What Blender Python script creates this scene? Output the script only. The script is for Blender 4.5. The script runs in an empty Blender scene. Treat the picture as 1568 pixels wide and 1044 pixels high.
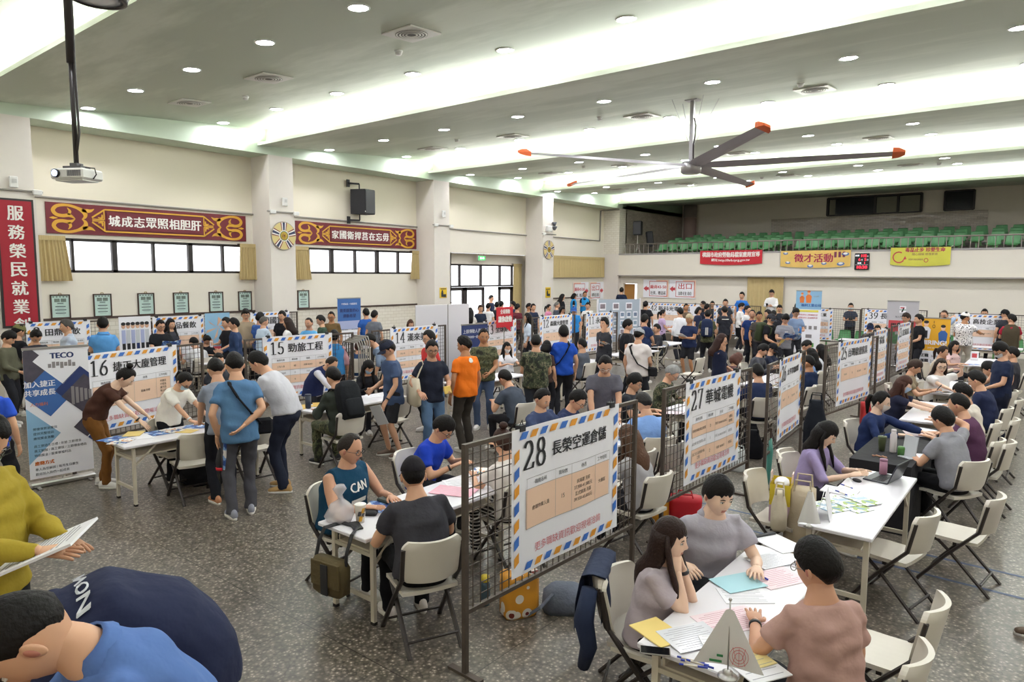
import bpy, math, random
import numpy as np
from mathutils import Vector, Matrix, Euler
random.seed(7); np.random.seed(7)
SC = bpy.context.scene
COL = SC.collection
# ---------------------------------------------------------------- camera
CH = 2.75
_fy = np.array([848, 98.5, -1050.]); _fy /= np.linalg.norm(_fy)
_fx = -np.array([-1312, 110, -1050.]); _fx /= np.linalg.norm(_fx)
_fz = np.cross(_fx, _fy); _fz /= np.linalg.norm(_fz)
_b = _fx + _fy; _b /= np.linalg.norm(_b); _c = np.cross(_fz, _b)
RW = np.array([(_b - _c) / 2**.5, (_b + _c) / 2**.5, _fz])      # camera axes -> world axes
cam = bpy.data.cameras.new('camera'); cam.lens = 1050 / 1568 * 36; cam.sensor_width = 36
cam.clip_end = 200; cam.clip_start = .05
camo = bpy.data.objects.new('camera', cam); COL.objects.link(camo)
camo.matrix_world = Matrix.Translation((0, 0, CH)) @ Matrix([list(r) for r in RW]).to_4x4()
SC.camera = camo
# ---------------------------------------------------------------- colour management, sky
SC.view_settings.view_transform = 'Standard'
SC.view_settings.look = 'None'
SC.view_settings.gamma = 1.0
SC.view_settings.exposure = EXPOSURE = 0.2
SC.view_settings.use_curve_mapping = False
W = bpy.data.worlds.new('sky'); SC.world = W; W.use_nodes = True
bgn = W.node_tree.nodes['Background']; bgn.inputs[0].default_value = (.93, .96, 1, 1); bgn.inputs[1].default_value = 2.6

# ---------------------------------------------------------------- lights: cove strips (one per ceiling step)
LIPS = [-2.2, 3.85, 9.9, 15.95, 22.05, 28.15]
COVE_W, DOWN_E = 340, 190
def area(name, loc, rot, sx, sy, power, color):
    l = bpy.data.lights.new(name, 'AREA'); l.shape = 'RECTANGLE'; l.size = sx; l.size_y = sy
    l.energy = power; l.color = color
    o = bpy.data.objects.new(name, l); COL.objects.link(o); o.location = loc; o.rotation_euler = rot
    return o
for _y in LIPS[1:]:
    area('cove_light', (-3.65, _y + .13, 6.12), (math.radians(180 + 42), 0, 0), 25.0, .07, COVE_W, (.96, 1, .93))

def ray(px, py):
    return RW @ np.array([px - 784., 522. - py, -1050.])
def at(px, py, z=0.):
    d = ray(px, py); t = (z - CH) / d[2]; return (d[0] * t, d[1] * t)
def atX(px, py, x):
    d = ray(px, py); t = x / d[0]; return (d[1] * t, d[2] * t + CH)
def atY(px, py, y):
    d = ray(px, py); t = y / d[1]; return (d[0] * t, d[2] * t + CH)
# ---------------------------------------------------------------- materials
MATS = {}
def _srgb(c):
    return tuple(((x / 12.92) if x <= .04045 else ((x + .055) / 1.055) ** 2.4) for x in c)
def hexc(h):
    return _srgb(tuple(int(h[i:i + 2], 16) / 255 for i in (0, 2, 4)))
def base_mat(name):
    m = bpy.data.materials.new(name); m.use_nodes = True
    return m, m.node_tree, m.node_tree.nodes['Principled BSDF']
def mat(name, col, rough=.6, metal=0, var=0., vscale=6., bump=0., bscale=30., emit=0., spec=.5, alpha=1., trans=0.):
    """plain procedural material; col is an sRGB hex string"""
    if name in MATS: return MATS[name]
    m, nt, b = base_mat(name); c = hexc(col) if isinstance(col, str) else col
    b.inputs['Base Color'].default_value = (*c, 1); b.inputs['Roughness'].default_value = rough
    b.inputs['Metallic'].default_value = metal; b.inputs['Specular IOR Level'].default_value = spec
    m.diffuse_color = (*c, 1)
    if alpha < 1: b.inputs['Alpha'].default_value = alpha
    if trans: b.inputs['Transmission Weight'].default_value = trans
    if emit:
        b.inputs['Emission Color'].default_value = (*c, 1); b.inputs['Emission Strength'].default_value = emit
    if var or bump:
        tc = nt.nodes.new('ShaderNodeTexCoord')
    if var:
        n = nt.nodes.new('ShaderNodeTexNoise'); n.inputs['Scale'].default_value = vscale; n.inputs['Detail'].default_value = 4
        r = nt.nodes.new('ShaderNodeMix'); r.data_type = 'RGBA'
        nt.links.new(tc.outputs['Object'], n.inputs['Vector']); nt.links.new(n.outputs['Fac'], r.inputs[0])
        r.inputs[6].default_value = (*[x * (1 - var) for x in c], 1); r.inputs[7].default_value = (*[min(1, x * (1 + var)) for x in c], 1)
        nt.links.new(r.outputs[2], b.inputs['Base Color'])
    if bump:
        n2 = nt.nodes.new('ShaderNodeTexNoise'); n2.inputs['Scale'].default_value = bscale; n2.inputs['Detail'].default_value = 3
        bp = nt.nodes.new('ShaderNodeBump'); bp.inputs['Strength'].default_value = bump; bp.inputs['Distance'].default_value = .02
        nt.links.new(tc.outputs['Object'], n2.inputs['Vector']); nt.links.new(n2.outputs['Fac'], bp.inputs['Height'])
        nt.links.new(bp.outputs['Normal'], b.inputs['Normal'])
    MATS[name] = m; return m
def ramp_mat(name, tex, stops, rough=.7, coord='Object', scale=(1, 1, 1), interp='CONSTANT', **tp):
    """texture -> colour ramp material (camouflage, prints, stains)"""
    if name in MATS: return MATS[name]
    m, nt, b = base_mat(name); b.inputs['Roughness'].default_value = rough
    tc = nt.nodes.new('ShaderNodeTexCoord'); mp = nt.nodes.new('ShaderNodeMapping'); mp.inputs['Scale'].default_value = scale
    t = nt.nodes.new(tex)
    for k, v in tp.items():
        if k in t.inputs: t.inputs[k].default_value = v
        else: setattr(t, k, v)
    r = nt.nodes.new('ShaderNodeValToRGB'); r.color_ramp.interpolation = interp
    e = r.color_ramp.elements
    while len(e) < len(stops): e.new(.5)
    for i, (p, c) in enumerate(stops): e[i].position = p; e[i].color = (*hexc(c), 1)
    nt.links.new(tc.outputs[coord], mp.inputs[0]); nt.links.new(mp.outputs[0], t.inputs[0])
    nt.links.new(t.outputs[0], r.inputs[0]); nt.links.new(r.outputs[0], b.inputs['Base Color'])
    MATS[name] = m; return m

# ---------------------------------------------------------------- mesh builder
class MB:
    def __init__(s): s.v = []; s.f = []; s.m = []; s.n = 0
    def add(s, vs, fs, m=0):
        vs = np.asarray(vs, float).reshape(-1, 3); s.v.append(vs)
        for f in fs: s.f.append(tuple(int(i) + s.n for i in f))
        s.m += ([m] * len(fs)) if isinstance(m, int) else list(m)
        s.n += len(vs); return s
    def box(s, c, d, m=0, rot=None, bev=0):
        x, y, z = [q / 2 for q in d]
        if bev:
            b = min(bev, x * .9, y * .9, z * .9); vs = []
            for sx in (-1, 1):
                for sy in (-1, 1):
                    for sz in (-1, 1):
                        vs += [(sx * x, sy * (y - b), sz * (z - b)), (sx * (x - b), sy * y, sz * (z - b)), (sx * (x - b), sy * (y - b), sz * z)]
            I = lambda a, b_, c_, k: ((a * 2 + b_) * 2 + c_) * 3 + k
            fs = [(I(0,0,0,0), I(0,0,1,0), I(0,1,1,0), I(0,1,0,0)), (I(1,0,0,0), I(1,1,0,0), I(1,1,1,0), I(1,0,1,0)),
                  (I(0,0,0,1), I(1,0,0,1), I(1,0,1,1), I(0,0,1,1)), (I(0,1,0,1), I(0,1,1,1), I(1,1,1,1), I(1,1,0,1)),
                  (I(0,0,0,2), I(0,1,0,2), I(1,1,0,2), I(1,0,0,2)), (I(0,0,1,2), I(1,0,1,2), I(1,1,1,2), I(0,1,1,2))]
            for a in (0, 1):
                for c_ in (0, 1):
                    fs += [(I(a,0,c_,0), I(a,1,c_,0), I(a,1,c_,2), I(a,0,c_,2)), (I(0,a,c_,1), I(1,a,c_,1), I(1,a,c_,2), I(0,a,c_,2)),
                           (I(a,c_,0,0), I(a,c_,1,0), I(a,c_,1,1), I(a,c_,0,1))]
                    for d_ in (0, 1): fs.append((I(a,c_,d_,0), I(a,c_,d_,1), I(a,c_,d_,2)))
        else:
            vs = [(a * x, b_ * y, c_ * z) for a in (-1, 1) for b_ in (-1, 1) for c_ in (-1, 1)]
            fs = [(0,1,3,2), (4,6,7,5), (0,4,5,1), (2,3,7,6), (0,2,6,4), (1,5,7,3)]
        vs = np.array(vs)
        if rot is not None: vs = vs @ np.array(Euler(rot).to_matrix()).T
        return s.add(vs + np.array(c, float), fs, m)
    def loft(s, rings, m=0, cap=True, closed=True):
        k = len(rings[0]); vs = np.concatenate([np.asarray(r, float) for r in rings]); fs = []
        for i in range(len(rings) - 1):
            for j in range(k if closed else k - 1):
                a, b = i * k + j, i * k + (j + 1) % k; fs.append((a, b, b + k, a + k))
        if cap and closed: fs.append(tuple(range(k))[::-1]); fs.append(tuple(range((len(rings) - 1) * k, len(rings) * k)))
        return s.add(vs, fs, m)
    def tube(s, pts, r, n=8, m=0, cap=True, flat=1.):
        P = [np.array(p, float) for p in pts]; R_ = r if hasattr(r, '__len__') else [r] * len(P); rings = []
        up = None
        for i, p in enumerate(P):
            t = (P[min(i + 1, len(P) - 1)] - P[max(i - 1, 0)]); t = t / (np.linalg.norm(t) + 1e-9)
            if up is None: up = np.array([0, 0, 1.]) if abs(t[2]) < .9 else np.array([0, 1., 0])
            u = np.cross(up, t); u /= np.linalg.norm(u) + 1e-9; w = np.cross(t, u); up = w
            a = np.arange(n) * 2 * math.pi / n + math.pi / n
            rings.append(p + R_[i] * (np.cos(a)[:, None] * u + flat * np.sin(a)[:, None] * w))
        return s.loft(rings, m, cap)
    def cyl(s, p0, p1, r, n=12, m=0, r1=None):
        return s.tube([p0, p1], [r, r if r1 is None else r1], n, m)
    def lathe(s, prof, c=(0, 0, 0), n=20, m=0, cap=True):
        a = np.arange(n) * 2 * math.pi / n
        return s.loft([np.stack([r * np.cos(a) + c[0], r * np.sin(a) + c[1], np.full(n, z + c[2])], 1) for r, z in prof], m, cap)
    def ell(s, c, r, m=0, nu=12, nv=8, M=None):
        vs = []; fs = []
        for i in range(nv + 1):
            ph = math.pi * (i / nv - .5) * .999
            for j in range(nu):
                th = 2 * math.pi * j / nu; vs.append((r[0] * math.cos(ph) * math.cos(th), r[1] * math.cos(ph) * math.sin(th), r[2] * math.sin(ph)))
        for i in range(nv):
            for j in range(nu):
                a, b = i * nu + j, i * nu + (j + 1) % nu; fs.append((a, b, b + nu, a + nu))
        vs = np.array(vs)
        if M is not None: vs = vs @ np.array(M).T
        return s.add(vs + np.array(c, float), fs, m)
    def quad(s, a, b, c, d, m=0): return s.add([a, b, c, d], [(0, 1, 2, 3)], m)
    def poly(s, pts, m=0): return s.add(pts, [tuple(range(len(pts)))], m)
    def grid(s, fn, nu, nv, m=0):
        vs = [fn(i / nu, j / nv) for j in range(nv + 1) for i in range(nu + 1)]
        fs = [(j * (nu + 1) + i, j * (nu + 1) + i + 1, (j + 1) * (nu + 1) + i + 1, (j + 1) * (nu + 1) + i) for j in range(nv) for i in range(nu)]
        return s.add(vs, fs, m)
    def arr(s): return np.concatenate(s.v) if s.v else np.zeros((0, 3))
    def map(s, fn): s.v = [fn(s.arr())]; return s
    def join(s, o, m=None, M=None, off=(0, 0, 0)):
        v = o.arr() if M is None else o.arr() @ np.array(M).T
        return s.add(v + np.array(off, float), o.f, o.m if m is None else m)
    def mesh(s, name, mats, smooth=False):
        me = bpy.data.meshes.new(name); me.from_pydata(s.arr().tolist(), [], s.f)
        for q in (mats if isinstance(mats, (list, tuple)) else [mats]): me.materials.append(q)
        if len(me.materials) > 1: me.polygons.foreach_set('material_index', s.m)
        if smooth: me.polygons.foreach_set('use_smooth', [True] * len(s.f))
        me.update(); return me
    def build(s, name, mats, parent=None, smooth=False):
        o = bpy.data.objects.new(name, s.mesh(name, mats, smooth)); COL.objects.link(o)
        if parent is not None: o.parent = parent
        return o
def tag(o, label=None, cat=None, group=None, kind=None):
    if label: o['label'] = label
    if cat: o['category'] = cat
    if group: o['group'] = group
    if kind: o['kind'] = kind
    return o
def empty(name, loc=(0, 0, 0), rz=0., label=None, cat=None, group=None):
    o = bpy.data.objects.new(name, None); o.empty_display_size = .1; COL.objects.link(o)
    o.location = loc; o.rotation_euler = (0, 0, rz); return tag(o, label, cat, group)
def struct(mb, name, mats, smooth=False):
    return tag(mb.build(name, mats, None, smooth), kind='structure')
def copy_tree(o, parent=None):
    c = o.copy(); COL.objects.link(c)
    if parent is not None: c.parent = parent
    for ch in o.children: copy_tree(ch, c)
    return c
ORD = ['first', 'second', 'third', 'fourth', 'fifth', 'sixth', 'seventh', 'eighth', 'ninth', 'tenth', 'eleventh', 'twelfth']
# text -> flat glyph polygons in a unit line (height 1 = em), cached
_txt = {}
def text_geo(t):
    if t in _txt: return _txt[t]
    c = bpy.data.curves.new('t', 'FONT'); c.body = t; c.size = 1; c.resolution_u = 3; c.align_x = 'LEFT'
    o = bpy.data.objects.new('t', c); COL.objects.link(o)
    dg = bpy.context.evaluated_depsgraph_get(); me = bpy.data.meshes.new_from_object(o.evaluated_get(dg))
    v = np.array([x.co[:2] for x in me.vertices]).reshape(-1, 2); f = [tuple(p.vertices) for p in me.polygons]
    bpy.data.objects.remove(o); bpy.data.curves.remove(c); bpy.data.meshes.remove(me)
    _txt[t] = (v, f); return _txt[t]
def put_text(mb, t, x, y, h, m, w=None, align='l', z=.002, bold=0., pt=None):
    """lay text in the xz-plane facing -y (local): x right, y up; w = forced width"""
    v, f = text_geo(t)
    if len(v) == 0: return
    lo, hi = v.min(0), v.max(0); sc = h / (hi[1] - lo[1]); sx = sc if w is None else w / (hi[0] - lo[0])
    q = (v - lo) * np.array([sx, sc]); wd = (hi[0] - lo[0]) * sx
    x0 = x - (wd / 2 if align == 'c' else wd if align == 'r' else 0)
    offs = [(0, 0)] if not bold else [(0, 0), (bold, 0), (-bold, 0), (0, bold * .6)]
    for i, (a, b) in enumerate(offs):
        mb.add(np.stack([q[:, 0] + x0 + a, np.full(len(q), -z - .0002 * i), q[:, 1] + y + b], 1), f, m)
# broad-nib strokes for serif-like numerals: every glyph is a set of polylines in a 0..1 x 0..1.5 cell
def _arc(cx, cy, rx, ry, a0, a1, n=14):
    return [(cx + rx * math.cos(math.radians(a0 + (a1 - a0) * i / n)), cy + ry * math.sin(math.radians(a0 + (a1 - a0) * i / n))) for i in range(n + 1)]
NUM = {'0': [_arc(.5, .75, .36, .7, 90, 450, 26)], '1': [[(.25, 1.25), (.55, 1.45), (.55, .03)], [(.25, .03), (.85, .03)]],
       '2': [_arc(.47, 1.05, .33, .4, 165, -35) + [(.12, .06), (.85, .06), (.9, .3)]], '3': [_arc(.45, 1.1, .3, .34, 150, -90) , _arc(.45, .4, .36, .38, 90, -150)],
       '4': [[(.7, .03), (.7, 1.45), (.08, .45), (.92, .45)], [(.5, .03), (.9, .03)]], '5': [[(.82, 1.42), (.28, 1.42), (.22, .82)] + _arc(.45, .47, .37, .44, 110, -150)],
       '6': [[(.8, 1.42), (.4, 1.1)] + _arc(.5, .45, .35, .42, 160, 520, 22)], '7': [[(.15, 1.2), (.15, 1.42), (.9, 1.42), (.45, .03)]],
       '8': [_arc(.5, 1.08, .28, .36, 90, 450, 20), _arc(.5, .4, .34, .38, 90, 450, 20)], '9': [_arc(.5, 1.02, .35, .42, -20, 340, 22), [(.84, .95), (.7, .45), (.25, .06)]]}
def put_num(mb, t, x, y, h, m, z=.002, wr=.74, nib=.2):
    s = h / 1.5; cw = s * wr * 1.25
    for i, ch in enumerate(t):
        for st in NUM.get(ch, []):
            P = [(x + i * cw * 1.12 + p[0] * cw, y + p[1] * s) for p in st]
            for a, b in zip(P, P[1:]):
                nw, nh = cw * nib * .5, s * .035
                dx, dy = b[0] - a[0], b[1] - a[1]; sg = 1 if dx * dy < 0 else -1
                pts = [(-nw, sg * -nh), (nw, sg * nh)]
                A = [(a[0] + p[0], a[1] + p[1]) for p in pts]; B = [(b[0] + p[0], b[1] + p[1]) for p in pts]
                mb.add([(A[0][0], -z, A[0][1]), (A[1][0], -z, A[1][1]), (B[1][0], -z, B[1][1]), (B[0][0], -z, B[0][1])], [(0, 1, 2, 3)], m)
                mb.add([(b[0] - nw, -z - .0003, b[1] - nh), (b[0] + nw, -z - .0003, b[1] - nh), (b[0] + nw, -z - .0003, b[1] + nh), (b[0] - nw, -z - .0003, b[1] + nh)], [(0, 1, 2, 3)], m)
# ================================================================ ROOM
WX, FX, BY = -17.2, -16.36, 28.5      # left wall, pillar / fascia plane, back wall
RX, NY = 9.0, -2.6                    # right wall, near wall
M_wall = mat('wall_paint', 'E6DFD1', .75, var=.03, vscale=1.2)
M_cream = mat('wall_cream', 'E7DFCB', .75, var=.03, vscale=1.)
M_pillar = mat('pillar_paint', 'E2DBD2', .7, var=.025)
M_green = mat('pale_green_paint', 'CBD9C6', .6, var=.03)
M_dkgreen = mat('balcony_green_paint', '9DB59A', .7)
M_dark = mat('dark_frame', '2C2625', .45)
M_brown = mat('dark_brown_trim', '4B3B33', .6)
def brick_mat(name, c1, c2, cm, w, h, rough, bumpy=.0):
    m, nt, b = base_mat(name); tc = nt.nodes.new('ShaderNodeTexCoord'); sp = nt.nodes.new('ShaderNodeSeparateXYZ'); cb = nt.nodes.new('ShaderNodeCombineXYZ'); ad = nt.nodes.new('ShaderNodeMath')
    br = nt.nodes.new('ShaderNodeTexBrick'); br.inputs['Scale'].default_value = 1
    br.inputs['Brick Width'].default_value = w; br.inputs['Row Height'].default_value = h; br.inputs['Mortar Size'].default_value = .006
    for k, c in (('Color1', c1), ('Color2', c2), ('Mortar', cm)): br.inputs[k].default_value = (*hexc(c), 1)
    nt.links.new(tc.outputs['Object'], sp.inputs[0]); nt.links.new(sp.outputs[0], ad.inputs[0]); nt.links.new(sp.outputs[1], ad.inputs[1])
    nt.links.new(ad.outputs[0], cb.inputs[0]); nt.links.new(sp.outputs[2], cb.inputs[1]); nt.links.new(cb.outputs[0], br.inputs[0])
    nt.links.new(br.outputs[0], b.inputs['Base Color']); b.inputs['Roughness'].default_value = rough
    if bumpy:   # every tile tilts a little, so some catch the lamps
        wn = nt.nodes.new('ShaderNodeTexWhiteNoise'); sn = nt.nodes.new('ShaderNodeVectorMath'); sn.operation = 'SNAP'; sn.inputs[1].default_value = (w, h, 1)
        nt.links.new(cb.outputs[0], sn.inputs[0]); nt.links.new(sn.outputs[0], wn.inputs[0])
        vm = nt.nodes.new('ShaderNodeVectorMath'); vm.operation = 'MULTIPLY_ADD'; vm.inputs[1].default_value = (bumpy, bumpy, bumpy); vm.inputs[2].default_value = (-bumpy / 2,) * 3
        g = nt.nodes.new('ShaderNodeNewGeometry'); a2 = nt.nodes.new('ShaderNodeVectorMath'); n2 = nt.nodes.new('ShaderNodeVectorMath'); n2.operation = 'NORMALIZE'
        nt.links.new(wn.outputs['Color'], vm.inputs[0]); nt.links.new(vm.outputs[0], a2.inputs[0]); nt.links.new(g.outputs['Normal'], a2.inputs[1]); nt.links.new(a2.outputs[0], n2.inputs[0]); nt.links.new(n2.outputs[0], b.inputs['Normal'])
    MATS[name] = m; return m
M_tile = brick_mat('white_wall_tile', 'E9E3D6', 'E3DCCD', 'CFC6B4', .24, .1, .35)
M_btile = brick_mat('grey_glazed_tile', 'C9BFAE', 'BDB2A1', 'A1968A', .22, .075, .12, .16)
# ---- floor
def floor_mat():
    m, nt, b = base_mat('terrazzo'); N = nt.nodes.new; L = nt.links.new
    tc = N('ShaderNodeTexCoord'); v = N('ShaderNodeTexVoronoi'); v.inputs['Scale'].default_value = 34; v.inputs['Randomness'].default_value = 1
    r = N('ShaderNodeValToRGB'); e = r.color_ramp.elements
    e[0].position = 0; e[0].color = (*hexc('958B7E'), 1); e[1].position = 1; e[1].color = (*hexc('5C554D'), 1)
    for p, c in ((.15, 'C2B8AA'), (.22, '8A8176'), (.5, '6B645B')):
        q = e.new(p); q.color = (*hexc(c), 1)
    sp = N('ShaderNodeSeparateColor'); mx = N('ShaderNodeMix'); mx.data_type = 'RGBA'; mx.blend_type = 'MULTIPLY'
    r2 = N('ShaderNodeValToRGB'); e2 = r2.color_ramp.elements; e2[0].color = (.36, .34, .32, 1); e2[1].position = .8; e2[1].color = (1.25, 1.22, 1.18, 1)
    L(tc.outputs['Object'], v.inputs[0]); L(v.outputs['Distance'], r.inputs[0]); L(v.outputs['Color'], sp.inputs[0]); L(sp.outputs[0], r2.inputs[0])
    mx.inputs[0].default_value = .75; L(r.outputs[0], mx.inputs[6]); L(r2.outputs[0], mx.inputs[7])
    n = N('ShaderNodeTexNoise'); n.inputs['Scale'].default_value = .7; n.inputs['Detail'].default_value = 5; L(tc.outputs['Object'], n.inputs[0])
    m2 = N('ShaderNodeMix'); m2.data_type = 'RGBA'; m2.blend_type = 'MULTIPLY'; m2.inputs[0].default_value = 1
    r3 = N('ShaderNodeValToRGB'); r3.color_ramp.elements[0].position = .3; r3.color_ramp.elements[0].color = (.78, .77, .75, 1); r3.color_ramp.elements[1].position = .7; r3.color_ramp.elements[1].color = (1, 1, 1, 1)
    L(n.outputs['Fac'], r3.inputs[0]); L(mx.outputs[2], m2.inputs[6]); L(r3.outputs[0], m2.inputs[7])
    br = N('ShaderNodeTexBrick'); br.offset = 0; br.inputs['Scale'].default_value = 1; br.inputs['Brick Width'].default_value = 1.5; br.inputs['Row Height'].default_value = 1.5; br.inputs['Mortar Size'].default_value = .004
    br.inputs['Color1'].default_value = br.inputs['Color2'].default_value = (1, 1, 1, 1); br.inputs['Mortar'].default_value = (.3, .28, .26, 1)
    m3 = N('ShaderNodeMix'); m3.data_type = 'RGBA'; m3.blend_type = 'MULTIPLY'; m3.inputs[0].default_value = 1
    L(tc.outputs['Object'], br.inputs[0]); L(m2.outputs[2], m3.inputs[6]); L(br.outputs[0], m3.inputs[7]); L(m3.outputs[2], b.inputs['Base Color'])
    rr = N('ShaderNodeMapRange'); rr.inputs[3].default_value = .22; rr.inputs[4].default_value = .42; L(n.outputs['Fac'], rr.inputs[0]); L(rr.outputs[0], b.inputs['Roughness'])
    return m
mb = MB(); mb.box(((WX + RX) / 2, 15.5, -.1), (RX - WX + 2, 40, .2)); struct(mb, 'floor', floor_mat())
M_line = mat('blue_floor_paint', '3C4C6C', .5)
for k, (a, b) in enumerate((((1400, 875), (1568, 917)), ((1334, 830), (1568, 884)))):
    p, q = np.array(at(*a)), np.array(at(*b)); d = (q - p) / np.linalg.norm(q - p); p = p - d * 3; q = q + d * 8; n = np.array([-d[1], d[0]]) * .022
    mb = MB(); mb.poly([(*(p - n), .002), (*(q - n), .002), (*(q + n), .002), (*(p + n), .002)]); struct(mb, 'floor_line', M_line)
mb = MB(); mb.box((-.3, -.65, .225), (6.6, 3.8, .45)); struct(mb, 'stage_platform', mat('stage_wood', '7A5B3E', .5, var=.1))
mb = MB(); mb.box((-12.2, 27.5, .2), (8.2, 1.9, .4)); struct(mb, 'wall_step', mat('step_terrazzo', '8A8277', .5))
mb = MB(); mb.box((-16.2, 24.6, .15), (1.9, 5., .3)); struct(mb, 'wall_step', MATS['step_terrazzo'])
# ---- left wall with its openings
W1, W2, DR = (5.3, 10.12, 2.72, 3.48), (11.5, 16.25, 2.72, 3.48), (18.2, 22.45, 0., 3.1)
mb = MB()
def lw(y0, y1, z0, z1, x=WX, m=0): mb.box((x - .125, (y0 + y1) / 2, (z0 + z1) / 2), (.25, y1 - y0, z1 - z0), m)
lw(NY, 17.9, 4.36, 6.5, m=1); lw(17.9, 28.5, 4.36, 6.5, m=1)
lw(NY, W1[0], 1.7, 4.36); lw(NY, 17.9, 0, 1.7, m=2)
lw(W1[0], W1[1], 1.7, W1[2]); lw(W1[0], W1[1], W1[3], 4.36); lw(W1[1], W2[0], 1.7, 4.36)
lw(W2[0], W2[1], 1.7, W2[2]); lw(W2[0], W2[1], W2[3], 4.36); lw(W2[1], 17.9, 1.7, 4.36)
lw(17.9, 22.71, 3.5, 4.36); lw(22.71, 28.5, 1.7, 4.36); lw(22.71, 28.5, 0, 1.7, m=2)
lw(17.9, DR[0], 0, 3.5, WX - .4); lw(DR[1], 22.71, 0, 3.5, WX - .4); lw(DR[0], DR[1], 3.1, 3.5, WX - .4)
mb.box((WX - .325, 17.8, 1.75), (.65, .2, 3.5)); mb.box((WX - .325, 22.8, 1.75), (.65, .2, 3.5)); mb.box((WX - .36, 20.3, 3.62), (.6, 4.6, .2))
struct(mb, 'wall_left', [M_wall, M_cream, M_tile])
mb = MB(); mb.box((WX - .05, 11., 1.7), (.16, 13.8, .05)); mb.box((WX - .05, 25.6, 1.7), (.16, 5.8, .05)); struct(mb, 'trim_1', M_brown)
# ---- pillars
for i, y in enumerate((-1.85, 4.2, 10.2, 16.22, 22.27, 28.3)):
    mb = MB()
    if i == 5: mb.box(((WX + FX) / 2, 28.65, 1.85), (FX - WX, .7, 3.7)); mb.box(((WX + FX) / 2, 28.65, 4.75), (FX - WX, .7, 2.1), 1)
    else:
        mb.box(((WX + FX) / 2, y + .36, 2.9), (FX - WX, .72, 5.8)); mb.box(((WX + FX) / 2 + .012, y + .36, 2.1), (FX - WX + .024, .745, 4.2))
    struct(mb, 'pillar_%d' % (i + 1), [M_pillar, M_tile])
# ---- fascia beam above the pillars
mb = MB(); mb.box((FX - .06, 13., 6.15), (.12, 31.2, .7)); mb.box(((WX + FX) / 2 - .06, 13., 5.85), (FX - WX - .12, 31.2, .1))
struct(mb, 'trim_2', M_green)
mb = MB(); mb.box((FX - .06, 32.2, 6.15), (.12, 7.3, .7)); mb.box((FX - .35, 32.2, 5.85), (.7, 7.3, .1)); struct(mb, 'trim_3', M_dkgreen)
# ---- stepped ceiling
def ceil_mat():
    m, nt, b = base_mat('ceiling_paint'); N = nt.nodes.new; L = nt.links.new
    tc = N('ShaderNodeTexCoord'); mp = N('ShaderNodeMapping'); mp.inputs['Scale'].default_value = (.35, 1.3, 1); n = N('ShaderNodeTexNoise'); n.inputs['Scale'].default_value = .55; n.inputs['Detail'].default_value = 6; n.inputs['Roughness'].default_value = .62
    r = N('ShaderNodeValToRGB'); e = r.color_ramp.elements; e[0].position = .46; e[0].color = (*hexc('BFC7B6'), 1); e[1].position = .6; e[1].color = (*hexc('D9DFD0'), 1)
    q = e.new(.52); q.color = (*hexc('C9D0BF'), 1)
    L(tc.outputs['Object'], mp.inputs[0]); L(mp.outputs[0], n.inputs[0]); L(n.outputs['Fac'], r.inputs[0]); L(r.outputs[0], b.inputs['Base Color']); b.inputs['Roughness'].default_value = .55
    return m
M_ceil = ceil_mat(); M_cove = mat('cove_white', 'E9EEE2', .6)
SL = .42 / 6.05
def ceil_z(y):
    for k in range(len(LIPS) - 1, -1, -1):
        if y >= LIPS[k]: return 5.98 + SL * (y - LIPS[k])
    return 6.
xa, xb = FX, RX + .2
for k, y0 in enumerate(LIPS):
    L_ = 6.3 if k < len(LIPS) - 1 else 7.6
    mb = MB(); y1 = y0 + L_; z1 = 5.98 + SL * L_
    pr = [(y0, 5.98), (y0, 6.06), (y0 + .03, 6.06), (y0 + .03, 6.02), (y0 + .24, 6.04), (y0 + .26, z1 - SL * .3 + .3), (y1 + .02, z1 + .3), (y1 + .02, z1 - SL * .02)]
    # underside, lip and the upstand behind the trough
    for i in range(len(pr)):
        (a, za), (b, zb) = pr[i], pr[(i + 1) % len(pr)]
        if k == 5 and i in (5, 6): pass
        mb.quad((xa, a, za), (xb, a, za), (xb, b, zb), (xa, b, zb), 0 if i == len(pr) - 1 else 1)
    struct(mb, 'ceiling_%d' % (k + 1), [M_ceil, M_cove])
# ---- near and right walls
mb = MB(); mb.box(((WX + RX) / 2, NY - .1, 3.3), (RX - WX + .6, .2, 6.8)); struct(mb, 'wall_near', M_wall)
mb = MB(); mb.box((RX + .1, 16., 3.3), (.2, 38, 6.8)); struct(mb, 'wall_right', M_wall)
# ---- back wall, balcony
mb = MB(); x0, x1 = -16.2, -15.48
mb.box(((FX + x0) / 2, BY + .1, 1.35), (x0 - FX, .2, 2.7)); mb.box(((x1 + RX) / 2, BY + .1, 1.35), (RX - x1, .2, 2.7)); mb.box(((x0 + x1) / 2, BY + .1, 2.51), (x1 - x0, .2, .38))
struct(mb, 'wall_back', M_wall)
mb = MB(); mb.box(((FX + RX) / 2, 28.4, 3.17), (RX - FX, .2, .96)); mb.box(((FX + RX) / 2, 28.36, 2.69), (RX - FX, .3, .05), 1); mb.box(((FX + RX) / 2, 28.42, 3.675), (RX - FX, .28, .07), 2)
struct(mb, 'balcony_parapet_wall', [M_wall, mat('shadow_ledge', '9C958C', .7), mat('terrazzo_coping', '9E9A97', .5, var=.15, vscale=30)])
mb = MB()
for k in range(5): mb.box(((FX + RX) / 2, 29.3 + .8 * k + (1. if k == 4 else 0), 3.05 + .075 * k + .15), (RX - FX, .8 + (2. if k == 4 else 0), .5 + .15 * k))
struct(mb, 'balcony_floor', mat('balcony_concrete', '8F8A83', .8))
mb = MB(); BW = 35.
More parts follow.
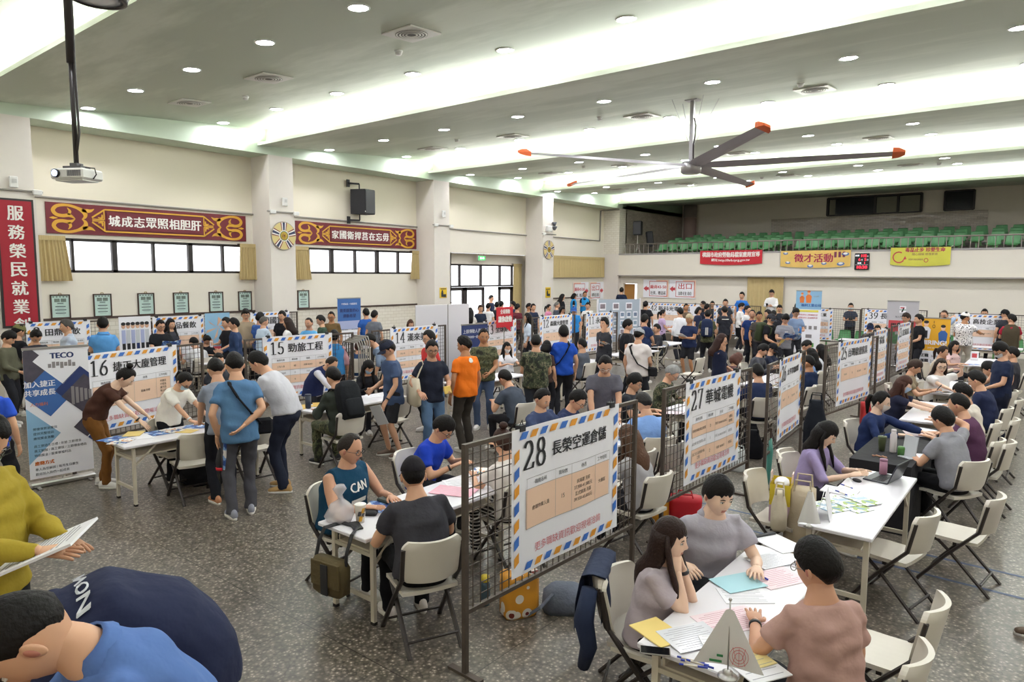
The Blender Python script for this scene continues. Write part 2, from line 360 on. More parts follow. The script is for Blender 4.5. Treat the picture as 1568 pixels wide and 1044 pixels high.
mb.box(((FX + RX) / 2, BW + .1, 4.8), (RX - FX, .2, 4.)); mb.box(((-11.6 - 2.7) / 2, BW - .01, 4.35), (8.9, .04, 2.3), 1)
struct(mb, 'wall_balcony', [mat('balcony_wall_paint', 'ECE4D3', .7, var=.03), M_btile])
mb = MB(); mb.box((FX - .1, 32., 4.3), (.2, 6.2, 3.4)); struct(mb, 'wall_balcony_left', M_btile)
mb = MB(); mb.cyl((-15.75, BW - .35, 3.5), (-15.75, BW - .35, 6.4), .33, 20); mb.cyl((-15.75, BW - .35, 5.75), (-15.75, BW - .35, 6.4), .35, 20, 1)
struct(mb, 'pillar_7', [mat('bare_pink_plaster', 'B39B92', .8, var=.25, vscale=3), mat('grey_plaster', '8A837B', .8)], True)
# ---- windows (frames, glass) and doors
def glass():
    m = bpy.data.materials.new('window_glass'); m.use_nodes = True; nt = m.node_tree; nt.nodes.clear()
    o = nt.nodes.new('ShaderNodeOutputMaterial'); mx = nt.nodes.new('ShaderNodeMixShader'); t = nt.nodes.new('ShaderNodeBsdfTransparent'); g = nt.nodes.new('ShaderNodeBsdfGlossy'); g.inputs['Roughness'].default_value = .03
    mx.inputs[0].default_value = .06; nt.links.new(t.outputs[0], mx.inputs[1]); nt.links.new(g.outputs[0], mx.inputs[2]); nt.links.new(mx.outputs[0], o.inputs[0]); return m
M_glass = glass()
def window(name, y0, y1, z0, z1, mull, x, heavy=()):
    mb = MB(); t = .06
    mb.box((x, (y0 + y1) / 2, z0 + t / 2), (.12, y1 - y0, t)); mb.box((x, (y0 + y1) / 2, z1 - t / 2), (.12, y1 - y0, t))
    for y in (y0 + t / 2, y1 - t / 2): mb.box((x, y, (z0 + z1) / 2), (.12, t, z1 - z0))
    for y in mull: mb.box((x + .01, y, (z0 + z1) / 2), (.1, .11 if y in heavy else .055, z1 - z0 - .02))
    o = struct(mb, name, M_dark); g = MB(); g.box((x - .02, (y0 + y1) / 2, (z0 + z1) / 2), (.01, y1 - y0 - .05, z1 - z0 - .05)); g.build('glass_pane', M_glass, o); return o
window('window_1', *W1, (5.85, 6.72, 7.6, 8.5, 9.36), WX - .1, (6.72, 8.5))
window('window_2', *W2, (11.98, 12.8, 13.68, 14.56, 15.45), WX - .1, (12.8, 14.56))
d = window('door_1', DR[0], DR[1], 2.24, 3.1, (18.85, 20.05, 21.2, 21.97), WX - .5, ())
for y0, y1 in ((18.25, 19.1), (19.15, 20.25), (21.15, 22.0), (22.0, 22.42)):
    mb = MB()
    for y in (y0 + .05, y1 - .05): mb.box((WX - .5, y, 1.12), (.07, .1, 2.2))
    for z in (.1, 2.17): mb.box((WX - .5, (y0 + y1) / 2, z), (.07, y1 - y0, .12))
    lf = mb.build('door_leaf', M_dark, d); g = MB(); g.box((WX - .51, (y0 + y1) / 2, 1.12), (.01, y1 - y0 - .12, 2.1)); g.build('glass_pane', M_glass, lf)
mb = MB(); mb.box(((x0 + x1) / 2 - .08, BY + .12, 1.15), (x1 - x0 - .2, .05, 2.3)); o = struct(mb, 'door_2', mat('ochre_wood_door', 'A9783B', .5, var=.12, vscale=3))
mb = MB(); mb.ell((x1 - .24, BY + .07, 1.05), (.03, .03, .03)); mb.build('door_knob', mat('steel', 'B9B6B2', .3, 1), o)
M_bglass = mat('balcony_glass', '24262B', .15); M_blind = mat('pale_blind', '8B8A78', .7)
for n, a, b, mu in (('window_3', -9.0, -5.12, (-6.98, -6.05)), ('window_4', -4.27, -3.21, ())):
    mb = MB(); z0, z1 = 5.55, 6.36
    for z in (z0, z1): mb.box(((a + b) / 2, BW - .05, z), (b - a, .1, .06))
    for x in (a, b) + mu: mb.box((x, BW - .05, (z0 + z1) / 2), (.07, .1, z1 - z0))
    o = struct(mb, n, M_dark); g = MB(); g.box(((a + b) / 2, BW - .03, (z0 + z1) / 2), (b - a, .02, z1 - z0)); g.build('glass_pane', M_bglass, o)
    if mu:
        g = MB()
        for p, q in ((-8.9, -8.65), (-6.9, -6.1), (-5.98, -5.2)): g.box(((p + q) / 2, BW - .045, (z0 + z1) / 2 - .02), (q - p, .01, z1 - z0 - .12))
        g.build('window_blind', M_blind, o)
# something pale stands outside the windows
mb = MB(); mb.box((WX - 2.2, 8., 3.62), (1.6, 9, .12)); struct(mb, 'outside_eave', mat('pink_eave', 'DDBFB4', .8))
mb = MB(); mb.box((WX - 4., 14., 2.55), (1.6, 8, .35)); struct(mb, 'outside_canopy', mat('pink_canopy', 'E8A5AE', .7))
mb = MB(); mb.box((WX - 13, 15, -.1), (25, 60, .2)); struct(mb, 'outside_ground', mat('outside_paving', 'C9C6C0', .9))
# conduit and boxes along the left wall
M_cond = mat('conduit_grey', '8C877F', .5); M_plastic = mat('white_plastic', 'E4E3DF', .4)
mb = MB()
for y0, y1 in ((4.95, 10.2), (10.92, 16.22), (16.95, 22.27), (22.99, 27.9)): mb.cyl((WX + .04, y0, 4.33), (WX + .04, y1, 4.3), .022, 6)
for y in (4.2, 10.2, 16.22, 22.27): mb.cyl((FX + .05, y - .1, 4.34), (FX + .05, y + .85, 4.34), .022, 6)
mb.tube([(WX + .04, 27.9, 4.3), (WX + .04, 27.95, 5.7), (WX + .5, 28.26, 5.74), (FX, 28.26, 5.74)], .03, 6)
struct(mb, 'trim_4', M_cond)
# ================================================================ CEILING FIXTURES
M_ring = mat('lamp_ring', 'E8E8E6', .4); M_led = mat('lamp_lens', 'F7F8FF', .5, emit=DOWN_E)
COLS = [-16., -13.75, -11.6, -9.4, -7.25, -5.05, -2.85, -.7, 1.45, 3.6, 5.8]
COLN = ['nearest the window wall', 'second out from the window wall', 'third out from the window wall', 'fourth out from the window wall', 'fifth out from the window wall', 'sixth out from the window wall', 'seventh out from the window wall', 'eighth out from the window wall', 'ninth out from the window wall']
ROWS = [(5.86, 'front row of the nearest ceiling bay'), (8.8, 'back row of the nearest ceiling bay'), (11.85, 'front row of the second ceiling bay'), (14.7, 'back row of the second ceiling bay'),
        (17.6, 'front row of the third ceiling bay'), (20.2, 'back row of the third ceiling bay'), (22.75, 'front row of the ceiling bay before the balcony'), (25.5, 'back row of the ceiling bay before the balcony')]
dl = None
SLA = math.atan(SL)
for y, rn in [(-.2, ''), (2.6, '')] + ROWS:
    for i, x in enumerate(COLS):
        if not rn and i % 2: continue
        if dl is None:
            dl = empty('downlight'); b = MB(); b.lathe([(.125, -.015), (.15, -.012), (.15, 0), (.125, .0)], n=24, cap=False); b.build('trim_ring', M_ring, dl, True)
            b = MB(); b.lathe([(.122, -.008), (.122, -.002)], n=24); b.build('lens', M_led, dl); o = dl
        else: o = copy_tree(dl)
        o.location = (x, y, ceil_z(y) - .002); o.rotation_euler = (SLA, 0, 0)
        vis = rn and i < 8
        lab = 'ceiling downlight %s, %s' % (COLN[min(i, 8)], rn.replace('ceiling bay', 'bay')) if rn else 'round ceiling downlight over the raised platform'
        if rn and i >= 8: lab = 'ceiling downlight %s, %s' % (COLN[8].split(' out')[0] if i == 8 else ('tenth', 'eleventh')[i - 9], rn.replace('ceiling bay', 'bay'))
        tag(o, lab, 'ceiling light', 'recessed ceiling downlights')
M_vent = mat('vent_white', 'DAD8D2', .4); M_ventd = mat('vent_dark', '55524E', .6)
dv = None
for (y, rn) in ((7.1, 'nearest ceiling bay'), (14.05, 'second ceiling bay'), (19.75, 'third ceiling bay'), (24.4, 'ceiling bay before the balcony')):
    for x, cn in ((-14.2, 'nearest the window wall'), (-11.3, 'second from the window wall'), (-7.6, 'third from the window wall'), (-3.95, 'fourth from the window wall')):
        if dv is None:
            dv = empty('air_vent'); b = MB(); b.box((0, 0, -.012), (.62, .62, .024), bev=.008)
            b.build('panel', M_vent, dv)
            b = MB()
            for r in (.20, .155, .11, .065): b.lathe([(r, -.03), (r + .022, -.036), (r + .03, -.03), (r, -.026)], n=24, cap=False)
            b.build('ring_grille', M_vent, dv, True)
            b = MB(); b.lathe([(.235, -.026), (.235, -.03), (.0, -.03)], n=24); b.build('opening', M_ventd, dv); o = dv
        else: o = copy_tree(dv)
        o.location = (x, y, ceil_z(y) - .002); o.rotation_euler = (SLA, 0, 0)
        tag(o, 'square white air vent, %s, %s' % (cn, rn.replace('ceiling ', '')), 'air vent', 'ceiling air vents')
ds = None
for (x, y, lab) in ((-8.42, 7.59, 'beside the third air vent of the nearest bay'), (-12.96, 7.62, 'between the two vents near the window wall, nearest bay'), (-12.54, 13.28, 'between the two vents near the window wall, second bay'),
        (-8.3, 13.4, 'beside the third air vent of the second bay'), (-3.97, 13.24, 'just before the fourth vent of the second bay'), (-12.2, 18.77, 'near the window wall in the third bay'),
        (-8.5, 24.42, 'beside the third vent of the bay before the balcony'), (-3.21, 24.52, 'beside the fourth vent of the bay before the balcony')):
    if ds is None:
        ds = empty('smoke_detector'); b = MB(); b.lathe([(.065, 0), (.065, -.02), (.04, -.03)], n=16); b.build('base', M_ring, ds, True)
        b = MB(); b.lathe([(.04, -.028), (.055, -.045), (.04, -.07), (.015, -.075)], n=16); b.build('sensor_head', M_ring, ds, True); o = ds
    else: o = copy_tree(ds)
    o.location = (x, y, ceil_z(y) - .002); tag(o, 'small white smoke detector ' + lab, 'smoke detector', 'smoke detectors on the ceiling')
# ---- large five-blade fan
FZ = 4.89; fx, fy = at(1058, 256, FZ); M_alu = mat('brushed_aluminium', 'B4B2B4', .35, .9); M_blade = mat('grey_fan_blade', '9C979B', .45); M_orange = mat('orange_tip', 'D9622B', .5)
fan = empty('ceiling_fan', (fx, fy, FZ), 0, 'large grey five-blade ceiling fan with orange blade tips', 'ceiling fan')
b = MB(); b.lathe([(.0, -.13), (.16, -.13), (.2, -.1), (.2, .06), (.17, .1), (.06, .12)], n=32); b.build('hub', M_alu, fan, True)
cz = ceil_z(fy) - FZ
b = MB(); b.box((0, 0, (cz + .1) / 2), (.075, .075, cz - .1)); b.box((0, 0, cz - .01), (.26, .2, .03)); b.build('drop_rod', M_alu, fan)
for i, (a, c) in enumerate(((.42, .3), (-.35, .28), (-.3, -.36), (.36, -.3))):
    b = MB(); b.cyl((a * .08, c * .08, .42), (a, c, cz + .03), .004, 6); b.build('guy_wire', M_alu, fan)
b = MB(); b.tube([(.05, -.02, .95), (.09, -.03, .8), (.08, -.03, .6), (.05, -.02, .45), (.045, 0, .15)], .014, 6); b.build('power_cable', M_dark, fan, True)
for i, an in enumerate((14, 91.5, 165, 241, 311)):
    a = math.radians(an); ca, sa = math.cos(a), math.sin(a)
    rg = []
    for t, wd, th in ((.15, .09, .034), (.5, .13, .034), (1.6, .12, .03), (3.55, .09, .022)):
        pf = [(-wd, -.012 + .01), (-wd * .3, th), (wd * .5, th * .7), (wd, .012), (wd * .4, -.004), (-wd * .5, -.006)]
        rg.append([(t * ca - q * sa, t * sa + q * ca, z + .02 - q * .4) for q, z in pf])
    bl = MB().loft(rg).build('blade', M_blade, fan)
    t = MB(); r2 = [[(u * ca - q * sa, u * sa + q * ca, z + .03 - q * .4) for q, z in ((-.105 * k, -.03 * k), (-.105 * k, .05 * k), (.105 * k, .05 * k), (.105 * k, -.03 * k))] for u, k in ((3.54, 1.), (3.64, .9), (3.74, .45))]
    t.loft(r2).build('blade_tip', M_orange, bl)
# ---- projector on its drop pole
PZ = 3.68; px_, py_ = at(118, 268, PZ)
pj = empty('projector', (px_, py_, PZ), math.radians(28), 'white video projector hanging from a long black ceiling pole', 'projector')
b = MB(); b.box((0, 0, 0), (.36, .27, .1), bev=.015); b.box((0, 0, -.055), (.3, .2, .02)); b.build('body', M_plastic, pj)
b = MB(); b.cyl((-.1, -.13, 0), (-.1, -.16, 0), .04, 18); b.build('lens_ring', mat('black_plastic', '1E1E20', .4), pj, True)
b = MB(); b.cyl((-.1, -.155, 0), (-.1, -.163, 0), .03, 18); b.build('lens', mat('projector_beam', 'BFD0FF', .2, emit=6), pj, True)
b = MB()
for i in range(14): b.box((.02 + i * .011, -.137, .0), (.005, .004, .055))
b.build('vent_slots', mat('slot_grey', '77757A', .6), pj)
b = MB(); b.box((0, 0, .07), (.2, .12, .02)); b.box((0, 0, .09), (.08, .08, .04)); b.build('mount_plate', mat('mount_grey', '5A595C', .5), pj)
b = MB(); b.cyl((0, 0, .08), (0, 0, 1.1), .022, 10); b.cyl((0, 0, 1.05), (0, 0, 3.2), .036, 12); b.tube([(.03, 0, 3.), (.04, .01, 2), (.03, .01, 1.0), (.05, 0, .4), (.02, -.03, .12)], .012, 6); b.build('pole', M_dark, pj, True)
b = MB(); b.tube([(0, 0, .12), (.08, 0, .07), (.2, 0, .06), (.215, 0, 0), (.18, 0, -.04)], .006, 6); b.build('cable', M_dark, pj, True)
# ---- round high lamp in the top left corner
lx, ly = at(150, -2, 5.2)
hl = empty('round_ceiling_lamp', (lx, ly, 5.2), 0, 'round black rimmed ceiling lamp at the upper left corner', 'ceiling light')
b = MB(); b.lathe([(.2, .0), (.2, -.02), (.235, -.015), (.24, .02), (.26, .06), (.2, .12), (.08, .16)], n=28, cap=False); b.build('rim', M_dark, hl, True)
b = MB(); b.lathe([(.2, -.005), (.1, -.012), (.0, -.014)], n=28); b.build('lens', mat('frosted_lens', 'E6E8EA', .3), hl, True)
b = MB(); b.cyl((0, 0, .15), (0, 0, 1.1), .012, 8); b.build('hanger', M_dark, hl)
# ================================================================ WALL FIXTURES (left wall, facing +x)
RZ = math.pi / 2
def wall_thing(name, y, z, label, cat, x=WX, group=None): return empty(name, (x, y, z), RZ, label, cat, group)
M_sred = mat('sign_red', '71202B', .55, var=.06); M_syel = mat('sign_gold', 'D9A130', .5); M_swhite = mat('letter_white', 'F1EDE6', .6); M_redb = mat('red_cloth', 'A3162A', .6, var=.05)
def scroll(mb, sx, w, h, m):
    """gold ornament at one end of the sign: two mirrored curls with horns, a bud and an angular key"""
    def stroke(pts, ws, s):
        P = []; W_ = []
        for i in range(len(pts) - 1):          # smooth the polyline a little
            p0, p1, p2, p3 = [np.array(pts[min(max(i + k, 0), len(pts) - 1)], float) for k in (-1, 0, 1, 2)]
            for t in (0, .25, .5, .75):
                P.append(.5 * (2 * p1 + (p2 - p0) * t + (2 * p0 - 5 * p1 + 4 * p2 - p3) * t * t + (3 * p1 - p0 - 3 * p2 + p3) * t ** 3)); W_.append(ws[i] + (ws[i + 1] - ws[i]) * t)
        P.append(np.array(pts[-1], float)); W_.append(ws[-1]); L_ = []; R_ = []
        for i, p in enumerate(P):
            d = P[min(i + 1, len(P) - 1)] - P[max(i - 1, 0)]; d = d / (np.linalg.norm(d) + 1e-9); n = np.array([-d[1], d[0]]) * W_[i]; L_.append(p + n); R_.append(p - n)
        q = [(sx * (w / 2 - a[0]), -.036, s * a[1]) for a in L_ + R_]; n = len(P)
        mb.add(q, [(i, i + 1, n + i + 1, n + i) for i in range(n - 1)], m)
    for s in (1, -1):
        stroke([(.69, -.005), (.76, .06), (.745, .16), (.6, .245), (.41, .29), (.22, .265), (.135, .17), (.19, .08), (.31, .055), (.45, .07), (.56, .0)], [.004, .035, .055, .03, .027, .034, .04, .038, .035, .04, .004], s)
        stroke([(.7, .2), (.8, .19), (.88, .2), (.95, .245)], [.03, .045, .03, .003], s); stroke([(.43, .08), (.46, .16), (.41, .235)], [.03, .03, .003], s)
        stroke([(.9, .018), (1.15, .018)], [.013, .013], s); stroke([(1.15, .018), (1.15, .24)], [.013, .013], s); stroke([(1.02, .06), (1.1, .05), (1.11, .13)], [.008, .025, .012], s)
    stroke([(.06, 0), (.13, 0), (.22, 0)], [.002, .028, .002], 1)
def board(y0, y1, z0, z1, txt, label):
    w, h = y1 - y0, z1 - z0; t = wall_thing('wall_signboard', (y0 + y1) / 2, (z0 + z1) / 2, label, 'sign', WX + .005, 'red slogan boards above the windows')
    mb = MB(); mb.box((0, -.015, 0), (w, .03, h), 0); mb.box((0, -.04, 0), (w - 2.4, .016, h * .6), 0)
    for sx in (1, -1): scroll(mb, sx, w, h, 1)
    e, q = w / 2 - 1.04, h / 2 - .09
    pts = [(-e + .12, q), (e - .12, q), (e + .16, .04), (e - .12, -q), (-e + .12, -q), (-e - .16, -.04)]
    for a, c in ((pts[0], pts[1]), (pts[3], pts[4]), (pts[1], (e + .15, .05)), ((e + .15, -.05), pts[3]), (pts[4], (-e - .15, -.05)), ((-e - .15, .05), pts[0])):
        d = np.array(c) - np.array(a); d = d / np.linalg.norm(d); n = np.array([-d[1], d[0]]) * .017
        mb.add([(p[0], -.053, p[1]) for p in (a - n, a + n, np.array(c) + n, np.array(c) - n)], [(0, 1, 2, 3)], 1)
    n = len(txt); st = (w - 2.72) / (n - 1)
    for i, ch in enumerate(txt): put_text(mb, ch, -(w - 2.72) / 2 + i * st, -.12, .24, 2, align='c', z=.05, bold=.009)
    mb.build('board', [M_sred, M_syel, M_swhite], t)
board(5.35, 9.98, 3.57, 4.24, '城成志眾照相胆肝', 'long red slogan board above the nearer window strip')
board(11.5, 16.18, 3.56, 4.22, '家國衛捍莒在忘毋', 'long red slogan board above the farther window strip')
t = wall_thing('hanging_banner', 4.55, 2.9, 'tall vertical red banner with white characters on pillar', 'banner', FX + .03)
mb = MB(); mb.box((0, -.02, 0), (.64, .035, 2.55), 1); mb.box((0, -.03, 0), (.56, .03, 2.47), 0)
for i, ch in enumerate('服務榮民就業創'): put_text(mb, ch, 0, .85 - i * .37, .28, 2, align='c', z=.047, bold=.008, w=.27)
mb.build('panel', [M_redb, M_dark, M_swhite], t)
M_embl = mat('emblem_yellow', 'D8C484', .5); M_navy = mat('emblem_navy', '2F3357', .5); M_maroon = mat('emblem_maroon', '7B2A2E', .5); M_egold = mat('emblem_gold', 'B99A3B', .4, .4); M_egreen = mat('emblem_green', '4D6B3C', .5)
for y, lab in ((10.56, 'round yellow emblem with striped rays on nearer pillar'), (22.63, 'round yellow emblem with striped rays on farther pillar')):
    t = wall_thing('wall_emblem', y, 3.72, lab, 'emblem', FX + .03, 'round emblems on the pillars'); R_ = .37
    mb = MB(); c = [(R_ * math.cos(a), R_ * math.sin(a)) for a in np.linspace(0, 2 * math.pi, 41)[:-1]]
    mb.loft([[(p[0] * k, yy, p[1] * k) for p in c] for k, yy in ((1, 0), (1.03, -.02), (1.0, -.04), (.97, -.04))], 4)
    mb.poly([(p[0] * .97, -.041, p[1] * .97) for p in c], 0)
    for k in range(5):
        a0 = math.radians(90 + 72 * k)
        for da0, da1, m in ((-17, -12, 2), (-12, -6, 3), (-6, 6, 1), (6, 12, 3), (12, 17, 2)):
            A = [a0 + math.radians(da0 * 1.5), a0 + math.radians(da1 * 1.5)]; B = [a0 + math.radians(da0 * .95), a0 + math.radians(da1 * .95)]
            mb.add([(.15 * math.cos(A[0]), -.044, .15 * math.sin(A[0])), (.15 * math.cos(A[1]), -.044, .15 * math.sin(A[1])), (.355 * math.cos(B[1]), -.044, .355 * math.sin(B[1])), (.355 * math.cos(B[0]), -.044, .355 * math.sin(B[0]))], [(0, 1, 2, 3)], m)
    for r, m, dz in ((.145, 3, .046), (.125, 6, .048), (.105, 5, .05), (.06, 2, .054)): mb.poly([(r * math.cos(a), -dz, r * math.sin(a)) for a in np.linspace(0, 2 * math.pi, 25)[:-1]], m)
    for k in range(5): mb.ell((.045 * math.cos(math.radians(90 + 72 * k)), -.056, .045 * math.sin(math.radians(90 + 72 * k))), (.025, .006, .025), 5, 8, 4)
    mb.build('disc', [M_embl, M_navy, M_maroon, M_swhite, mat('disc_rim', '9C9388', .5), M_egold, M_egreen], t)
# ---- framed notices
M_wood = mat('dark_wood_frame', '3F2A22', .4); M_mint = mat('mint_paper', 'BFD6CE', .7); M_ink = mat('dark_ink', '30343A', .7); M_pix = mat('photo_print', '6C7A70', .6, var=.5, vscale=25)
nfr = ['first', 'second', 'third', 'fourth', 'fifth', 'sixth']
for i, y in enumerate((5.53, 6.38, 7.34, 8.18, 9.09, 9.9, 11.72)):
    t = wall_thing('framed_notice', y, 1.98, 'framed mint green notice, %s from the red banner' % nfr[i] if i < 6 else 'framed mint green notice beyond the pillar beside blue roll-up banner', 'framed notice', WX + .005, 'framed notices under the windows')
    mb = MB(); w, h = .36, .5
    for a in (-1, 1): mb.box((a * w / 2, -.015, 0), (.024, .03, h + .024)); mb.box((0, -.015, a * h / 2), (w, .03, .024))
    mb.build('frame', M_wood, t)
    mb = MB(); mb.box((0, -.008, 0), (w, .01, h), 0)
    for k in range(5): mb.box((-.13 + k * .065, -.014, .21), (.03, .003, .018), 1)
    for sx in (-1, 1): mb.box((sx * .062, -.014, .135), (.105, .003, .075), 2)
    for k, wd in enumerate((.12, .13, .2, .14, .22, .14, .2, .14)): mb.box((0, -.014, .07 - k * .036), (wd, .003, .016 if k % 2 == 0 else .008), 1 if k % 2 == 0 else 3)
    mb.build('notice_sheet', [M_mint, M_ink, M_pix, mat('faded_ink', '8FA8A0', .7)], t)
    mb = MB(); mb.tube([(-.03, -.01, h / 2 + .012), (-.02, -.012, h / 2 + .04), (.02, -.012, h / 2 + .04), (.03, -.01, h / 2 + .012)], .007, 6); mb.build('hook', mat('brass', 'A88B4A', .35, .9), t)
# ---- curtains / valances
M_curt = mat('tan_curtain', 'C3AE7C', .8, var=.06, vscale=8)
def curtain(y0, y1, z0, z1, lab, x=WX + .1, rz=RZ, sk0=0., sk1=0., band=.1, dens=15, ln=None):
    w = y1 - y0; t = empty('curtain', ln or (x, (y0 + y1) / 2, z1), rz, lab, 'curtain', 'tan curtains'); h = z1 - z0; nn = max(8, int(w * dens)) * 4
    def fn(u, v):
        e = max(0, (v - .08)); xx = -w / 2 + u * w + e * (sk0 * (1 - u) + sk1 * u)
        return (xx, -.02 + (.022 + .02 * v) * math.sin(u * w * dens * 2 * math.pi + 1.2 * math.sin(u * 9)) * (0.6 if v < .12 else 1), -v * h)
    b = MB(); b.grid(fn, nn, 8, 0); b.build('drape', M_curt, t, True)
    b = MB(); b.grid(lambda u, v: (-w / 2 + u * w, -.032 - .012 * abs(math.sin(u * w * dens * math.pi * 1.5)), .015 - v * band), nn, 2, 0); b.build('heading_tape', M_curt, t, True)
    b = MB(); b.box((0, .05, .0), (w, .1, .03)); b.build('rod', M_brown, t)
    return t
curtain(5.15, 5.66, 2.54, 3.5, 'short tan curtain at near end of nearer window strip', sk1=.1)
curtain(9.74, 10.19, 2.55, 3.49, 'short tan curtain beside the nearer round emblem pillar', sk0=-.03)
curtain(11.2, 11.85, 2.55, 3.48, 'short tan curtain at near end of farther window strip', sk1=.08)
curtain(15.9, 16.6, 2.55, 3.48, 'short tan curtain at far end of farther window strip', sk0=-.08, sk1=.05)
curtain(23.1, 28.2, 2.6, 3.52, 'wide tan valance beside the balcony corner', dens=5)
curtain(21.85, 22.4, .3, 3.14, 'long tan curtain beside the glass entrance', x=WX - .32)
curtain(-10.3, -8.83, .35, 2.65, 'long tan curtain under the balcony', rz=0, ln=(-9.56, BY - .08, 2.65), dens=6)
# ---- loudspeaker on the wall
M_spk = mat('speaker_black', '232326', .6); M_grl = mat('speaker_grille', '2F2F33', .5, var=.3, vscale=300)
t = wall_thing('wall_loudspeaker', 13.6, 4.9, 'black loudspeaker bracketed to the wall above red board', 'loudspeaker', WX + .05)
b = MB(); b.loft([[(-.3, .0, z), (-.08, -.42, z), (.34, -.36, z), (.3, .02, z)] for z in (-.37, .37)]); b.map(lambda v: v + np.array([.05, -.12, 0])); b.build('cabinet', M_spk, t)
b = MB(); b.box((.18, -.525, .0), (.4, .02, .68), rot=(0, 0, .14)); b.build('grille', M_grl, t)
b = MB(); b.box((-.02, -.545, -.3), (.05, .01, .03), rot=(0, 0, .14)); b.build('badge', M_plastic, t)
for s in (-1, 1):
    b = MB(); b.box((-.25, -.02, s * .55), (.1, .04, .22)); b.box((-.1, -.1, s * .55), (.34, .05, .05), rot=(0, 0, -.3)); b.cyl((.06, -.16, s * .55), (.06, -.16, s * .37), .02, 8); b.build('bracket', M_spk, t)
# ---- small wall boxes, camera, exit sign, notices
for (y, z, x, lab) in ((4.56, 4.5, FX, 'small white wall box above the red banner'), (10.62, 4.62, FX, 'small white wall box above the nearer round emblem'), (16.62, 4.72, FX, 'small white wall box on the pillar before the entrance')):
    t = wall_thing('wall_box', y, z, lab, 'wall box', x + .03, 'white boxes on the pillars'); b = MB(); b.box((0, -.03, 0), (.14, .06, .22), bev=.01); b.build('case', M_plastic, t)
    b = MB(); b.box((.01, -.062, .02), (.07, .006, .08)); b.build('cover', mat('pale_grey_plastic', 'C9C8C4', .5), t)
for i, (y, x) in enumerate(((4.95, FX), (10.25, FX), (10.95, FX), (16.25, FX), (16.97, FX), (22.3, FX))):
    nm = ('right edge of the red banner pillar', 'left edge of the nearer emblem pillar', 'right edge of the nearer emblem pillar', 'left edge of the pillar before the entrance', 'right edge of the pillar before the entrance', 'left edge of the farther emblem pillar')[i]
    t = wall_thing('junction_box', y, 4.33, 'small white junction box on ' + nm, 'junction box', x + .04, 'junction boxes on the conduit'); b = MB(); b.box((0, -.02, 0), (.17, .09, .1), bev=.012); b.build('case', M_plastic, t)
t = wall_thing('emergency_light', 22.75, 4.55, 'white emergency light with grey floodlamp above the farther emblem', 'emergency light', FX + .03)
b = MB(); b.box((-.2, -.08, 0), (.3, .14, .22), bev=.02); b.build('case', M_plastic, t)
b = MB(); b.lathe([(.04, -.1), (.1, 0), (.12, .06)], (.12, -.12, .05), 14); b.lathe([(.04, -.1), (.08, 0), (.1, .06)], (.2, -.06, .22), 14); b.build('lamp_head', mat('grey_lamp', '5E6066', .4), t, True)
t = empty('exit_sign', (WX - .15, 19.7, 3.33), RZ, 'green lit exit sign hanging above the glass entrance', 'exit sign')
b = MB(); b.box((0, 0, 0), (.42, .06, .2), bev=.01); b.build('case', M_plastic, t)
b = MB(); b.box((0, -.034, 0), (.38, .01, .15), 0)
for k, (a, c) in enumerate(((-.08, .05), (.0, 0), (.09, .03))): b.box((a, -.041, 0), (.03 + c, .004, .08), 1)
b.build('lit_panel', [mat('exit_green', '3FBF5F', .5, emit=1.2), mat('exit_white', 'EFFFF0', .5, emit=1.2)], t)
b = MB(); b.cyl((-.15, 0, .1), (-.15, 0, .18), .008, 6); b.cyl((.15, 0, .1), (.15, 0, .18), .008, 6); b.build('hanger', M_cond, t)
M_ynot = mat('yellow_notice', 'E3BE2B', .6)
for y, z, lab in ((16.6, 2.1, 'yellow notice on the pillar before the entrance'), (22.63, 2.0, 'yellow notice on the farther emblem pillar')):
    t = wall_thing('wall_notice', y, z, lab, 'notice', FX + .03, 'yellow notices on the pillars')
    b = MB(); b.box((0, -.006, 0), (.34, .01, .42 if y > 20 else .34), 0); b.box((-.05, -.012, -.06), (.1, .003, .16), 1); b.box((.06, -.012, -.1), (.14, .003, .1), 1); b.ell((-.05, -.014, .05), (.04, .003, .04), 1, 10, 6); b.box((0, -.012, .13), (.26, .003, .03), 1)
    b.build('sheet', [M_ynot, M_ink], t)
# ---- exit direction signs
M_paper = mat('poster_white', 'F1F0F5', .55, var=.015, vscale=3); M_peach = mat('poster_peach', 'EFCBB0', .6); M_sigred = mat('sign_print_red', 'C4474E', .6); M_black = mat('print_black', '26262A', .6)
def arrow_sign(big, small, right, lab, loc, rz, w=1.27, h=.82):
    t = empty('direction_sign', loc, rz, lab, 'sign', 'red and white exit direction signs')
    mb = MB(); mb.box((0, -.004, 0), (w, .008, h), 0)
    s = 1 if right else -1
    mb.add([(-s * w / 2 * .98, -.009, h * .48), (s * w * .0, -.009, h * .48), (-s * w * .2, -.009, h * .0), (-s * w * .32, -.009, -h * .45), (-s * w / 2 * .98, -.009, -h * .45)][::(1 if s < 0 else -1)], [(0, 1, 2, 3, 4)], 1)
    x0 = -s * .12; bw, bh = w * .7, h * .84
    mb.box((x0, -.0095, 0), (bw, .003, bh), 2); mb.box((x0, -.0105, 0), (bw - .05, .003, bh - .05), 0)
    ax = s * (w / 2 - .02); mb.add([(ax, -.013, 0), (ax - s * .16, -.013, .13), (ax - s * .16, -.013, .06), (ax - s * .27, -.013, .06), (ax - s * .27, -.013, -.06), (ax - s * .16, -.013, -.06), (ax - s * .16, -.013, -.13)], [tuple(range(7))], 2)
    put_text(mb, big, x0, .0, .26 if len(big) < 4 else .17, 2, w=.62 if len(big) < 4 else .78, align='c', z=.0135, bold=.006)
    put_text(mb, small, x0, -.27, .16, 3, w=.62 if len(big) < 4 else .76, align='c', z=.0135, bold=.003)
    mb.build('sheet', [M_paper, M_peach, M_sigred, M_black], t)
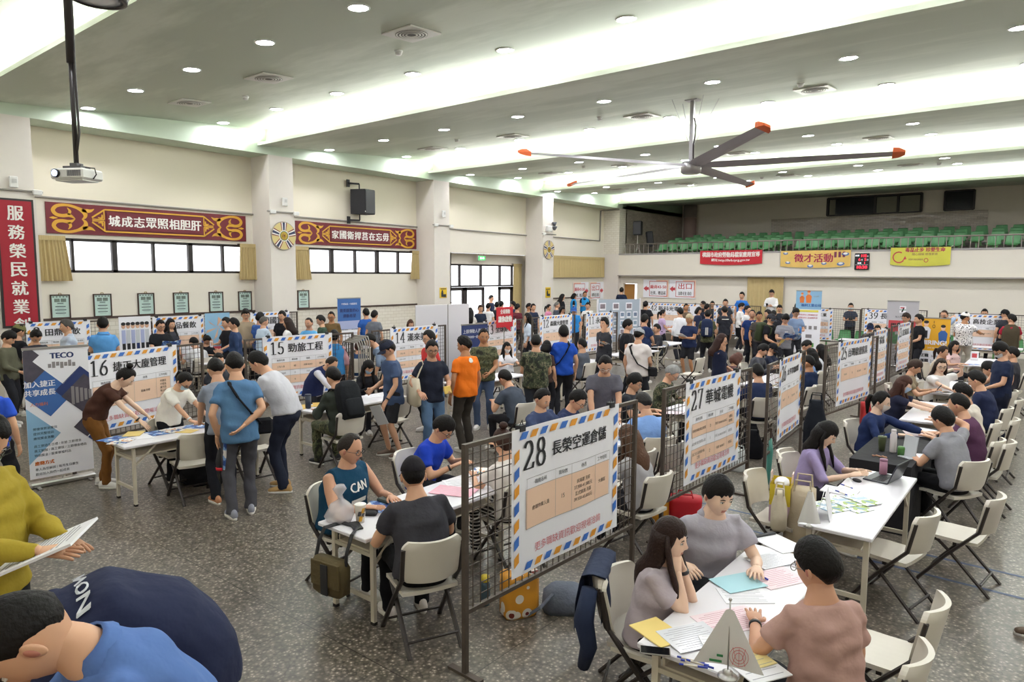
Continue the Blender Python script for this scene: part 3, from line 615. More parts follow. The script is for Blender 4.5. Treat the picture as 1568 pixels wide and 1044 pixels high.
arrow_sign('廠商43-50', '社資、贈品區', False, 'red 43-50 sign with left arrow under the balcony', (-14.5, BY - .03, 2.11), 0)
arrow_sign('出口', '請往前', False, 'large red exit sign with left arrow under the balcony', (-13.2, BY - .03, 2.11), 0)
arrow_sign('廠商43-50', '社資、贈品區', True, 'red 43-50 sign with right arrow on the window wall', (WX + .03, 26.35, 1.98), RZ)
arrow_sign('出口', '請往前', True, 'red exit sign with right arrow on the window wall', (WX + .03, 27.7, 1.98), RZ, 1.2)
# ================================================================ BALCONY
rail = empty('balcony_railing', (0, 28.32, 3.7), 0, 'long grey metal railing along the balcony edge', 'railing'); M_rail = mat('railing_steel', '8F8780', .4, .5)
b = MB(); b.cyl((-16.05, 0, .43), (RX, 0, .43), .028, 8); b.build('handrail', M_rail, rail, True)
k = 0; x = -16.02; pm = None
while x < .6:
    if pm is None: pm = MB().cyl((0, 0, 0), (0, 0, .42), .016, 6).build('baluster', M_rail, rail); p = pm
    else: p = pm.copy(); COL.objects.link(p); p.parent = rail
    p.location = (x, 0, 0); x += .235
b = MB()
while x < RX: b.cyl((x, 0, 0), (x, 0, .42), .016, 6); x += .235
tag(b.build('baluster_run', M_rail, rail), kind='stuff')
# seats
GREENS = [mat('seat_green_a', '8CC686', .22, var=.05), mat('seat_green_b', '7DBD8A', .22, var=.05), mat('seat_green_c', '98CC82', .22), mat('seat_green_d', '64A26C', .25)]
def seat_mesh():
    b = MB()
    # moulded shell: pan then curved back, from the front lip up
    pr = [(-.23, .40), (-.2, .43), (-.05, .42), (.1, .41), (.18, .44), (.22, .55), (.25, .68), (.265, .76), (.25, .78)]
    for sgn, off in ((1, 0), (-1, .018)):
        def fn(u, v):
            i = v * (len(pr) - 1); k = min(int(i), len(pr) - 2); f = i - k; y = pr[k][0] * (1 - f) + pr[k + 1][0] * f; z = pr[k][1] * (1 - f) + pr[k + 1][1] * f
            wd = .22 - .045 * max(0, (z - .44) / .34) - (.05 if v > .97 else 0); xx = (u - .5) * 2; cu = xx * xx
            return (xx * wd, y - cu * (.06 if z > .46 else 0) + off, z + cu * (.035 if z < .46 else 0) - off * .5)
        b.grid(fn if sgn > 0 else (lambda u, v: fn(1 - u, v)), 8, 16)
    return b
seat0 = None
ROWN = ['front row', 'second row', 'third row', 'back row']
for bi, (x0, n, bn) in enumerate(((-14.72, 10, 'left block'), (-8.55, 11, 'middle block'), (-2.05, 3, 'right block'))):
    for r in range(4):
        for i in range(n + (1 if r in (1, 3) and bi < 2 else 0)):
            if bi == 0 and r == 3 and i in (0, 4): continue
            if seat0 is None:
                seat0 = empty('stadium_seat'); seat_mesh().build('seat_shell', GREENS[0], seat0, True)
                q = MB(); q.box((0, .05, .2), (.05, .05, .42)); q.box((0, .05, .02), (.2, .2, .03)); q.box((0, .02, .39), (.3, .28, .03)); q.build('pedestal', M_dark, seat0); o = seat0
                seat0.children[0].material_slots[0].link = 'OBJECT'; seat0.children[0].material_slots[0].material = GREENS[0]
            else: o = copy_tree(seat0)
            sh = [c for c in o.children if c.name.startswith('seat_shell')][0]; sh.material_slots[0].material = GREENS[random.choice((0, 1, 2, 0)) if r < 3 else 3]
            o.location = (x0 + i * .535 + (.04 if r % 2 else 0), 29.35 + .8 * r, 3.45 + .15 * r - (0 if r else .02))
            tag(o, 'green plastic balcony seat, %s from left in %s of %s' % (ORD[i], ROWN[r], bn), 'seat', 'green balcony seats')
# speakers on tripod and wall behind
t = empty('tripod_loudspeaker', (-15.75, 28.95, 3.45), math.radians(15), 'black loudspeaker on silver tripod behind balcony railing', 'loudspeaker')
b = MB(); b.box((0, 0, 1.45), (.4, .34, .66), bev=.04); b.build('cabinet', M_spk, t)
b = MB(); b.box((0, -.175, 1.45), (.34, .02, .58)); b.build('grille', M_grl, t)
b = MB(); b.cyl((0, 0, .45), (0, 0, 1.12), .02, 8); b.build('pole', mat('silver', 'BDBBB8', .3, .9), t)
for k in range(3): a = k * 2.09 + .5; MB().cyl((0, 0, .62), (.32 * math.cos(a), .32 * math.sin(a), 0.02), .014, 6).build('leg', MATS['silver'], t)
t = empty('folded_speaker', (-15.3, 29.3, 4.3), math.radians(-50), 'second black loudspeaker tilted behind the tripod one', 'loudspeaker')
b = MB(); b.box((0, 0, .1), (.3, .3, .72), rot=(.12, 0, 0), bev=.04); b.build('cabinet', M_spk, t); b = MB(); b.cyl((0, 0, -.82), (0, 0, -.2), .02, 8); b.cyl((0, 0, -.85), (0, 0, -.82), .2, 12); b.build('stand', M_spk, t)
# cloth banners on the parapet
def cloth_banner(x0, x1, z0, z1, mats, lab, draw, sag=.06):
    w, h = x1 - x0, z1 - z0; t = empty('cloth_banner', ((x0 + x1) / 2, 28.27, z1), 0, lab, 'banner', 'cloth banners on the balcony')
    mb = MB(); mb.grid(lambda u, v: (-w / 2 + u * w, 0, -v * h), 24, 8, 0); draw(mb, w, h)
    def warp(p):
        u = p[:, 0] / w; v = -p[:, 2] / h
        return np.stack([p[:, 0], p[:, 1] - .03 - .012 * np.sin(u * 26) * v, p[:, 2] - sag * (1 - (2 * u) ** 2) * np.clip(v, 0, 1)], 1)
    mb.map(warp); mb.build('cloth', mats, t)
    b = MB()
    for s in (-1, 1): b.tube([(s * w / 2, -.03, 0), (s * (w / 2 + .05), -.0, .05)], .006, 5)
    b.build('tie', M_plastic, t)
M_bred = mat('banner_red', 'C8202F', .6); M_byel = mat('banner_gold', 'E6C069', .6, var=.15, vscale=2.5); M_blime = mat('banner_lime', 'D3CF4F', .6, var=.12, vscale=2); M_mag = mat('print_magenta', 'A9224F', .6); M_prple = mat('print_plum', '7C3550', .6); M_pblue = mat('print_blue', '5B7DB5', .6)
def d1(mb, w, h): put_text(mb, '桃園市政府勞動局檔案應用宣導', 0, -.26, .2, 1, w=w * .92, align='c', bold=.008); put_text(mb, '網址:http://lhrb.tycg.gov.tw', 0, -.44, .13, 1, w=w * .62, align='c', bold=.004)
cloth_banner(-12.33, -9.67, 3.22, 3.77, [M_bred, M_swhite], 'red cloth banner with white characters on balcony', d1)
def d2(mb, w, h):
    put_text(mb, '徵才活動', -.05, -.42, .3, 1, w=w * .55, align='c', bold=.012)
    for x, z, s in ((-1.1, -.1, .1), (-1., -.45, .1), (-.15, -.55, .12), (.35, -.46, .1), (.95, -.5, .14), (1.1, -.15, .14)): mb.ell((x, -.004, z), (s, .002, s * .5), 2, 8, 4); mb.ell((x, -.006, z + .02), (s * .6, .002, s * .3), 3, 8, 4)
    for x in (.75, .9, 1.05): mb.box((x, -.004, -.16), (.09, .002, .2), 4)
cloth_banner(-8.94, -6.36, 3.1, 3.71, [M_byel, M_mag, M_pblue, M_swhite, M_prple], 'yellow orange cloth banner with dark red characters on balcony', d2)
def d3(mb, w, h):
    put_text(mb, '毒品止步 珍愛生命', .15, -.15, .14, 1, w=w * .66, align='c', bold=.008); put_text(mb, '關心接納 修復家庭', .15, -.26, .08, 2, w=w * .42, align='c'); put_text(mb, '桃園市政府勞動局', -.12, -.42, .06, 2, w=.45, align='c')
    P = _arc(-w / 2 + .27, -.33, .2, .2, 60, 330, 16)
    for a, c in zip(P, P[1:]): mb.add([(a[0], -.004, a[1]), (c[0], -.004, c[1]), (-w / 2 + .27 + (c[0] + w / 2 - .27) * .8, -.004, -.33 + (c[1] + .33) * .8), (-w / 2 + .27 + (a[0] + w / 2 - .27) * .8, -.004, -.33 + (a[1] + .33) * .8)], [(0, 1, 2, 3)], 3)
    mb.add([(-w / 2 + .4, -.005, -.42), (-w / 2 + .52, -.005, -.38), (-w / 2 + .47, -.005, -.28)], [(0, 1, 2)], 3)
    P = _arc(.2, -.42, .07, .07, 0, 360, 14)
    for a, c in zip(P, P[1:]): mb.add([(a[0], -.004, a[1]), (c[0], -.004, c[1]), (.2 + (c[0] - .2) * .7, -.004, -.42 + (c[1] + .42) * .7), (.2 + (a[0] - .2) * .7, -.004, -.42 + (a[1] + .42) * .7)], [(0, 1, 2, 3)], 3)
cloth_banner(-5.03, -3.17, 3.15, 3.76, [M_blime, M_mag, M_prple, M_sigred], 'lime yellow cloth banner with magenta characters on balcony', d3)
# digital clock
t = empty('digital_clock', (-5.97, 28.28, 3.27), 0, 'black digital wall clock with red numerals on balcony', 'clock')
b = MB(); b.box((0, -.03, 0), (.5, .06, .62), bev=.02); b.build('case', M_spk, t)
b = MB(); M_lr = mat('red_digits', 'FF2A3C', .5, emit=2.2); b.box((0, -.063, -.12), (.44, .004, .006), 1)
put_text(b, '115', .07, .17, .09, 0, w=.17, align='c', z=.066, bold=.006); put_text(b, '6', -.08, .03, .09, 0, align='c', z=.066, bold=.006); put_text(b, '5', .12, .03, .09, 0, align='c', z=.066, bold=.006); put_text(b, '1', .1, -.09, .07, 0, align='c', z=.066, bold=.006)
put_text(b, '10:30', .02, -.26, .1, 0, w=.34, align='c', z=.066, bold=.006); put_text(b, '民國', -.16, .19, .06, 1, align='c', z=.066, bold=.004); put_text(b, '年', .2, .17, .05, 1, align='c', z=.066); put_text(b, '月', .0, .03, .06, 1, align='c', z=.066); put_text(b, '日', .2, .03, .06, 1, align='c', z=.066); put_text(b, '星期', -.08, -.09, .06, 1, align='c', z=.066, bold=.004)
b.build('display', [M_lr, mat('lit_white', 'DADDE4', .5, emit=.6)], t)
# ================================================================ FURNITURE
M_chair = mat('chair_plastic', 'D2CBBE', .45, var=.02, vscale=20); M_cframe = mat('chair_frame', '3A3431', .4, .3)
M_table = mat('table_top', 'E3E0E4', .3); M_tleg = mat('table_leg', 'CFC6B4', .4); M_rust = mat('rack_steel', '5A5048', .55, .4, var=.2, vscale=20)
M_foot = mat('rubber_foot', '2B2623', .8)
def make_chair():
    t = empty('folding_chair')
    b = MB(); n = 8     # seat: slightly dished slab
    def seat(u, v): x = (u - .5) * .43; y = -.19 + v * .4; return (x, y, .445 + .012 * (2 * u - 1) ** 2 - .02 * max(0, v - .8) * 5 * .5 - .006 * math.cos((v - .5) * 3))
    top = [[seat(i / n, j / n) for i in range(n + 1)] for j in range(n + 1)]
    b.grid(lambda u, v: seat(u, v), n, n); b.grid(lambda u, v: tuple(np.array(seat(1 - u, v)) - np.array([0, 0, .03])), n, n)
    def rim(p): return [p[k] for k in range(len(p))]
    E_ = [top[0], [r[-1] for r in top], top[-1][::-1], [r[0] for r in top][::-1]]
    for e in E_:
        for p, q in zip(e, e[1:]): b.quad(p, (p[0], p[1], p[2] - .03), (q[0], q[1], q[2] - .03), q)
    b.build('seat', M_chair, t, False)
    b = MB()            # curved backrest with rounded upper corners
    def back(u, v, off=0.):
        w = .235 - .02 * (1 - v) - (.05 * ((v - .82) / .18) ** 2 if v > .82 else 0) - (.03 * ((.15 - v) / .15) ** 2 if v < .15 else 0)
        x = (u - .5) * 2; return (x * w, -.225 - .06 * v + .045 * x * x + off - .03 * (1 - x * x), .53 + v * .32)
    b.grid(lambda u, v: back(1 - u, v, -.018), 10, 10); b.grid(lambda u, v: back(u, v, .012), 10, 10)
    k = 20; ed = [(i / k, 0) for i in range(k)] + [(1, i / k) for i in range(k)] + [(1 - i / k, 1) for i in range(k)] + [(0, 1 - i / k) for i in range(k)]
    for p, q in zip(ed, ed[1:] + ed[:1]): b.quad(back(*p, .012), back(*p, -.018), back(*q, -.018), back(*q, .012))
    bk = b.build('backrest', M_chair, t, True)
    b = MB(); b.box((0, -.305, .77), (.085, .012, .018)); b.build('hand_slot', M_cframe, bk)
    for s in (-1, 1):
        b = MB(); b.tube([(s * .225, -.25, .8), (s * .222, -.2, .56), (s * .225, .03, .3), (s * .235, .235, .03), (s * .235, .25, .0)], .02, 6, flat=.75); lg = b.build('leg', M_cframe, t)
        b = MB(); b.tube([(s * .2, .13, .425), (s * .2, .02, .33), (s * .2, -.3, .0)], .019, 6, flat=.75); b.build('leg', M_cframe, t)
    b = MB(); b.cyl((-.23, .19, .09), (.23, .19, .09), .011, 6); b.build('crossbar', M_cframe, t)
    b = MB(); b.cyl((-.2, -.23, .09), (.2, -.23, .09), .011, 6); b.build('crossbar', M_cframe, t)
    b = MB(); b.box((0, -.02, .405), (.4, .03, .03)); b.box((0, .12, .41), (.4, .03, .03)); b.build('seat_rail', M_cframe, t)
    return t
_chair = None
def chair(x, y, ang, label):
    """ang: world direction (degrees) the sitter faces"""
    global _chair
    if _chair is None: _chair = make_chair(); o = _chair
    else: o = copy_tree(_chair)
    o.location = (x, y, 0); o.rotation_euler = (0, 0, math.radians(ang - 90)); return tag(o, label, 'chair', 'white folding chairs')
_table = None
def table(x, y, rz, label, ln=1.8, wd=.55):
    """long axis local y"""
    global _table
    t = empty('folding_table', (x, y, 0), math.radians(rz), label, 'table', 'white folding tables')
    b = MB(); b.box((0, 0, .725), (wd, ln, .032), bev=.006); b.build('tabletop', M_table, t)
    b = MB(); b.box((0, 0, .58), (wd * .62, ln * .86, .015)); b.box((-wd * .31, 0, .6), (.012, ln * .86, .05)); b.build('under_shelf', M_tleg, t)
    for sy in (-1, 1):
        yy = sy * (ln / 2 - .12)
        for sx in (-1, 1):
            b = MB(); b.box((sx * (wd / 2 - .06), yy, .365), (.04, .03, .69)); lg = b.build('leg', M_tleg, t)
            b = MB(); b.box((sx * (wd / 2 - .06), yy, .012), (.044, .034, .024)); b.build('rubber_foot', M_foot, lg)
        b = MB(); b.box((0, yy, .2), (wd - .1, .025, .035)); b.build('crossbar', M_tleg, t)
        b = MB(); b.box((0, yy, .56), (wd - .1, .025, .03)); b.build('crossbar', M_tleg, t)
        for sx in (-1, 1):
            b = MB(); b.box((sx * (wd / 2 - .06), yy - sy * .13, .59), (.02, .36, .022), rot=(sy * -.72, 0, 0)); b.build('brace', M_tleg, t)
    return t
# ---- grid panels
_grids = {}
def panel(a, b_, label, z0=.45, z1=1.62, pitch=.075):
    a, b_ = np.array(a), np.array(b_); d = b_ - a; w = float(np.linalg.norm(d)); ang = math.atan2(d[1], d[0]); c = (a + b_) / 2
    t = empty('grid_panel', (c[0], c[1], 0), ang, label, 'grid panel', 'steel grid panels')
    for s in (-1, 1): b = MB(); b.box((s * w / 2, 0, z1 / 2), (.035, .035, z1)); b.box((s * w / 2, 0, .01), (.05, .3, .02)); b.build('post', M_rust, t)
    for z in (z0, z1 - .015): b = MB(); b.box((0, 0, z), (w - .03, .03, .03)); b.build('rail', M_rust, t)
    b = MB(); n = int(w / pitch)
    for i in range(1, n): b.box((-w / 2 + i * w / n, 0, (z0 + z1) / 2), (.006, .006, z1 - z0 - .02))
    m = int((z1 - z0) / pitch)
    for i in range(1, m): b.box((0, .005, z0 + i * (z1 - z0) / m), (w - .03, .006, .006))
    b.build('wire_grid', M_rust, t)
    return t
M_air_b = mat('airmail_blue', '3F74C9', .6); M_air_o = mat('airmail_orange', 'E29A33', .6); M_pgrey = mat('print_grey', '8C8688', .6); M_pred = mat('print_red', 'CF6A72', .6)
PM = [M_paper, M_air_b, M_air_o, M_black, M_peach, M_pgrey, M_pred]
def poster_geo(w, h, num, name, rows, nameh=.17, small=True):
    mb = MB(); mb.grid(lambda u, v: ((u - .5) * w, 0, v * h), 24, 16, 0)
    k = 0; s = .085; q = .026
    def para(x, z, vert):
        nonlocal k
        k += 1; m = 1 if k % 2 else 2
        if vert: p = [(x - q, z - .055), (x + q, z - .02), (x + q, z + .055), (x - q, z + .02)]
        else: p = [(x - .055, z - q), (x + .02, z - q), (x + .055, z + q), (x - .02, z + q)]
        mb.add([(a, -.002, c) for a, c in p], [(0, 1, 2, 3)], m)
    nx = int((w - .14) / .125); nz = int((h - .14) / .125)
    for i in range(nx): para(-w / 2 + .13 + i * (w - .2) / nx, h - .055, 0)
    for i in range(nz): para(w / 2 - .05, h - .13 - i * (h - .2) / nz, 1)
    for i in range(nx): para(w / 2 - .13 - i * (w - .2) / nx, .055, 0)
    for i in range(nz): para(-w / 2 + .05, .13 + i * (h - .2) / nz, 1)
    zt = h - .34
    nw = .14 * len(num)
    if num: put_num(mb, num, -w / 2 + .12, zt + .02, .22, 3)
    aw = w - .4 - nw; nameh = min(nameh, aw / len(name) * .93); put_text(mb, name, -w / 2 + .2 + nw, zt + .12 - nameh / 2, nameh, 3, w=min(aw, len(name) * nameh * 1.2), bold=.004)
    tx0, tx1 = -w / 2 + .16, w / 2 - .14; cols = [0, .32, .5, .8, 1.]
    z = zt - .05
    for j, c in enumerate('職務名稱 職缺數 待遇 工作地點'.split()):
        xc = tx0 + (tx1 - tx0) * (cols[j] + cols[j + 1]) / 2; put_text(mb, c, xc, z - .055, .035, 3, align='c')
    def line(x0, z0, x1, z1): mb.grid(lambda u, v: (x0 + u * (x1 + .003 - x0), -.0018, z0 + v * (z1 + .003 - z0)), 16, 1, 5)
    zb = z - .08; line(tx0, z, tx1, z)
    for i, (rh, pc, cells) in enumerate(rows):
        if pc: mb.grid(lambda u, v: (tx0 + u * (tx1 - tx0), -.0011, zb - rh + v * rh), 24, 3, 4)
        line(tx0, zb, tx1, zb)
        for j, c in enumerate(cells):
            ls = c.split('|'); xc = tx0 + (tx1 - tx0) * (cols[j] + cols[j + 1]) / 2
            for li, t in enumerate(ls):
                if t: put_text(mb, t, xc, zb - rh / 2 + (len(ls) / 2 - li - .5) * .05 - .018, .034, 5 if not pc else 3, align='c')
        zb -= rh
    line(tx0, zb, tx1, zb)
    for c in cols: mb.add([(tx0 + (tx1 - tx0) * c, -.003, zb), (tx0 + (tx1 - tx0) * c + .003, -.003, zb), (tx0 + (tx1 - tx0) * c + .003, -.003, z), (tx0 + (tx1 - tx0) * c, -.003, z)], [(0, 1, 2, 3)], 5)
    put_text(mb, '更多職缺資訊歡迎現場洽詢', 0, .13, .07, 6, w=w * .62, align='c')
    return mb
def poster(a, b_, num, name, rows, label, h=1.1, z1=1.64, nameh=.17, back=.025):
    a, b_ = np.array(a), np.array(b_); d = b_ - a; w = float(np.linalg.norm(d)); ang = math.atan2(d[1], d[0]); c = (a + b_) / 2; n = np.array([d[1], -d[0]]) / w * back
    t = empty('booth_poster', (c[0] + n[0], c[1] + n[1], z1 - h), ang, label, 'poster', 'airmail bordered booth posters')
    mb = poster_geo(w, h, num, name, rows, nameh)
    mb.map(lambda p: p * np.array([1, 3.5, 1]) + np.stack([p[:, 0] * 0, -.012 * np.sin(p[:, 0] * 4.1 + 1) ** 2 - .03 * np.clip(.35 - p[:, 2], 0, 1) ** 2, p[:, 2] * 0], 1))
    mb.build('sheet', PM, t)
    for s in (-.42, .42):
        q = MB(); q.box((s * w, .005, h + .0), (.06, .05, .045)); q.tube([(s * w - .02, 0, h + .02), (s * w, -.01, h + .06), (s * w + .02, 0, h + .02)], .004, 5); q.build('binder_clip', M_black, t)
    return t
def on_line(px, py, p, q):
    """where the sight line through a pixel column crosses the panel's line"""
    d = ray(px, py)[:2]; p = np.array(p); e = np.array(q) - p; k = (p[0] * d[1] - p[1] * d[0]) / (e[1] * d[0] - e[0] * d[1]); return p + e * k
def pp(a, b, z=1.62): return at(*a, z), at(*b, z)
R1 = [(.3, 1, ['倉儲作業人員', '15', '試用期 月薪|37,500-41,000元|正式錄用 月薪|39,500-43,000元', '大園區'])]
R2 = [(.15, 1, ['現場技術員 組立組裝', '3', '月薪 35,000-50,000元', '大園區|觀音區']), (.13, 0, ['組立組 自主管理人員', '1', '月薪 35,000-50,000元', '觀音區']), (.15, 1, ['施工組 品檢設計員|工程', '2', '月薪 38,000元', '大園區'])]
R3 = [(.22, 1, ['作業人員', '8', '月薪 33,000元', '龜山區'])]
R4 = [(.3, 1, ['保全人員 清潔|社區秘書', '20', '面議 月薪', '桃園區|中壢區|蘆竹區|龜山區|八德區'])]
R5 = [(.14, 1, ['工程人員', '10', '月薪 40,000', '蘆竹']), (.1, 0, ['助理工程師', '2', '月薪', '大園']), (.14, 1, ['行政人員', '6', '月薪', '龜山'])]
east = [('28', '長榮空運倉儲', R1, (778, 662), (943, 622), (712, 680), (973, 612), .2), ('27', '華城電機', R2, (1045.6, 588.5), (1130.7, 568), (1017.6, 595), (1150, 562.6), .19),
        ('26', '太平洋電線電纜', R3, (1189.7, 551.5), (1225, 538), (1177, 558), (1232, 536), .15), ('25', '台灣歐德傢具', R3, (1281, 525), (1332, 517.5), (1265, 528), (1344, 514), .18),
        ('24', '家福', R5, (1336, 508), (1357, 504), (1322, 512), (1362, 502), .17), ('23', '宜家居家', R5, (1373, 497), (1393, 493.5), (1366, 499), (1398, 492), .17)]
for nm, tx, rw, a, b, pa, pb, nh in east:
    p, q = pp(pa, pb); panel(p, q, 'brown steel grid panel carrying the number %s poster' % nm)
    p, q = on_line(*a, p, q), on_line(*b, p, q); poster(p, q, nm, tx, rw, 'airmail bordered poster numbered %s' % nm, nameh=nh)
mid = [('16', '捷正大廈管理', R4, (118, 545), (268, 530), (104, 547), (308.6, 524.5), .19), ('15', '勁旅工程', R5, (400, 517), (507, 511), (375, 519.6), (539.5, 508.5), .2),
       ('14', '漢來美食', R5, (595.5, 503), (669, 497.5), (569.7, 506), (681.7, 497), .18), ('13', '全球傳動', R5, (738, 493), (789, 488), (730, 494), (799, 488), .2),
       ('12', '森園大廈管理', R3, (825, 484.5), (874.6, 481.5), (815, 486), (880, 481), .19), ('11', '永豐餘', R3, (896, 480), (937, 478), (894, 481), (945, 477.5), .19)]
for nm, tx, rw, a, b, pa, pb, nh in mid:
    p, q = pp(pa, pb); panel(p, q, 'brown steel grid panel carrying the number %s poster' % nm)
    p, q = on_line(*a, p, q), on_line(*b, p, q); poster(p, q, nm, tx, rw, 'airmail bordered poster numbered %s' % nm, nameh=nh)
XW = -16.25
def wl(px, py=485): return (XW, atX(px, py, XW)[0])
wall_row = [((38, 497), (137, 489.5), '2', '田鼎餐飲', R3, 'airmail bordered poster with a field character by the red banner'), ((232, 485), (311, 482), '3', '王品餐飲', R3, 'airmail bordered poster between two red captioned photo posters'), ((382, 476), (442, 475), '1', '德國寶', R3, 'airmail bordered poster behind the man in the beige blazer')]
for i, (a, b, nm, tx, rw, lab) in enumerate(wall_row):
    p, q = wl(*a), wl(*b); panel((p[0], p[1] - .15), (q[0], q[1] + .25), 'steel grid panel against the window wall behind ' + ('the poster beside the red banner', 'the poster between photo posters', 'the beige blazer man')[i], z1=1.7)
    poster(p, q, nm, tx, rw, lab, z1=1.72, nameh=.19)
BYR = 25.6
def bl(px, py=470): return (atY(px, py, BYR)[0], BYR)
back_row = [((993, 463), (1072, 463), '42', '新科光電材料', R3, 'airmail bordered poster numbered 42', (985, 1086)), ((1094, 467), (1150, 467), '41', '金元福包裝', R3, 'airmail bordered poster below the red balcony banner', (1088, 1165)), ((1222, 471), (1276, 472), '40', '信立工業', R5, 'airmail bordered poster beside blue roll-up with two workers', (1215, 1318)),
            ((1325, 473), (1385, 475), '39', '長春', R5, 'airmail bordered poster numbered 39', (1320, 1420)), ((1463, 480), (1545, 481), '38', '高技企業', R3, 'airmail bordered poster behind the white capped man', (1440, 1600))]
for (a, b, nm, tx, rw, lab, (g0, g1)) in back_row:
    z1 = atY(*a, BYR)[1]
    panel(bl(g0), bl(g1), 'steel grid panel under the balcony carrying the ' + lab.replace('airmail bordered ', '')[:60], z1=z1 + .02)
    poster(bl(*a), bl(*b), nm, tx, rw, lab, z1=z1, nameh=.19)
# ---- stacked rails between posters 15 and 14
t = empty('stacked_rails', (-10.45, 8.25, 0), RZ, 'bundle of curved grey metal rails right of poster 15', 'rails')
for i in range(6): b = MB(); b.tube([(.05 * i - .12, -.25, 0), (.05 * i - .12, -.25, 1.35 + .02 * i), (.05 * i - .12, -.2, 1.45 + .02 * i), (.05 * i - .12, .2, 1.45 + .02 * i), (.05 * i - .12, .25, 1.35 + .02 * i), (.05 * i - .12, .25, 0)], .014, 6); b.build('rail', M_cond, t, True)
# ---- tables
TX1, TX2, TX3 = -1.43, -4.3, -8.6
tabs = [(TX1, 4.13, 'white folding table in front with small white flag'), (TX1 + .13, 6.72, 'white folding table with the open laptop'), (TX1, 11.75, 'white folding table with black bottle near the masked standing man'),
        (TX1, 14.6, 'white folding table beside the yellow hiring banner'), (TX2, 4.12, 'white folding table with plastic bag and paper cup'), (TX2, 7.2, 'white folding table behind posters 28 and 27'),
        (TX2, 10.3, 'white folding table beside the grey haired camouflage man'), (TX2, 13.35, 'white folding table behind poster 26'), (TX3, 4.13, 'white folding table where the brown clad woman leans'),
        (TX3, 6.71, 'white folding table with the dark tumbler'), (TX3, 9.9, 'white folding table before poster 14'), (TX3, 12.9, 'white folding table before poster 13'), (TX3, 15.7, 'white folding table before poster 12'), (-9.05, 18.2, 'white folding table of the charcoal jacket sitter'), (TX1, 19.4, 'white folding table with the white carton')]
for x, y, lab in tabs: table(x, y, 0, lab, wd=.7 if x == -9.05 else .6 if x < -3 else .55, ln=2.05 if 6.7 < y < 6.73 and x > -3 else 1.8)
table(-14.9, 8.3, 0, 'white folding table before the group photo poster'); table(-14.9, 11.3, 0, 'white folding table before the beige blazer man')
table(-11.6, 23.6, 90, 'white folding table before poster 42'); table(-4.6, 23.6, 90, 'white folding table before poster 39'); table(-1.7, 23.7, 90, 'white folding table behind the white capped man')
# black clothed table
t = empty('clothed_table', (TX1, 9.25, 0), 0, 'table covered with a black cloth to the floor', 'table')
M_bcloth = mat('black_cloth', '1E1D20', .85, bump=.3, bscale=12)
b = MB()
def ring(z, k): return [(sx * (.3 + .02 * k * math.sin(7 * sy + z)) , sy * 1.15, z) for sx, sy in ((-1, -1), (1, -1), (1, -.5), (1, 0), (1, .5), (1, 1), (-1, 1), (-1, .5), (-1, 0), (-1, -.5))]
b.loft([ring(.0, 2), ring(.4, 1), ring(.735, 0), ring(.75, 0)]); b.build('cloth', M_bcloth, t)
b = MB(); b.box((0, 0, .71), (.56, 2.2, .03)); b.build('tabletop', M_table, t)
# ---- roll-up and standing banners
def rollup(x, y, ang, w, h, mats, lab, draw, name='rollup_banner', z0=.05, base=True, cat='banner'):
    t = empty(name, (x, y, 0), math.radians(ang), lab, cat)
    mb = MB(); mb.box((0, .004, z0 + h / 2), (w, .006, h), 0); draw(mb, w, h, z0); mb.build('print_sheet', mats, t)
    b = MB(); b.box((0, .005, z0 + h), (w + .01, .025, .03)); b.build('top_bar', MATS['silver'], t)
    if base:
        b = MB(); b.box((0, .03, .035), (w + .03, .14, .07), bev=.02)
        for s in (-1, 1): b.box((s * w * .4, .03, .01), (.04, .36, .015))
        b.build('base', MATS['silver'], t)
    b = MB(); b.cyl((0, .03, .05), (0, .03, z0 + h), .01, 6); b.build('pole', MATS['silver'], t)
    return t
M_blue1 = mat('print_sky', '8FBAD9', .55, var=.1, vscale=2); M_blue2 = mat('print_royal', '3A66A8', .55); M_blue3 = mat('print_navy', '25366B', .55); M_photo = mat('print_photo_dark', '4B4652', .5, var=.6, vscale=9); M_pgreyl = mat('print_pale_grey', 'C9CCD2', .55); M_orng = mat('print_orange', 'DE7A3A', .55); M_lilac = mat('print_lilac', 'AEB6DA', .55)
def dia(mb, cx, cz, r, m, z=.0, k=1.): mb.add([(cx - r, -z, cz), (cx, -z, cz - r * k), (cx + r, -z, cz), (cx, -z, cz + r * k)], [(0, 1, 2, 3)], m)
def clip_poly(mb, pts, w, z0, h, m, z):
    """polygon clipped to the sheet"""
    P = list(pts)
    for ax, lim, sg in ((0, -w / 2, 1), (0, w / 2, -1), (1, z0, 1), (1, z0 + h, -1)):
        out = []
        for a, b in zip(P, P[1:] + P[:1]):
            ia, ib = sg * (a[ax] - lim) >= 0, sg * (b[ax] - lim) >= 0
            if ia: out.append(a)
            if ia != ib: t = (lim - a[ax]) / (b[ax] - a[ax]); out.append((a[0] + t * (b[0] - a[0]), a[1] + t * (b[1] - a[1])))
        P = out
        if len(P) < 3: return
    mb.add([(p[0], -z, p[1]) for p in P], [tuple(range(len(P)))], m)
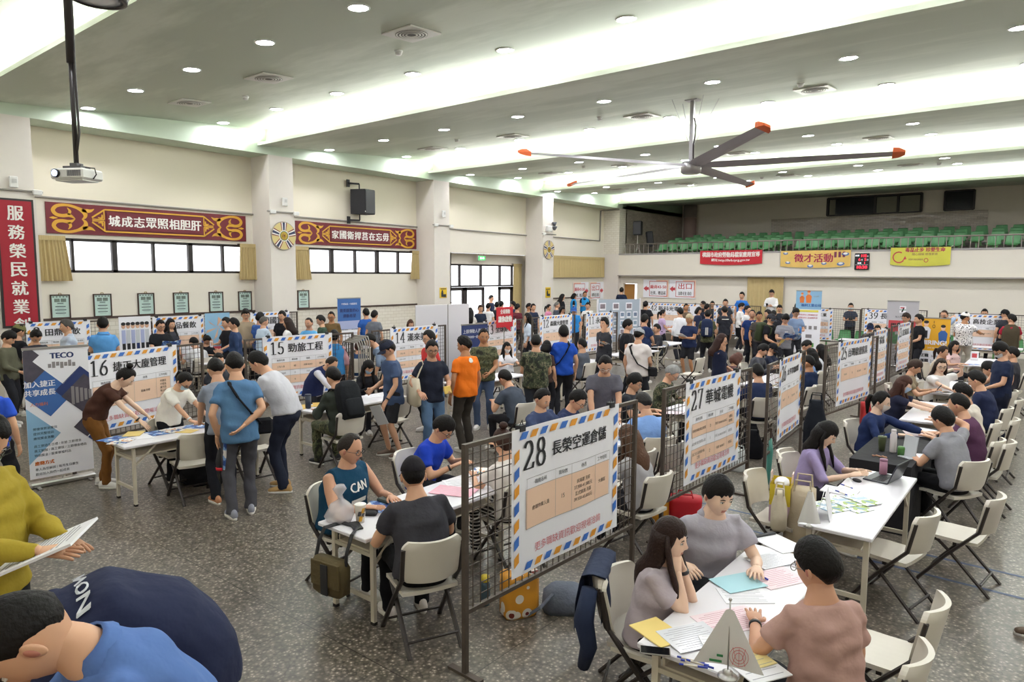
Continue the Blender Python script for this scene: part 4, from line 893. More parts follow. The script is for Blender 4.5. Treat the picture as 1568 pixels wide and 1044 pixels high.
def d_teco(mb, w, h, z0):
    D = lambda cx, cz, r, m, z: clip_poly(mb, [(cx - r, cz), (cx, cz - r), (cx + r, cz), (cx, cz + r)], w, z0, h, m, z)
    D(-.1, z0 + 1.2, .42, 2, .001); D(-.3, z0 + 1.45, .24, 4, .0015); D(.06, z0 + 1.5, .32, 0, .002); D(.26, z0 + 1.1, .3, 3, .002); D(.3, z0 + 1.02, .27, 4, .003)
    D(-.42, z0 + .55, .42, 1, .002); D(.3, z0 + .6, .15, 4, .003); D(.36, z0 + .44, .05, 3, .003)
    put_text(mb, 'TECO', .06, z0 + 1.52, .07, 3, align='c', z=.004, bold=.006)
    for i in range(7): mb.box((-.08 + i * .045, -.004, z0 + 1.43 + (i % 3) * .01), (.035, .002, .05 + .03 * (i % 2)), 5)
    for i in range(5): mb.box((.2 + i * .05 - .04, -.006, z0 + 1.02), (.035, .002, .24 - .03 * i), 5)
    put_text(mb, '加入捷正', -.2, z0 + 1.17, .08, 0, align='c', z=.005, bold=.003); put_text(mb, '共享成長', -.2, z0 + 1.06, .08, 0, align='c', z=.005, bold=.003)
    put_text(mb, '人力福利', -.22, z0 + .93, .045, 6, align='c', z=.005)
    for i, t in enumerate(('勞健保勞退團保', '提供完整培訓', '績效獎金激勵')): put_text(mb, t, -w / 2 + .06, z0 + .62 - i * .06, .035, 7, z=.004)
    for i, t in enumerate(('員工旅遊生日禮 / 年節 三節禮金', '員工制服 / 員工健檢 / 三節禮金禮品', '特別獎金 / 股東餐福利品')): put_text(mb, t, -w / 2 + .06, z0 + .4 - i * .06, .035, 7, z=.004)
    put_text(mb, '應徵方式', -w / 2 + .06, z0 + .17, .05, 6, z=.004, bold=.003)
    for i, t in enumerate(('專人為您解說 / 每月生日慶生', '歡迎加入我們一起成長')): put_text(mb, t, -w / 2 + .06, z0 + .1 - i * .06, .035, 7, z=.004)
x, y = at(100, 724, 0)
rollup(*at(97, 728, .1), 87, .72, 1.66, [M_paper, M_blue1, M_blue2, M_blue3, M_photo, M_pgrey, M_orng, M_ink], 'tall white and blue roll-up banner left of poster 16', d_teco, z0=.12)
def d_blue(mb, w, h, z0):
    mb.box((0, .0, z0 + h - .35), (w, .004, .7), 1); mb.box((0, -.001, z0 + h - .8), (w, .004, .25), 2)
    put_text(mb, '中壢廠區 × 桃園廠區', 0, z0 + h - .2, .06, 0, align='c', z=.005); put_text(mb, '菁英匯聚的心', 0, z0 + h - .42, .11, 3, align='c', z=.005, bold=.006); put_text(mb, '迎新希望', 0, z0 + h - .58, .11, 3, align='c', z=.005, bold=.006)
    for i in range(4): put_text(mb, '福利制度 薪資優渥', (-.2, .2)[i % 2], z0 + h - .95 - .12 * (i // 2), .03, 3, align='c', z=.005)
rollup(-16.6, 12.9, 90, .85, 1.95, [M_paper, M_blue2, M_lilac, M_blue3], 'blue and white roll-up banner beside the nearer emblem pillar', d_blue)
def person_print(mb, x, z, s, body, head, m_head, hat=None):
    mb.poly([(x - .07 * s, -.006, z), (x + .07 * s, -.006, z), (x + .09 * s, -.006, z + .2 * s), (x + .04 * s, -.006, z + .26 * s), (x - .04 * s, -.006, z + .26 * s), (x - .09 * s, -.006, z + .2 * s)], body)
    mb.ell((x, -.008, z + .32 * s), (.045 * s, .002, .06 * s), m_head, 10, 6); mb.ell((x, -.01, z + .36 * s), (.05 * s, .002, .035 * s), head, 10, 5)
def d_work(mb, w, h, z0):
    mb.box((0, 0, z0 + h - .32), (w, .004, .64), 1)
    person_print(mb, -.22, z0 + h - .42, .9, 4, 4, 5); person_print(mb, .0, z0 + h - .42, 1.1, 4, 4, 5)
    put_text(mb, 'CHPP', .25, z0 + h - .22, .05, 3, align='c', z=.006); put_text(mb, '福利工業公司', .08, z0 + h - .55, .1, 2, align='c', z=.006, bold=.006); mb.box((0, -.005, z0 + h - .7), (w * .8, .003, .07), 6)
    for i in range(2): put_text(mb, '誠徵技術人員儲備幹部', 0, z0 + h - .86 - i * .1, .06, 7, align='c', z=.006)
    for i in range(4): mb.box((-.25 + i * .17, -.005, z0 + .9), (.1, .003, .12), 3)
    mb.box((.05, -.005, z0 + .6), (.2, .003, .12), 3); mb.box((.15, -.005, z0 + .3), (.16, .003, .14), 8)
rx, _ = atY(1239, 446, 24.9)
rollup(rx, 24.9, 0, .84, 2.17, [M_paper, M_blue1, M_blue2, M_pgrey, M_orng, mat('print_skin', 'E2B48F', .6), mat('print_lemon', 'E8DC5A', .6), M_sigred, mat('print_green', '5E9A4E', .6)], 'pale blue roll-up banner picturing two orange clad workers', d_work)
M_yhire = mat('hiring_yellow', 'F0B32D', .55)
def d_hire(mb, w, h, z0):
    mb.box((0, 0, z0 + .27), (w, .004, .54), 1)
    person_print(mb, -.2, z0 + .86, 1.25, 1, 2, 3); mb.box((-.2, -.009, z0 + .98), (.08, .003, .2), 2); person_print(mb, .2, z0 + .78, 1.2, 4, 2, 3)
    P = _arc(-.02, z0 + 1.2, .035, .05, 0, 360, 12)
    for a, c in zip(P, P[1:]): mb.add([(a[0], -.006, a[1]), (c[0], -.006, c[1]), (-.02 + (c[0] + .02) * .7, -.006, z0 + 1.2 + (c[1] - z0 - 1.2) * .7), (-.02 + (a[0] + .02) * .7, -.006, z0 + 1.2 + (a[1] - z0 - 1.2) * .7)], [(0, 1, 2, 3)], 2)
    mb.box((-.02, -.006, z0 + 1.31), (.012, .002, .07), 2)
    put_text(mb, 'HIRING!', 0, z0 + .7, .12, 1, w=w * .82, align='c', z=.012, bold=.008); put_text(mb, 'join us now', 0, z0 + .59, .05, 1, align='c', z=.012)
    put_text(mb, '正職', -.2, z0 + .36, .09, 2, align='c', z=.006, bold=.004); put_text(mb, '36000元起', .12, z0 + .36, .07, 2, align='c', z=.006); put_text(mb, '兼職', -.2, z0 + .22, .09, 2, align='c', z=.006, bold=.004); put_text(mb, '212-300', .1, z0 + .22, .07, 2, align='c', z=.006)
hx, hy = -3.0, 17.3
hx = -.1735 * hy
rollup(at(1428, 552, .3)[0] * .93, at(1428, 552, .3)[1] * .93, -4, .72, 1.42, [M_yhire, M_paper, M_black, mat('print_skin2', 'F2C8A8', .6), M_blue2], 'yellow and white hiring banner with two cartoon people', d_hire, z0=.2)
def d_sev(mb, w, h, z0):
    mb.box((0, 0, z0 + h - .75), (w * .86, .004, .34), 1); mb.box((0, 0, z0 + h - 1.1), (w * .86, .004, .36), 2); mb.box((.0, -.002, z0 + h - .95), (w * .4, .004, .1), 0)
    mb.box((0, -.002, z0 + h - .25), (.17, .003, .2), 3); mb.box((-.01, -.004, z0 + h - .2), (.11, .003, .035), 1); mb.add([(.045, -.006, z0 + h - .2), (.0, -.006, z0 + h - .33), (-.04, -.006, z0 + h - .33), (.01, -.006, z0 + h - .2)], [(0, 1, 2, 3)], 4); mb.box((0, -.005, z0 + h - .26), (.17, .002, .02), 2)
    put_text(mb, '加入門市夥伴', 0, z0 + h - .5, .06, 4, align='c', z=.006); put_text(mb, '門市夥伴', 0, z0 + h - .8, .14, 4, align='c', z=.008, bold=.006)
sx_, _ = atY(1383, 465, 23.2)
rollup(sx_, 23.2, -3, .84, 1.95, [mat('banner_silver', 'B9B7BC', .5), M_sigred, mat('print_green2', '2F7D4B', .6), M_paper, M_black], 'grey banner with red numeral logo and red storefront', d_sev)
# group photo posters on the wall row
def wposter(a, b, lab, draw, mats, h=1.2, z1=1.75):
    p, q = wl(*a), wl(*b); w = q[1] - p[1]; t = empty('photo_poster', (XW + .04, (p[1] + q[1]) / 2, z1 - h), RZ, lab, 'poster', 'red captioned photo posters'); mb = MB(); mb.box((0, 0, h / 2), (w, .006, h), 0); draw(mb, w, h); mb.build('sheet', mats, t)
def d_grp(mb, w, h):
    for i in range(6):
        x = -w / 2 + .09 + i * (w - .18) / 5; mb.box((x, -.004, h * .42), (w * .1, .002, h * .3), 2 if i != 3 else 4); mb.box((x, -.005, h * .63), (w * .12, .002, h * .25), 3 if i % 2 else 5); mb.ell((x, -.006, h * .83), (.045, .002, .06), 6, 8, 6); mb.ell((x, -.008, h * .87), (.05, .002, .04), 2, 8, 4)
    mb.box((0, -.004, h * .14), (w, .003, h * .26), 1); put_text(mb, '成就我們', 0, h * .08, h * .15, 0, w=w * .8, align='c', z=.008, bold=.006)
WPM = [M_paper, M_sigred, M_black, M_pgreyl, M_blue3, M_lilac, mat('print_skin3', 'D9AE92', .6), M_blue1]
wposter((180, 485), (229, 483), 'white group photo poster with red caption strip', d_grp, WPM)
def d_hand(mb, w, h):
    mb.box((0, -.002, h * .63), (w, .003, h * .74), 7)
    for i in range(6): a = i * 1.047 + .3; mb.add([(.02 * math.cos(a + 1.57), -.006, h * .72 + .02 * math.sin(a + 1.57)), (w * .48 * math.cos(a) + .05 * math.cos(a + 1.57), -.006, h * .72 + .25 * math.sin(a)), (w * .48 * math.cos(a) - .05 * math.cos(a + 1.57), -.006, h * .72 + .25 * math.sin(a) - .08)], [(0, 1, 2)], 6)
    for x in (-.2, .15): mb.ell((x, -.008, h * .42), (.07, .002, .08), 6, 8, 6)
    mb.box((0, -.004, h * .17), (w, .003, h * .3), 1); put_text(mb, '成就我們', 0, h * .12, h * .15, 0, w=w * .8, align='c', z=.008, bold=.006)
wposter((312, 480), (350, 478), 'sky blue photo poster of joined hands with red caption', d_hand, WPM)
# white folded partition boards
t = empty('white_partition', (-11.6, 11.95, 0), math.radians(68), 'tall white folded partition board before the glass entrance', 'partition')
px0, py0 = at(677, 640, .3)
b = MB(); b.box((-.42, 0, 1.0), (.82, .03, 2.0), bev=.005); b.build('board_leaf', M_table, t)
b = MB(); b.box((.34, .13, 1.0), (.74, .03, 2.0), rot=(0, 0, .38), bev=.005); b.build('board_leaf', M_table, t)
b = MB(); b.cyl((-.0, -.01, .0), (-.0, -.01, 2.0), .012, 6); b.build('hinge', M_cond, t)
# display board with photographs
t = empty('photo_display_board', at(948, 459, 1.85) + (0,), math.radians(62), 'grey display board covered with small framed photographs', 'display board')
b = MB(); b.box((0, 0, 1.12), (1.7, .04, 1.5)); b.build('board', mat('board_grey', 'A9B4C0', .6), t)
for s in (-1, 1): b = MB(); b.box((s * .87, .0, .95), (.05, .05, 1.9)); b.build('post', M_table, t)
for r in range(4):
    for c in range(6):
        if r < 1 and c % 2: continue
        wv = .26 if r < 1 else .17; b = MB(); b.box((-.68 + c * .27, -.025, 1.62 - r * .3), (wv, .008, .26 if r < 1 else .22), 0); b.box((-.68 + c * .27, -.031, 1.63 - r * .3), (wv * .76, .004, .16 if r < 1 else .13), 1); b.build('photo_frame', [M_paper, mat('photo_tint_%d' % (r % 3), ('8C7F86', '6F7F96', '8FA3B5')[r % 3], .5, var=.5, vscale=14)], t)
# dark blue and red bubble signs at booth 13
def d_navy(mb, w, h, z0):
    put_text(mb, '上銀傳動人員招募', 0, z0 + h - .2, .09, 1, align='c', z=.006); put_text(mb, '期待你一起加入', 0, z0 + h - .32, .06, 1, align='c', z=.006); mb.ell((-.2, -.004, z0 + h - .62), (.07, .002, .2), 1, 8, 6)
    for i in range(4): mb.box((.12, -.004, z0 + h - .55 - i * .16), (.22, .002, .05), 2)
p = at(716, 494, 1.64)
rollup(-10.45, 11.65, 88, .86, 1.55, [M_blue3, M_paper, M_pgrey], 'dark blue banner left of poster 13', d_navy)
t = empty('bubble_sign', (-10.35, 12.6, 0), RZ, 'red speech bubble sign above poster 13', 'sign')
b = MB(); b.box((0, 0, 1.72), (.62, .02, .48), 0, bev=.01); b.add([(.0, -.008, 1.49), (.2, -.008, 1.49), (.22, -.008, 1.36)], [(0, 1, 2)], 0); put_text(b, '全球傳動', 0, 1.8, .11, 1, w=.36, align='c', z=.013, bold=.004); put_text(b, '讓你啟動', 0, 1.6, .15, 1, w=.5, align='c', z=.013, bold=.008)
b.build('sign_board', [M_bred, M_swhite], t); b = MB(); b.cyl((0, .02, 0), (0, .02, 1.6), .012, 6); b.build('stick', M_cond, t)
# ---- green seats stored under the balcony
for i in range(12):
    o = copy_tree(seat0); o.location = (-6.7 + i * .56, 26.7 + .12 * (i % 2), 0); o.rotation_euler = (0, 0, 0)
    tag(o, 'green plastic seat on the floor under the balcony, %s from left' % ORD[i], 'seat', 'green seats behind the back posters')
# ================================================================ PEOPLE
def rotz(a): c, s = math.cos(a), math.sin(a); return np.array([[c, -s, 0], [s, c, 0], [0, 0, 1.]])
def rotx(a): c, s = math.cos(a), math.sin(a); return np.array([[1., 0, 0], [0, c, -s], [0, s, c]])
HR = np.array([.086, .107, .131])
def head_pt(az, el):
    """az 0 = face front (+y), positive to +x ; returns skull surface point in head frame"""
    d = np.array([math.sin(az) * math.cos(el), math.cos(az) * math.cos(el), math.sin(el)])
    p = d * HR
    if p[2] < -.015:                         # jaw narrows
        t = min(1, (-.015 - p[2]) / .1); p[0] *= 1 - .34 * t ** 1.3; p[1] = p[1] * (1 - .12 * t) + (.016 * t if p[1] > 0 else .03 * t)
    if p[1] < 0 and p[2] > -.03: p[1] *= 1.04
    if p[1] > .055: p[1] = .055 + (p[1] - .055) * .86
    return p
def _head():
    mb = MB(); nu, nv = 40, 30; V = []
    for j in range(nv + 1):
        el = math.pi * (j / nv - .5) * .998
        for i in range(nu):
            az = 2 * math.pi * i / nu; p = head_pt(az, el)
            if p[1] > .03:
                x, z = p[0], p[2]; g = lambda cx, cz, sx, sz: math.exp(-((x - cx) / sx) ** 2 - ((z - cz) / sz) ** 2)
                p[1] += .021 * g(0, -.022, .012, .016) + .011 * g(0, .0, .009, .022) + .005 * g(0, -.064, .022, .008) + .006 * g(0, -.1, .02, .014) + .004 * (g(.03, .026, .02, .007) + g(-.03, .026, .02, .007))
                p[1] -= .009 * (g(.031, .008, .014, .009) + g(-.031, .008, .014, .009)) + .003 * g(0, -.047, .03, .005)
                p[1] += .004 * (g(.042, -.025, .018, .02) + g(-.042, -.025, .018, .02))
            V.append(p)
    F = []; M = []
    for j in range(nv):
        for i in range(nu):
            a, b = j * nu + i, j * nu + (i + 1) % nu; F.append((b, a, a + nu, b + nu)); c = (V[a] + V[b + nu]) / 2
            M.append(3 if (c[1] > .06 and abs(c[0]) < .022 and -.073 < c[2] < -.056) else 0)
    mb.add(V, F, M)
    for s in (-1, 1):
        mb.ell((s * .035, .089, .008), (.0145, .008, .0062), 1, 10, 6); mb.ell((s * .035, .0945, .008), (.0058, .004, .0056), 2, 8, 6)
        mb.tube([(s * .017, .097, .027), (s * .034, .0985, .033), (s * .053, .09, .028)], [.0025, .0035, .0018], 5, 2)
        mb.tube([(s * .019, .0945, .011), (s * .035, .097, .0155), (s * .051, .09, .0115)], [.0012, .0018, .001], 5, 2)
        Mx = rotz(s * .35); mb.ell((s * .087, -.004, -.008), (.009, .02, .032), 0, 8, 8, Mx); mb.ell((s * .092, .002, -.006), (.006, .011, .02), 3, 8, 6, Mx)
    return mb
HEAD = _head()
def _hand(curl, spread=1.):
    """right hand, palm down, fingers +y, thumb towards -x, origin at the wrist"""
    mb = MB()
    def el(cx, y, z, a, b): t = np.arange(10) * 2 * math.pi / 10; return [(cx + a * math.cos(q), y, z + b * math.sin(q)) for q in t]
    mb.loft([el(0, -.012, 0, .026, .019), el(0, .02, 0, .034, .0165), el(.001, .06, 0, .041, .0145), el(.001, .09, -.002, .041, .0125), el(.001, .1, -.004, .034, .008)])
    for k, (bx, ln, sp) in enumerate(((-.03, .072, -.09), (-.0095, .08, -.02), (.011, .076, .05), (.03, .06, .14))):
        p = np.array([bx, .088, -.003]); a = curl * .5; pts = [p - np.array([0, .02, 0]), p]
        for L in (.46, .31, .25):
            p = p + ln * L * np.array([math.sin(sp * spread) * math.cos(a), math.cos(a), -math.sin(a)]); pts.append(p); a += curl * (1 + .08 * k)
        mb.tube(pts, [.0095, .0095, .009, .008, .0058], 7)
    c = min(curl, .9); p = np.array([-.028, .025, -.004])
    mb.tube([(-.015, .012, -.002), p, p + (-.022, .026, -.006 - .012 * c), p + (-.028 + .012 * c, .052, -.012 - .02 * c), p + (-.026 + .02 * c, .072 - .01 * c, -.016 - .03 * c)], [.014, .0135, .011, .0095, .0068], 7)
    return mb
HANDS = {'rest': _hand(.32), 'flat': _hand(.1, 1.4), 'grip': _hand(.85, .5)}
def _shoe():
    mb = MB()
    def rg(y, w, h, z0=0.): t = np.arange(12) * 2 * math.pi / 12; return [(w * math.cos(q) * (1 if math.sin(q) < 0 else .85), y, z0 + max(0, h / 2 + h / 2 * math.sin(q) * (1 if math.sin(q) > 0 else 1))) for q in t]
    mb.loft([rg(-.09, .022, .05, .02), rg(-.075, .036, .085, .012), rg(-.02, .04, .105, .012), rg(.03, .042, .085, .012), rg(.09, .049, .062, .012), rg(.14, .045, .05, .012), rg(.172, .03, .036, .014), rg(.18, .012, .02, .018)], 0)
    q = [(math.sin(a) * (.05 if math.cos(a) > 0 else .042), .06 + math.cos(a) * (.126 if math.cos(a) > 0 else .158)) for a in np.arange(20) * math.pi / 10]
    mb.loft([[(x, y, 0) for x, y in q], [(x * 1.02, y, .012) for x, y in q], [(x * .98, y, .026) for x, y in q]], 1); return mb
SHOE = _shoe()
M_eyew = mat('eye_white', 'E5E0DA', .3); M_eyed = mat('dark_hair_brow', '1B1513', .6); M_lip = mat('lip', 'B0705F', .5)
def skin(k): return mat('skin_%d' % k, ('D2A283', 'DDB496', 'B98662', 'C7967A', 'E6C3AA')[k], .5, var=.05, vscale=14, spec=.35)
def cloth(c):
    if c in MATS: return MATS[c]
    if c.startswith('camo'): return ramp_mat(c, 'ShaderNodeTexNoise', [(0, '2A2B20'), (.43, '4D5237'), (.52, '6B6B4B'), (.58, '33351F'), (.66, '55482F')] if c == 'camo' else [(0, '22261C'), (.45, '3F4630'), (.55, '7C775C'), (.6, '2A2A20')], .85, Scale=13., Detail=4., Roughness=.65)
    if c == 'stripe': return ramp_mat(c, 'ShaderNodeTexWave', [(0, '1C1B1E'), (.68, 'DAD7D4')], .8, Scale=9., bands_direction='Z', Distortion=.6)
    if c == 'fern': return ramp_mat(c, 'ShaderNodeTexNoise', [(0, '2A2B36'), (.42, 'E8E6E6'), (.62, '77718A'), (.68, 'E8E6E6')], .8, Scale=30., Detail=2.)
    return mat('fabric_' + c, c, .85, var=.07, vscale=5, bump=.55, bscale=11, spec=.2)
def hairm(c): return mat('hair_' + c, c, .55, var=.35, vscale=26, bump=.35, bscale=60, spec=.22)
DIR = lambda a: np.array([0, math.sin(a), math.cos(a)])
def ringp(c, a, rx, ry, n=18, ex=2.4, tw=0.):
    """elliptical cross-section normal to a spine leaning forward by a"""
    f = np.array([0, math.cos(a), -math.sin(a)]); t = np.arange(n) * 2 * math.pi / n; cs, sn = np.cos(t), np.sin(t)
    u = np.sign(cs) * np.abs(cs) ** (2 / ex) * rx; v = np.sign(sn) * np.abs(sn) ** (2 / ex) * ry
    return c + u[:, None] * np.array([math.cos(tw), math.sin(tw), 0]) + v[:, None] * (f + np.array([-math.sin(tw), 0, 0]))
def ik(S, T, l1, l2, hint):
    d = T - S; L = np.linalg.norm(d); m = min(max(L, abs(l1 - l2) + .03), (l1 + l2) * .998); d = d / (L + 1e-9); T = S + d * m
    a = (l1 * l1 - l2 * l2 + m * m) / (2 * m); h = math.sqrt(max(0, l1 * l1 - a * a)); w = hint - d * (hint @ d); w = w / (np.linalg.norm(w) + 1e-9)
    return S + d * a + w * h, T
HT = {'hang': (.25, .03, .83), 'table': (.16, .40, .79), 'write': (.1, .42, .79), 'hold': (.09, .3, 1.1), 'low': (.12, .27, .98), 'chin': (.05, .16, 1.42), 'mouth': (.03, .2, 1.45), 'cheek': (.07, .13, 1.44), 'back': (.02, -.19, .98), 'phone': (.1, .28, 1.25), 'ear': (.13, .08, 1.52),
      'pocket': (.22, .06, .9), 'hip': (.27, -.02, 1.02), 'cross': (-.06, .2, 1.12), 'lap': (.1, .3, .64), 'reach': (.12, .5, 1.0), 'far': (.15, .62, .8), 'thigh': (.19, .3, .68), 'knee': (.2, .34, .62)}
JOBS = []; PEOPLE = []
def person(px, py, f, label, sit=False, h=1.7, lean=0., hp=10., hy=0., R='hang', L='hang', shirt='2B2F38', sl=.6, pants='26262B', shorts=False, hair='short', hc='100C0A', sk=0, z0=0., build=1., vest=None, collar=None, cap=None, mask=None, glasses=None,
           shoes='DAD6D0', hem=-.11, ws=None, foot=None, spread=.0, xy=None, roll=0., female=False, trunk=None, watch=None, tw=0., hg='rest', chairl=None, name='person', bag=None, nk=.35):
    s = h / 1.7; la = math.radians(lean); tw = math.radians(tw)
    P = np.array([0, 0, .53 if sit else .93]); 
    if not sit: P[1] -= math.sin(la) * .16
    p1 = P + .13 * DIR(.45 * la); p2 = p1 + .17 * DIR(.85 * la); p3 = p2 + .165 * DIR(1.05 * la); p4 = p3 + .065 * DIR(1.0 * la)
    na = la * .75 + math.radians(hp) * nk; hc0 = p4 + .11 * DIR(na) + np.array([0, .012, 0])
    Rh = rotz(math.radians(hy)) @ rotx(-math.radians(hp)) @ np.array([[math.cos(roll), 0, math.sin(roll)], [0, 1, 0], [-math.sin(roll), 0, math.cos(roll)]])
    sw = (.142 if female else .158) * build; tws = np.array([math.cos(tw), math.sin(tw), 0])
    J = {}
    fsh = np.array([0, math.cos(la), -math.sin(la)])
    hand_info = []
    for sg, spec in ((1, R), (-1, L)):
        S = p3 + sg * sw * tws - .045 * DIR(la)
        if isinstance(spec, str):
            T = np.array(HT[spec], float)
            if sit and spec not in ('table', 'write', 'far', 'lap', 'thigh', 'knee'): T[2] -= .4
            T[0] *= sg
            if spec == 'hang': T = S + np.array([sg * .07, .04 + .02 * (not sit), -.51])
            elif spec in ('chin', 'mouth', 'cheek', 'ear'): T = hc0 + Rh @ np.array([sg * (.045 if spec != 'ear' else .1), .09 if spec != 'ear' else .02, -.17 if spec != 'ear' else -.1])
            if spec in ('table', 'write', 'far'): T[2] = T[2] / s
        else: T = np.array(spec, float)
        hint = np.array([sg * .6, -.6, -.6]) if not (isinstance(spec, str) and spec in ('hip',)) else np.array([sg, -.3, 0])
        E_, T = ik(S, T, .285, .25, hint); J[sg] = (S, E_, T)
        fd = (T - E_) / np.linalg.norm(T - E_); kind = hg
        if isinstance(spec, str):
            if spec in ('chin', 'mouth', 'cheek', 'ear'): up_ = -(hc0 - T)
            elif spec in ('hang', 'back', 'pocket'): up_ = np.array([sg, 0, .2])
            elif spec in ('hold', 'phone', 'low'): up_ = np.array([sg * .8, .1, -.3]); kind = 'grip'
            else: up_ = np.array([0, 0, 1.]); kind = 'flat' if spec == 'table' else hg
            if spec in ('table', 'far'): fd = fd * np.array([1, 1, .15]); fd /= np.linalg.norm(fd)
            if spec in ('hold', 'phone'): fd = np.array([-sg * .45, .85, .15]); fd /= np.linalg.norm(fd)
        else: up_ = np.array([sg * .3, 0, 1.])
        zc = up_ - fd * (up_ @ fd); zc /= np.linalg.norm(zc) + 1e-9; xc = np.cross(fd, zc)
        hand_info.append((sg, T, np.stack([xc, fd, zc], 1), kind))
    K = {}
    for sg in (1, -1):
        Hj = P + np.array([sg * .092, .0, -.02])
        if sit: A = np.array([sg * (.13 + spread), .40, .085])
        else: A = np.array([sg * (.1 + spread), -.02 + (.05 if sg > 0 else -.05), .085])
        if foot: A = np.array(foot[0 if sg > 0 else 1], float)
        K[sg] = (Hj,) + ik(Hj, A, .435, .425, np.array([sg * .12, 1, .25]))
    # ---- body under the clothes
    B = MB(); bd = build
    B.loft([ringp(P + (0, 0, -.09), 0, .13 * bd, .09), ringp(P, .3 * la, .15 * bd, .105 * bd), ringp(p1, .6 * la, .135 * bd, .095 * bd), ringp(p2, la, .15 * bd, .105 * bd), ringp(p3 - .07 * DIR(la), la, (.165 if sl <= 0 else .14) * bd, .095, tw=tw), ringp(p3 - .02 * DIR(la), la, .1, .07, tw=tw), ringp(p3 + .03 * DIR(la), la, .08, .066), ringp(p4 + .01 * DIR(la), la, .06, .06), ringp(hc0 - .05 * DIR(na), na, .055, .058), ringp(hc0 - .01 * DIR(na), na, .05, .055)])
    for sg in (1, -1):
        S, E_, T = J[sg]; d = E_ - S; i_ = p3 + sg * .08 * tws - .03 * DIR(la); k = .92 if female else 1. * (bd ** .5)
        u = 1. if sl <= 0 else .74; u2 = 1. if sl < .8 else .8; B.tube([i_, S, S + d * .35, S + d * .8, E_, E_ + (T - E_) * .3, E_ + (T - E_) * .75, T, T + (T - E_) * .06], [.045 * u, .052 * k * u, .049 * k * (u + .06 if u < 1 else 1), .042 * k * u2, .038 * k, .04 * k, .031 * k, .026 * k, .022], 12)
        Hj, Kn, A = K[sg]; d = Kn - Hj; e = A - Kn
        B.tube([Hj + (0, 0, .06), Hj + d * .15, Hj + d * .5, Kn - d * .06, Kn, Kn + e * .25, Kn + e * .6, A, A + (0, 0, -.05)], [.075, .075, .06, .052 if shorts else .044, .05 if shorts else .042, .055 if shorts else .042, .042 if shorts else .034, .036, .034], 12)
    # ---- shirt
    Q = MB(); ease = 1.10; b2 = bd * ease; tr = trunk or 1.
    rg = []
    if hem < -.04 and not sit: rg.append(ringp(P + np.array([0, 0, hem]), .0, .17 * b2 * tr, .125 * b2 * tr))
    rg += [ringp(P + (0, 0, -.02), .25 * la, .168 * b2 * tr, .125 * b2 * tr), ringp(p1, .6 * la, .158 * b2 * tr, .118 * b2 * tr), ringp(p2, la, .158 * b2, .122 * b2), ringp(p3 - .07 * DIR(la), la, .155 * b2, .112 * ease, tw=tw), ringp(p3 - .015 * DIR(la), la, .135 * bd, .09 * ease, tw=tw), ringp(p3 + .022 * DIR(la), la, .102, .078), ringp(p4 - .045 * DIR(la), la, .088, .078)]
    if sit: rg[0] = ringp(P + np.array([0, -.01, -.05]), .1 * la, .175 * b2 * tr, .13 * b2 * tr)
    Q.loft(rg)
    for sg in (1, -1):
        S, E_, T = J[sg]; d = E_ - S; i_ = p3 + sg * .06 * tws - .055 * DIR(la); g = T - E_
        if sl <= 0: Q.tube([i_, S + .01 * DIR(la)], [.062 * bd, .058 * bd], 14); continue
        if sl < 1: Q.tube([i_, S - .0 * d, S + d * sl * .5, S + d * sl, S + d * (sl + .02)], [.06 * bd, .06 * bd, .062 * bd, .064 * bd, .058 * bd], 14)
        else:
            pt = [i_, S, S + d * .5, E_]; rr = [.06 * bd, .06 * bd, .056 * bd, .052]
            if sl >= 1.5: pt += [E_ + g * .5, E_ + g * .97]; rr += [.048, .038]
            else: pt += [E_ + g * .2]; rr += [.05]
            Q.tube(pt, rr, 14)
    # ---- trousers
    T_ = MB(); wz = .06
    T_.loft([ringp(P + (0, 0, -.12), 0, .12 * bd, .1), ringp(P + (0, 0, -.05), 0, .168 * bd, .122 * bd), ringp(P + .03 * DIR(.3 * la), .2 * la, .165 * bd, .118 * bd), ringp(P + .09 * DIR(.4 * la), .4 * la, .15 * bd, .108 * bd)])
    for sg in (1, -1):
        Hj, Kn, A = K[sg]; d = Kn - Hj; e = A - Kn; k = .9 if female else 1.
        if shorts: T_.tube([Hj + (0, 0, .05), Hj + d * .2, Hj + d * .6, Hj + d * .92], [.09, .097 * bd, .088, .084], 14)
        else: T_.tube([Hj + (0, 0, .05), Hj + d * .15, Hj + d * .6, Kn, Kn + e * .5, Kn + e * .9, A + (0, 0, -.035)], [.09, .096 * bd, .082 * k, .07 * k, .064 * k, .06 * k, .063 * k], 14)
    # ---- placement
    Rhf = Rh; top = hc0 + Rh @ np.array([0, 0, .131 * 1.08]); tz = z0 + top[2] * s
    x, y = at(px, py, tz) if xy is None else xy
    az = math.atan2(y, x); wa = (az + math.pi + math.radians(f)) if ws is None else math.radians(ws); rz = wa - math.pi / 2
    Rz = rotz(rz)
    ox, oy = (np.array([x, y]) - (Rz @ (top * np.array([s, s, 0])))[:2]) if xy is None else xy
    dist = math.hypot(ox, oy); vx = .013 if dist < 6 else .017 if dist < 11 else .024
    JOBS.append(('body', B, vx, 3)); JOBS.append(('shirt', Q, vx, 4)); JOBS.append(('trousers', T_, vx * 1.15, 3))
    rec = dict(loc=(ox, oy, z0), rz=rz, s=s, label=label, hc0=hc0, Rh=Rh, hands=hand_info, K=K, p=(P, p1, p2, p3, p4), la=la, J=J, dist=dist, job=len(JOBS) - 3, sit=sit, wa=wa, name=name,
               shirt=shirt, pants=pants, hair=hair, hcol=hc, sk=sk, vest=vest, collar=collar, cap=cap, mask=mask, glasses=glasses, shoes=shoes, shorts=shorts, bd=bd, sl=sl, watch=watch, na=na, female=female, tw=tw)
    PEOPLE.append(rec)
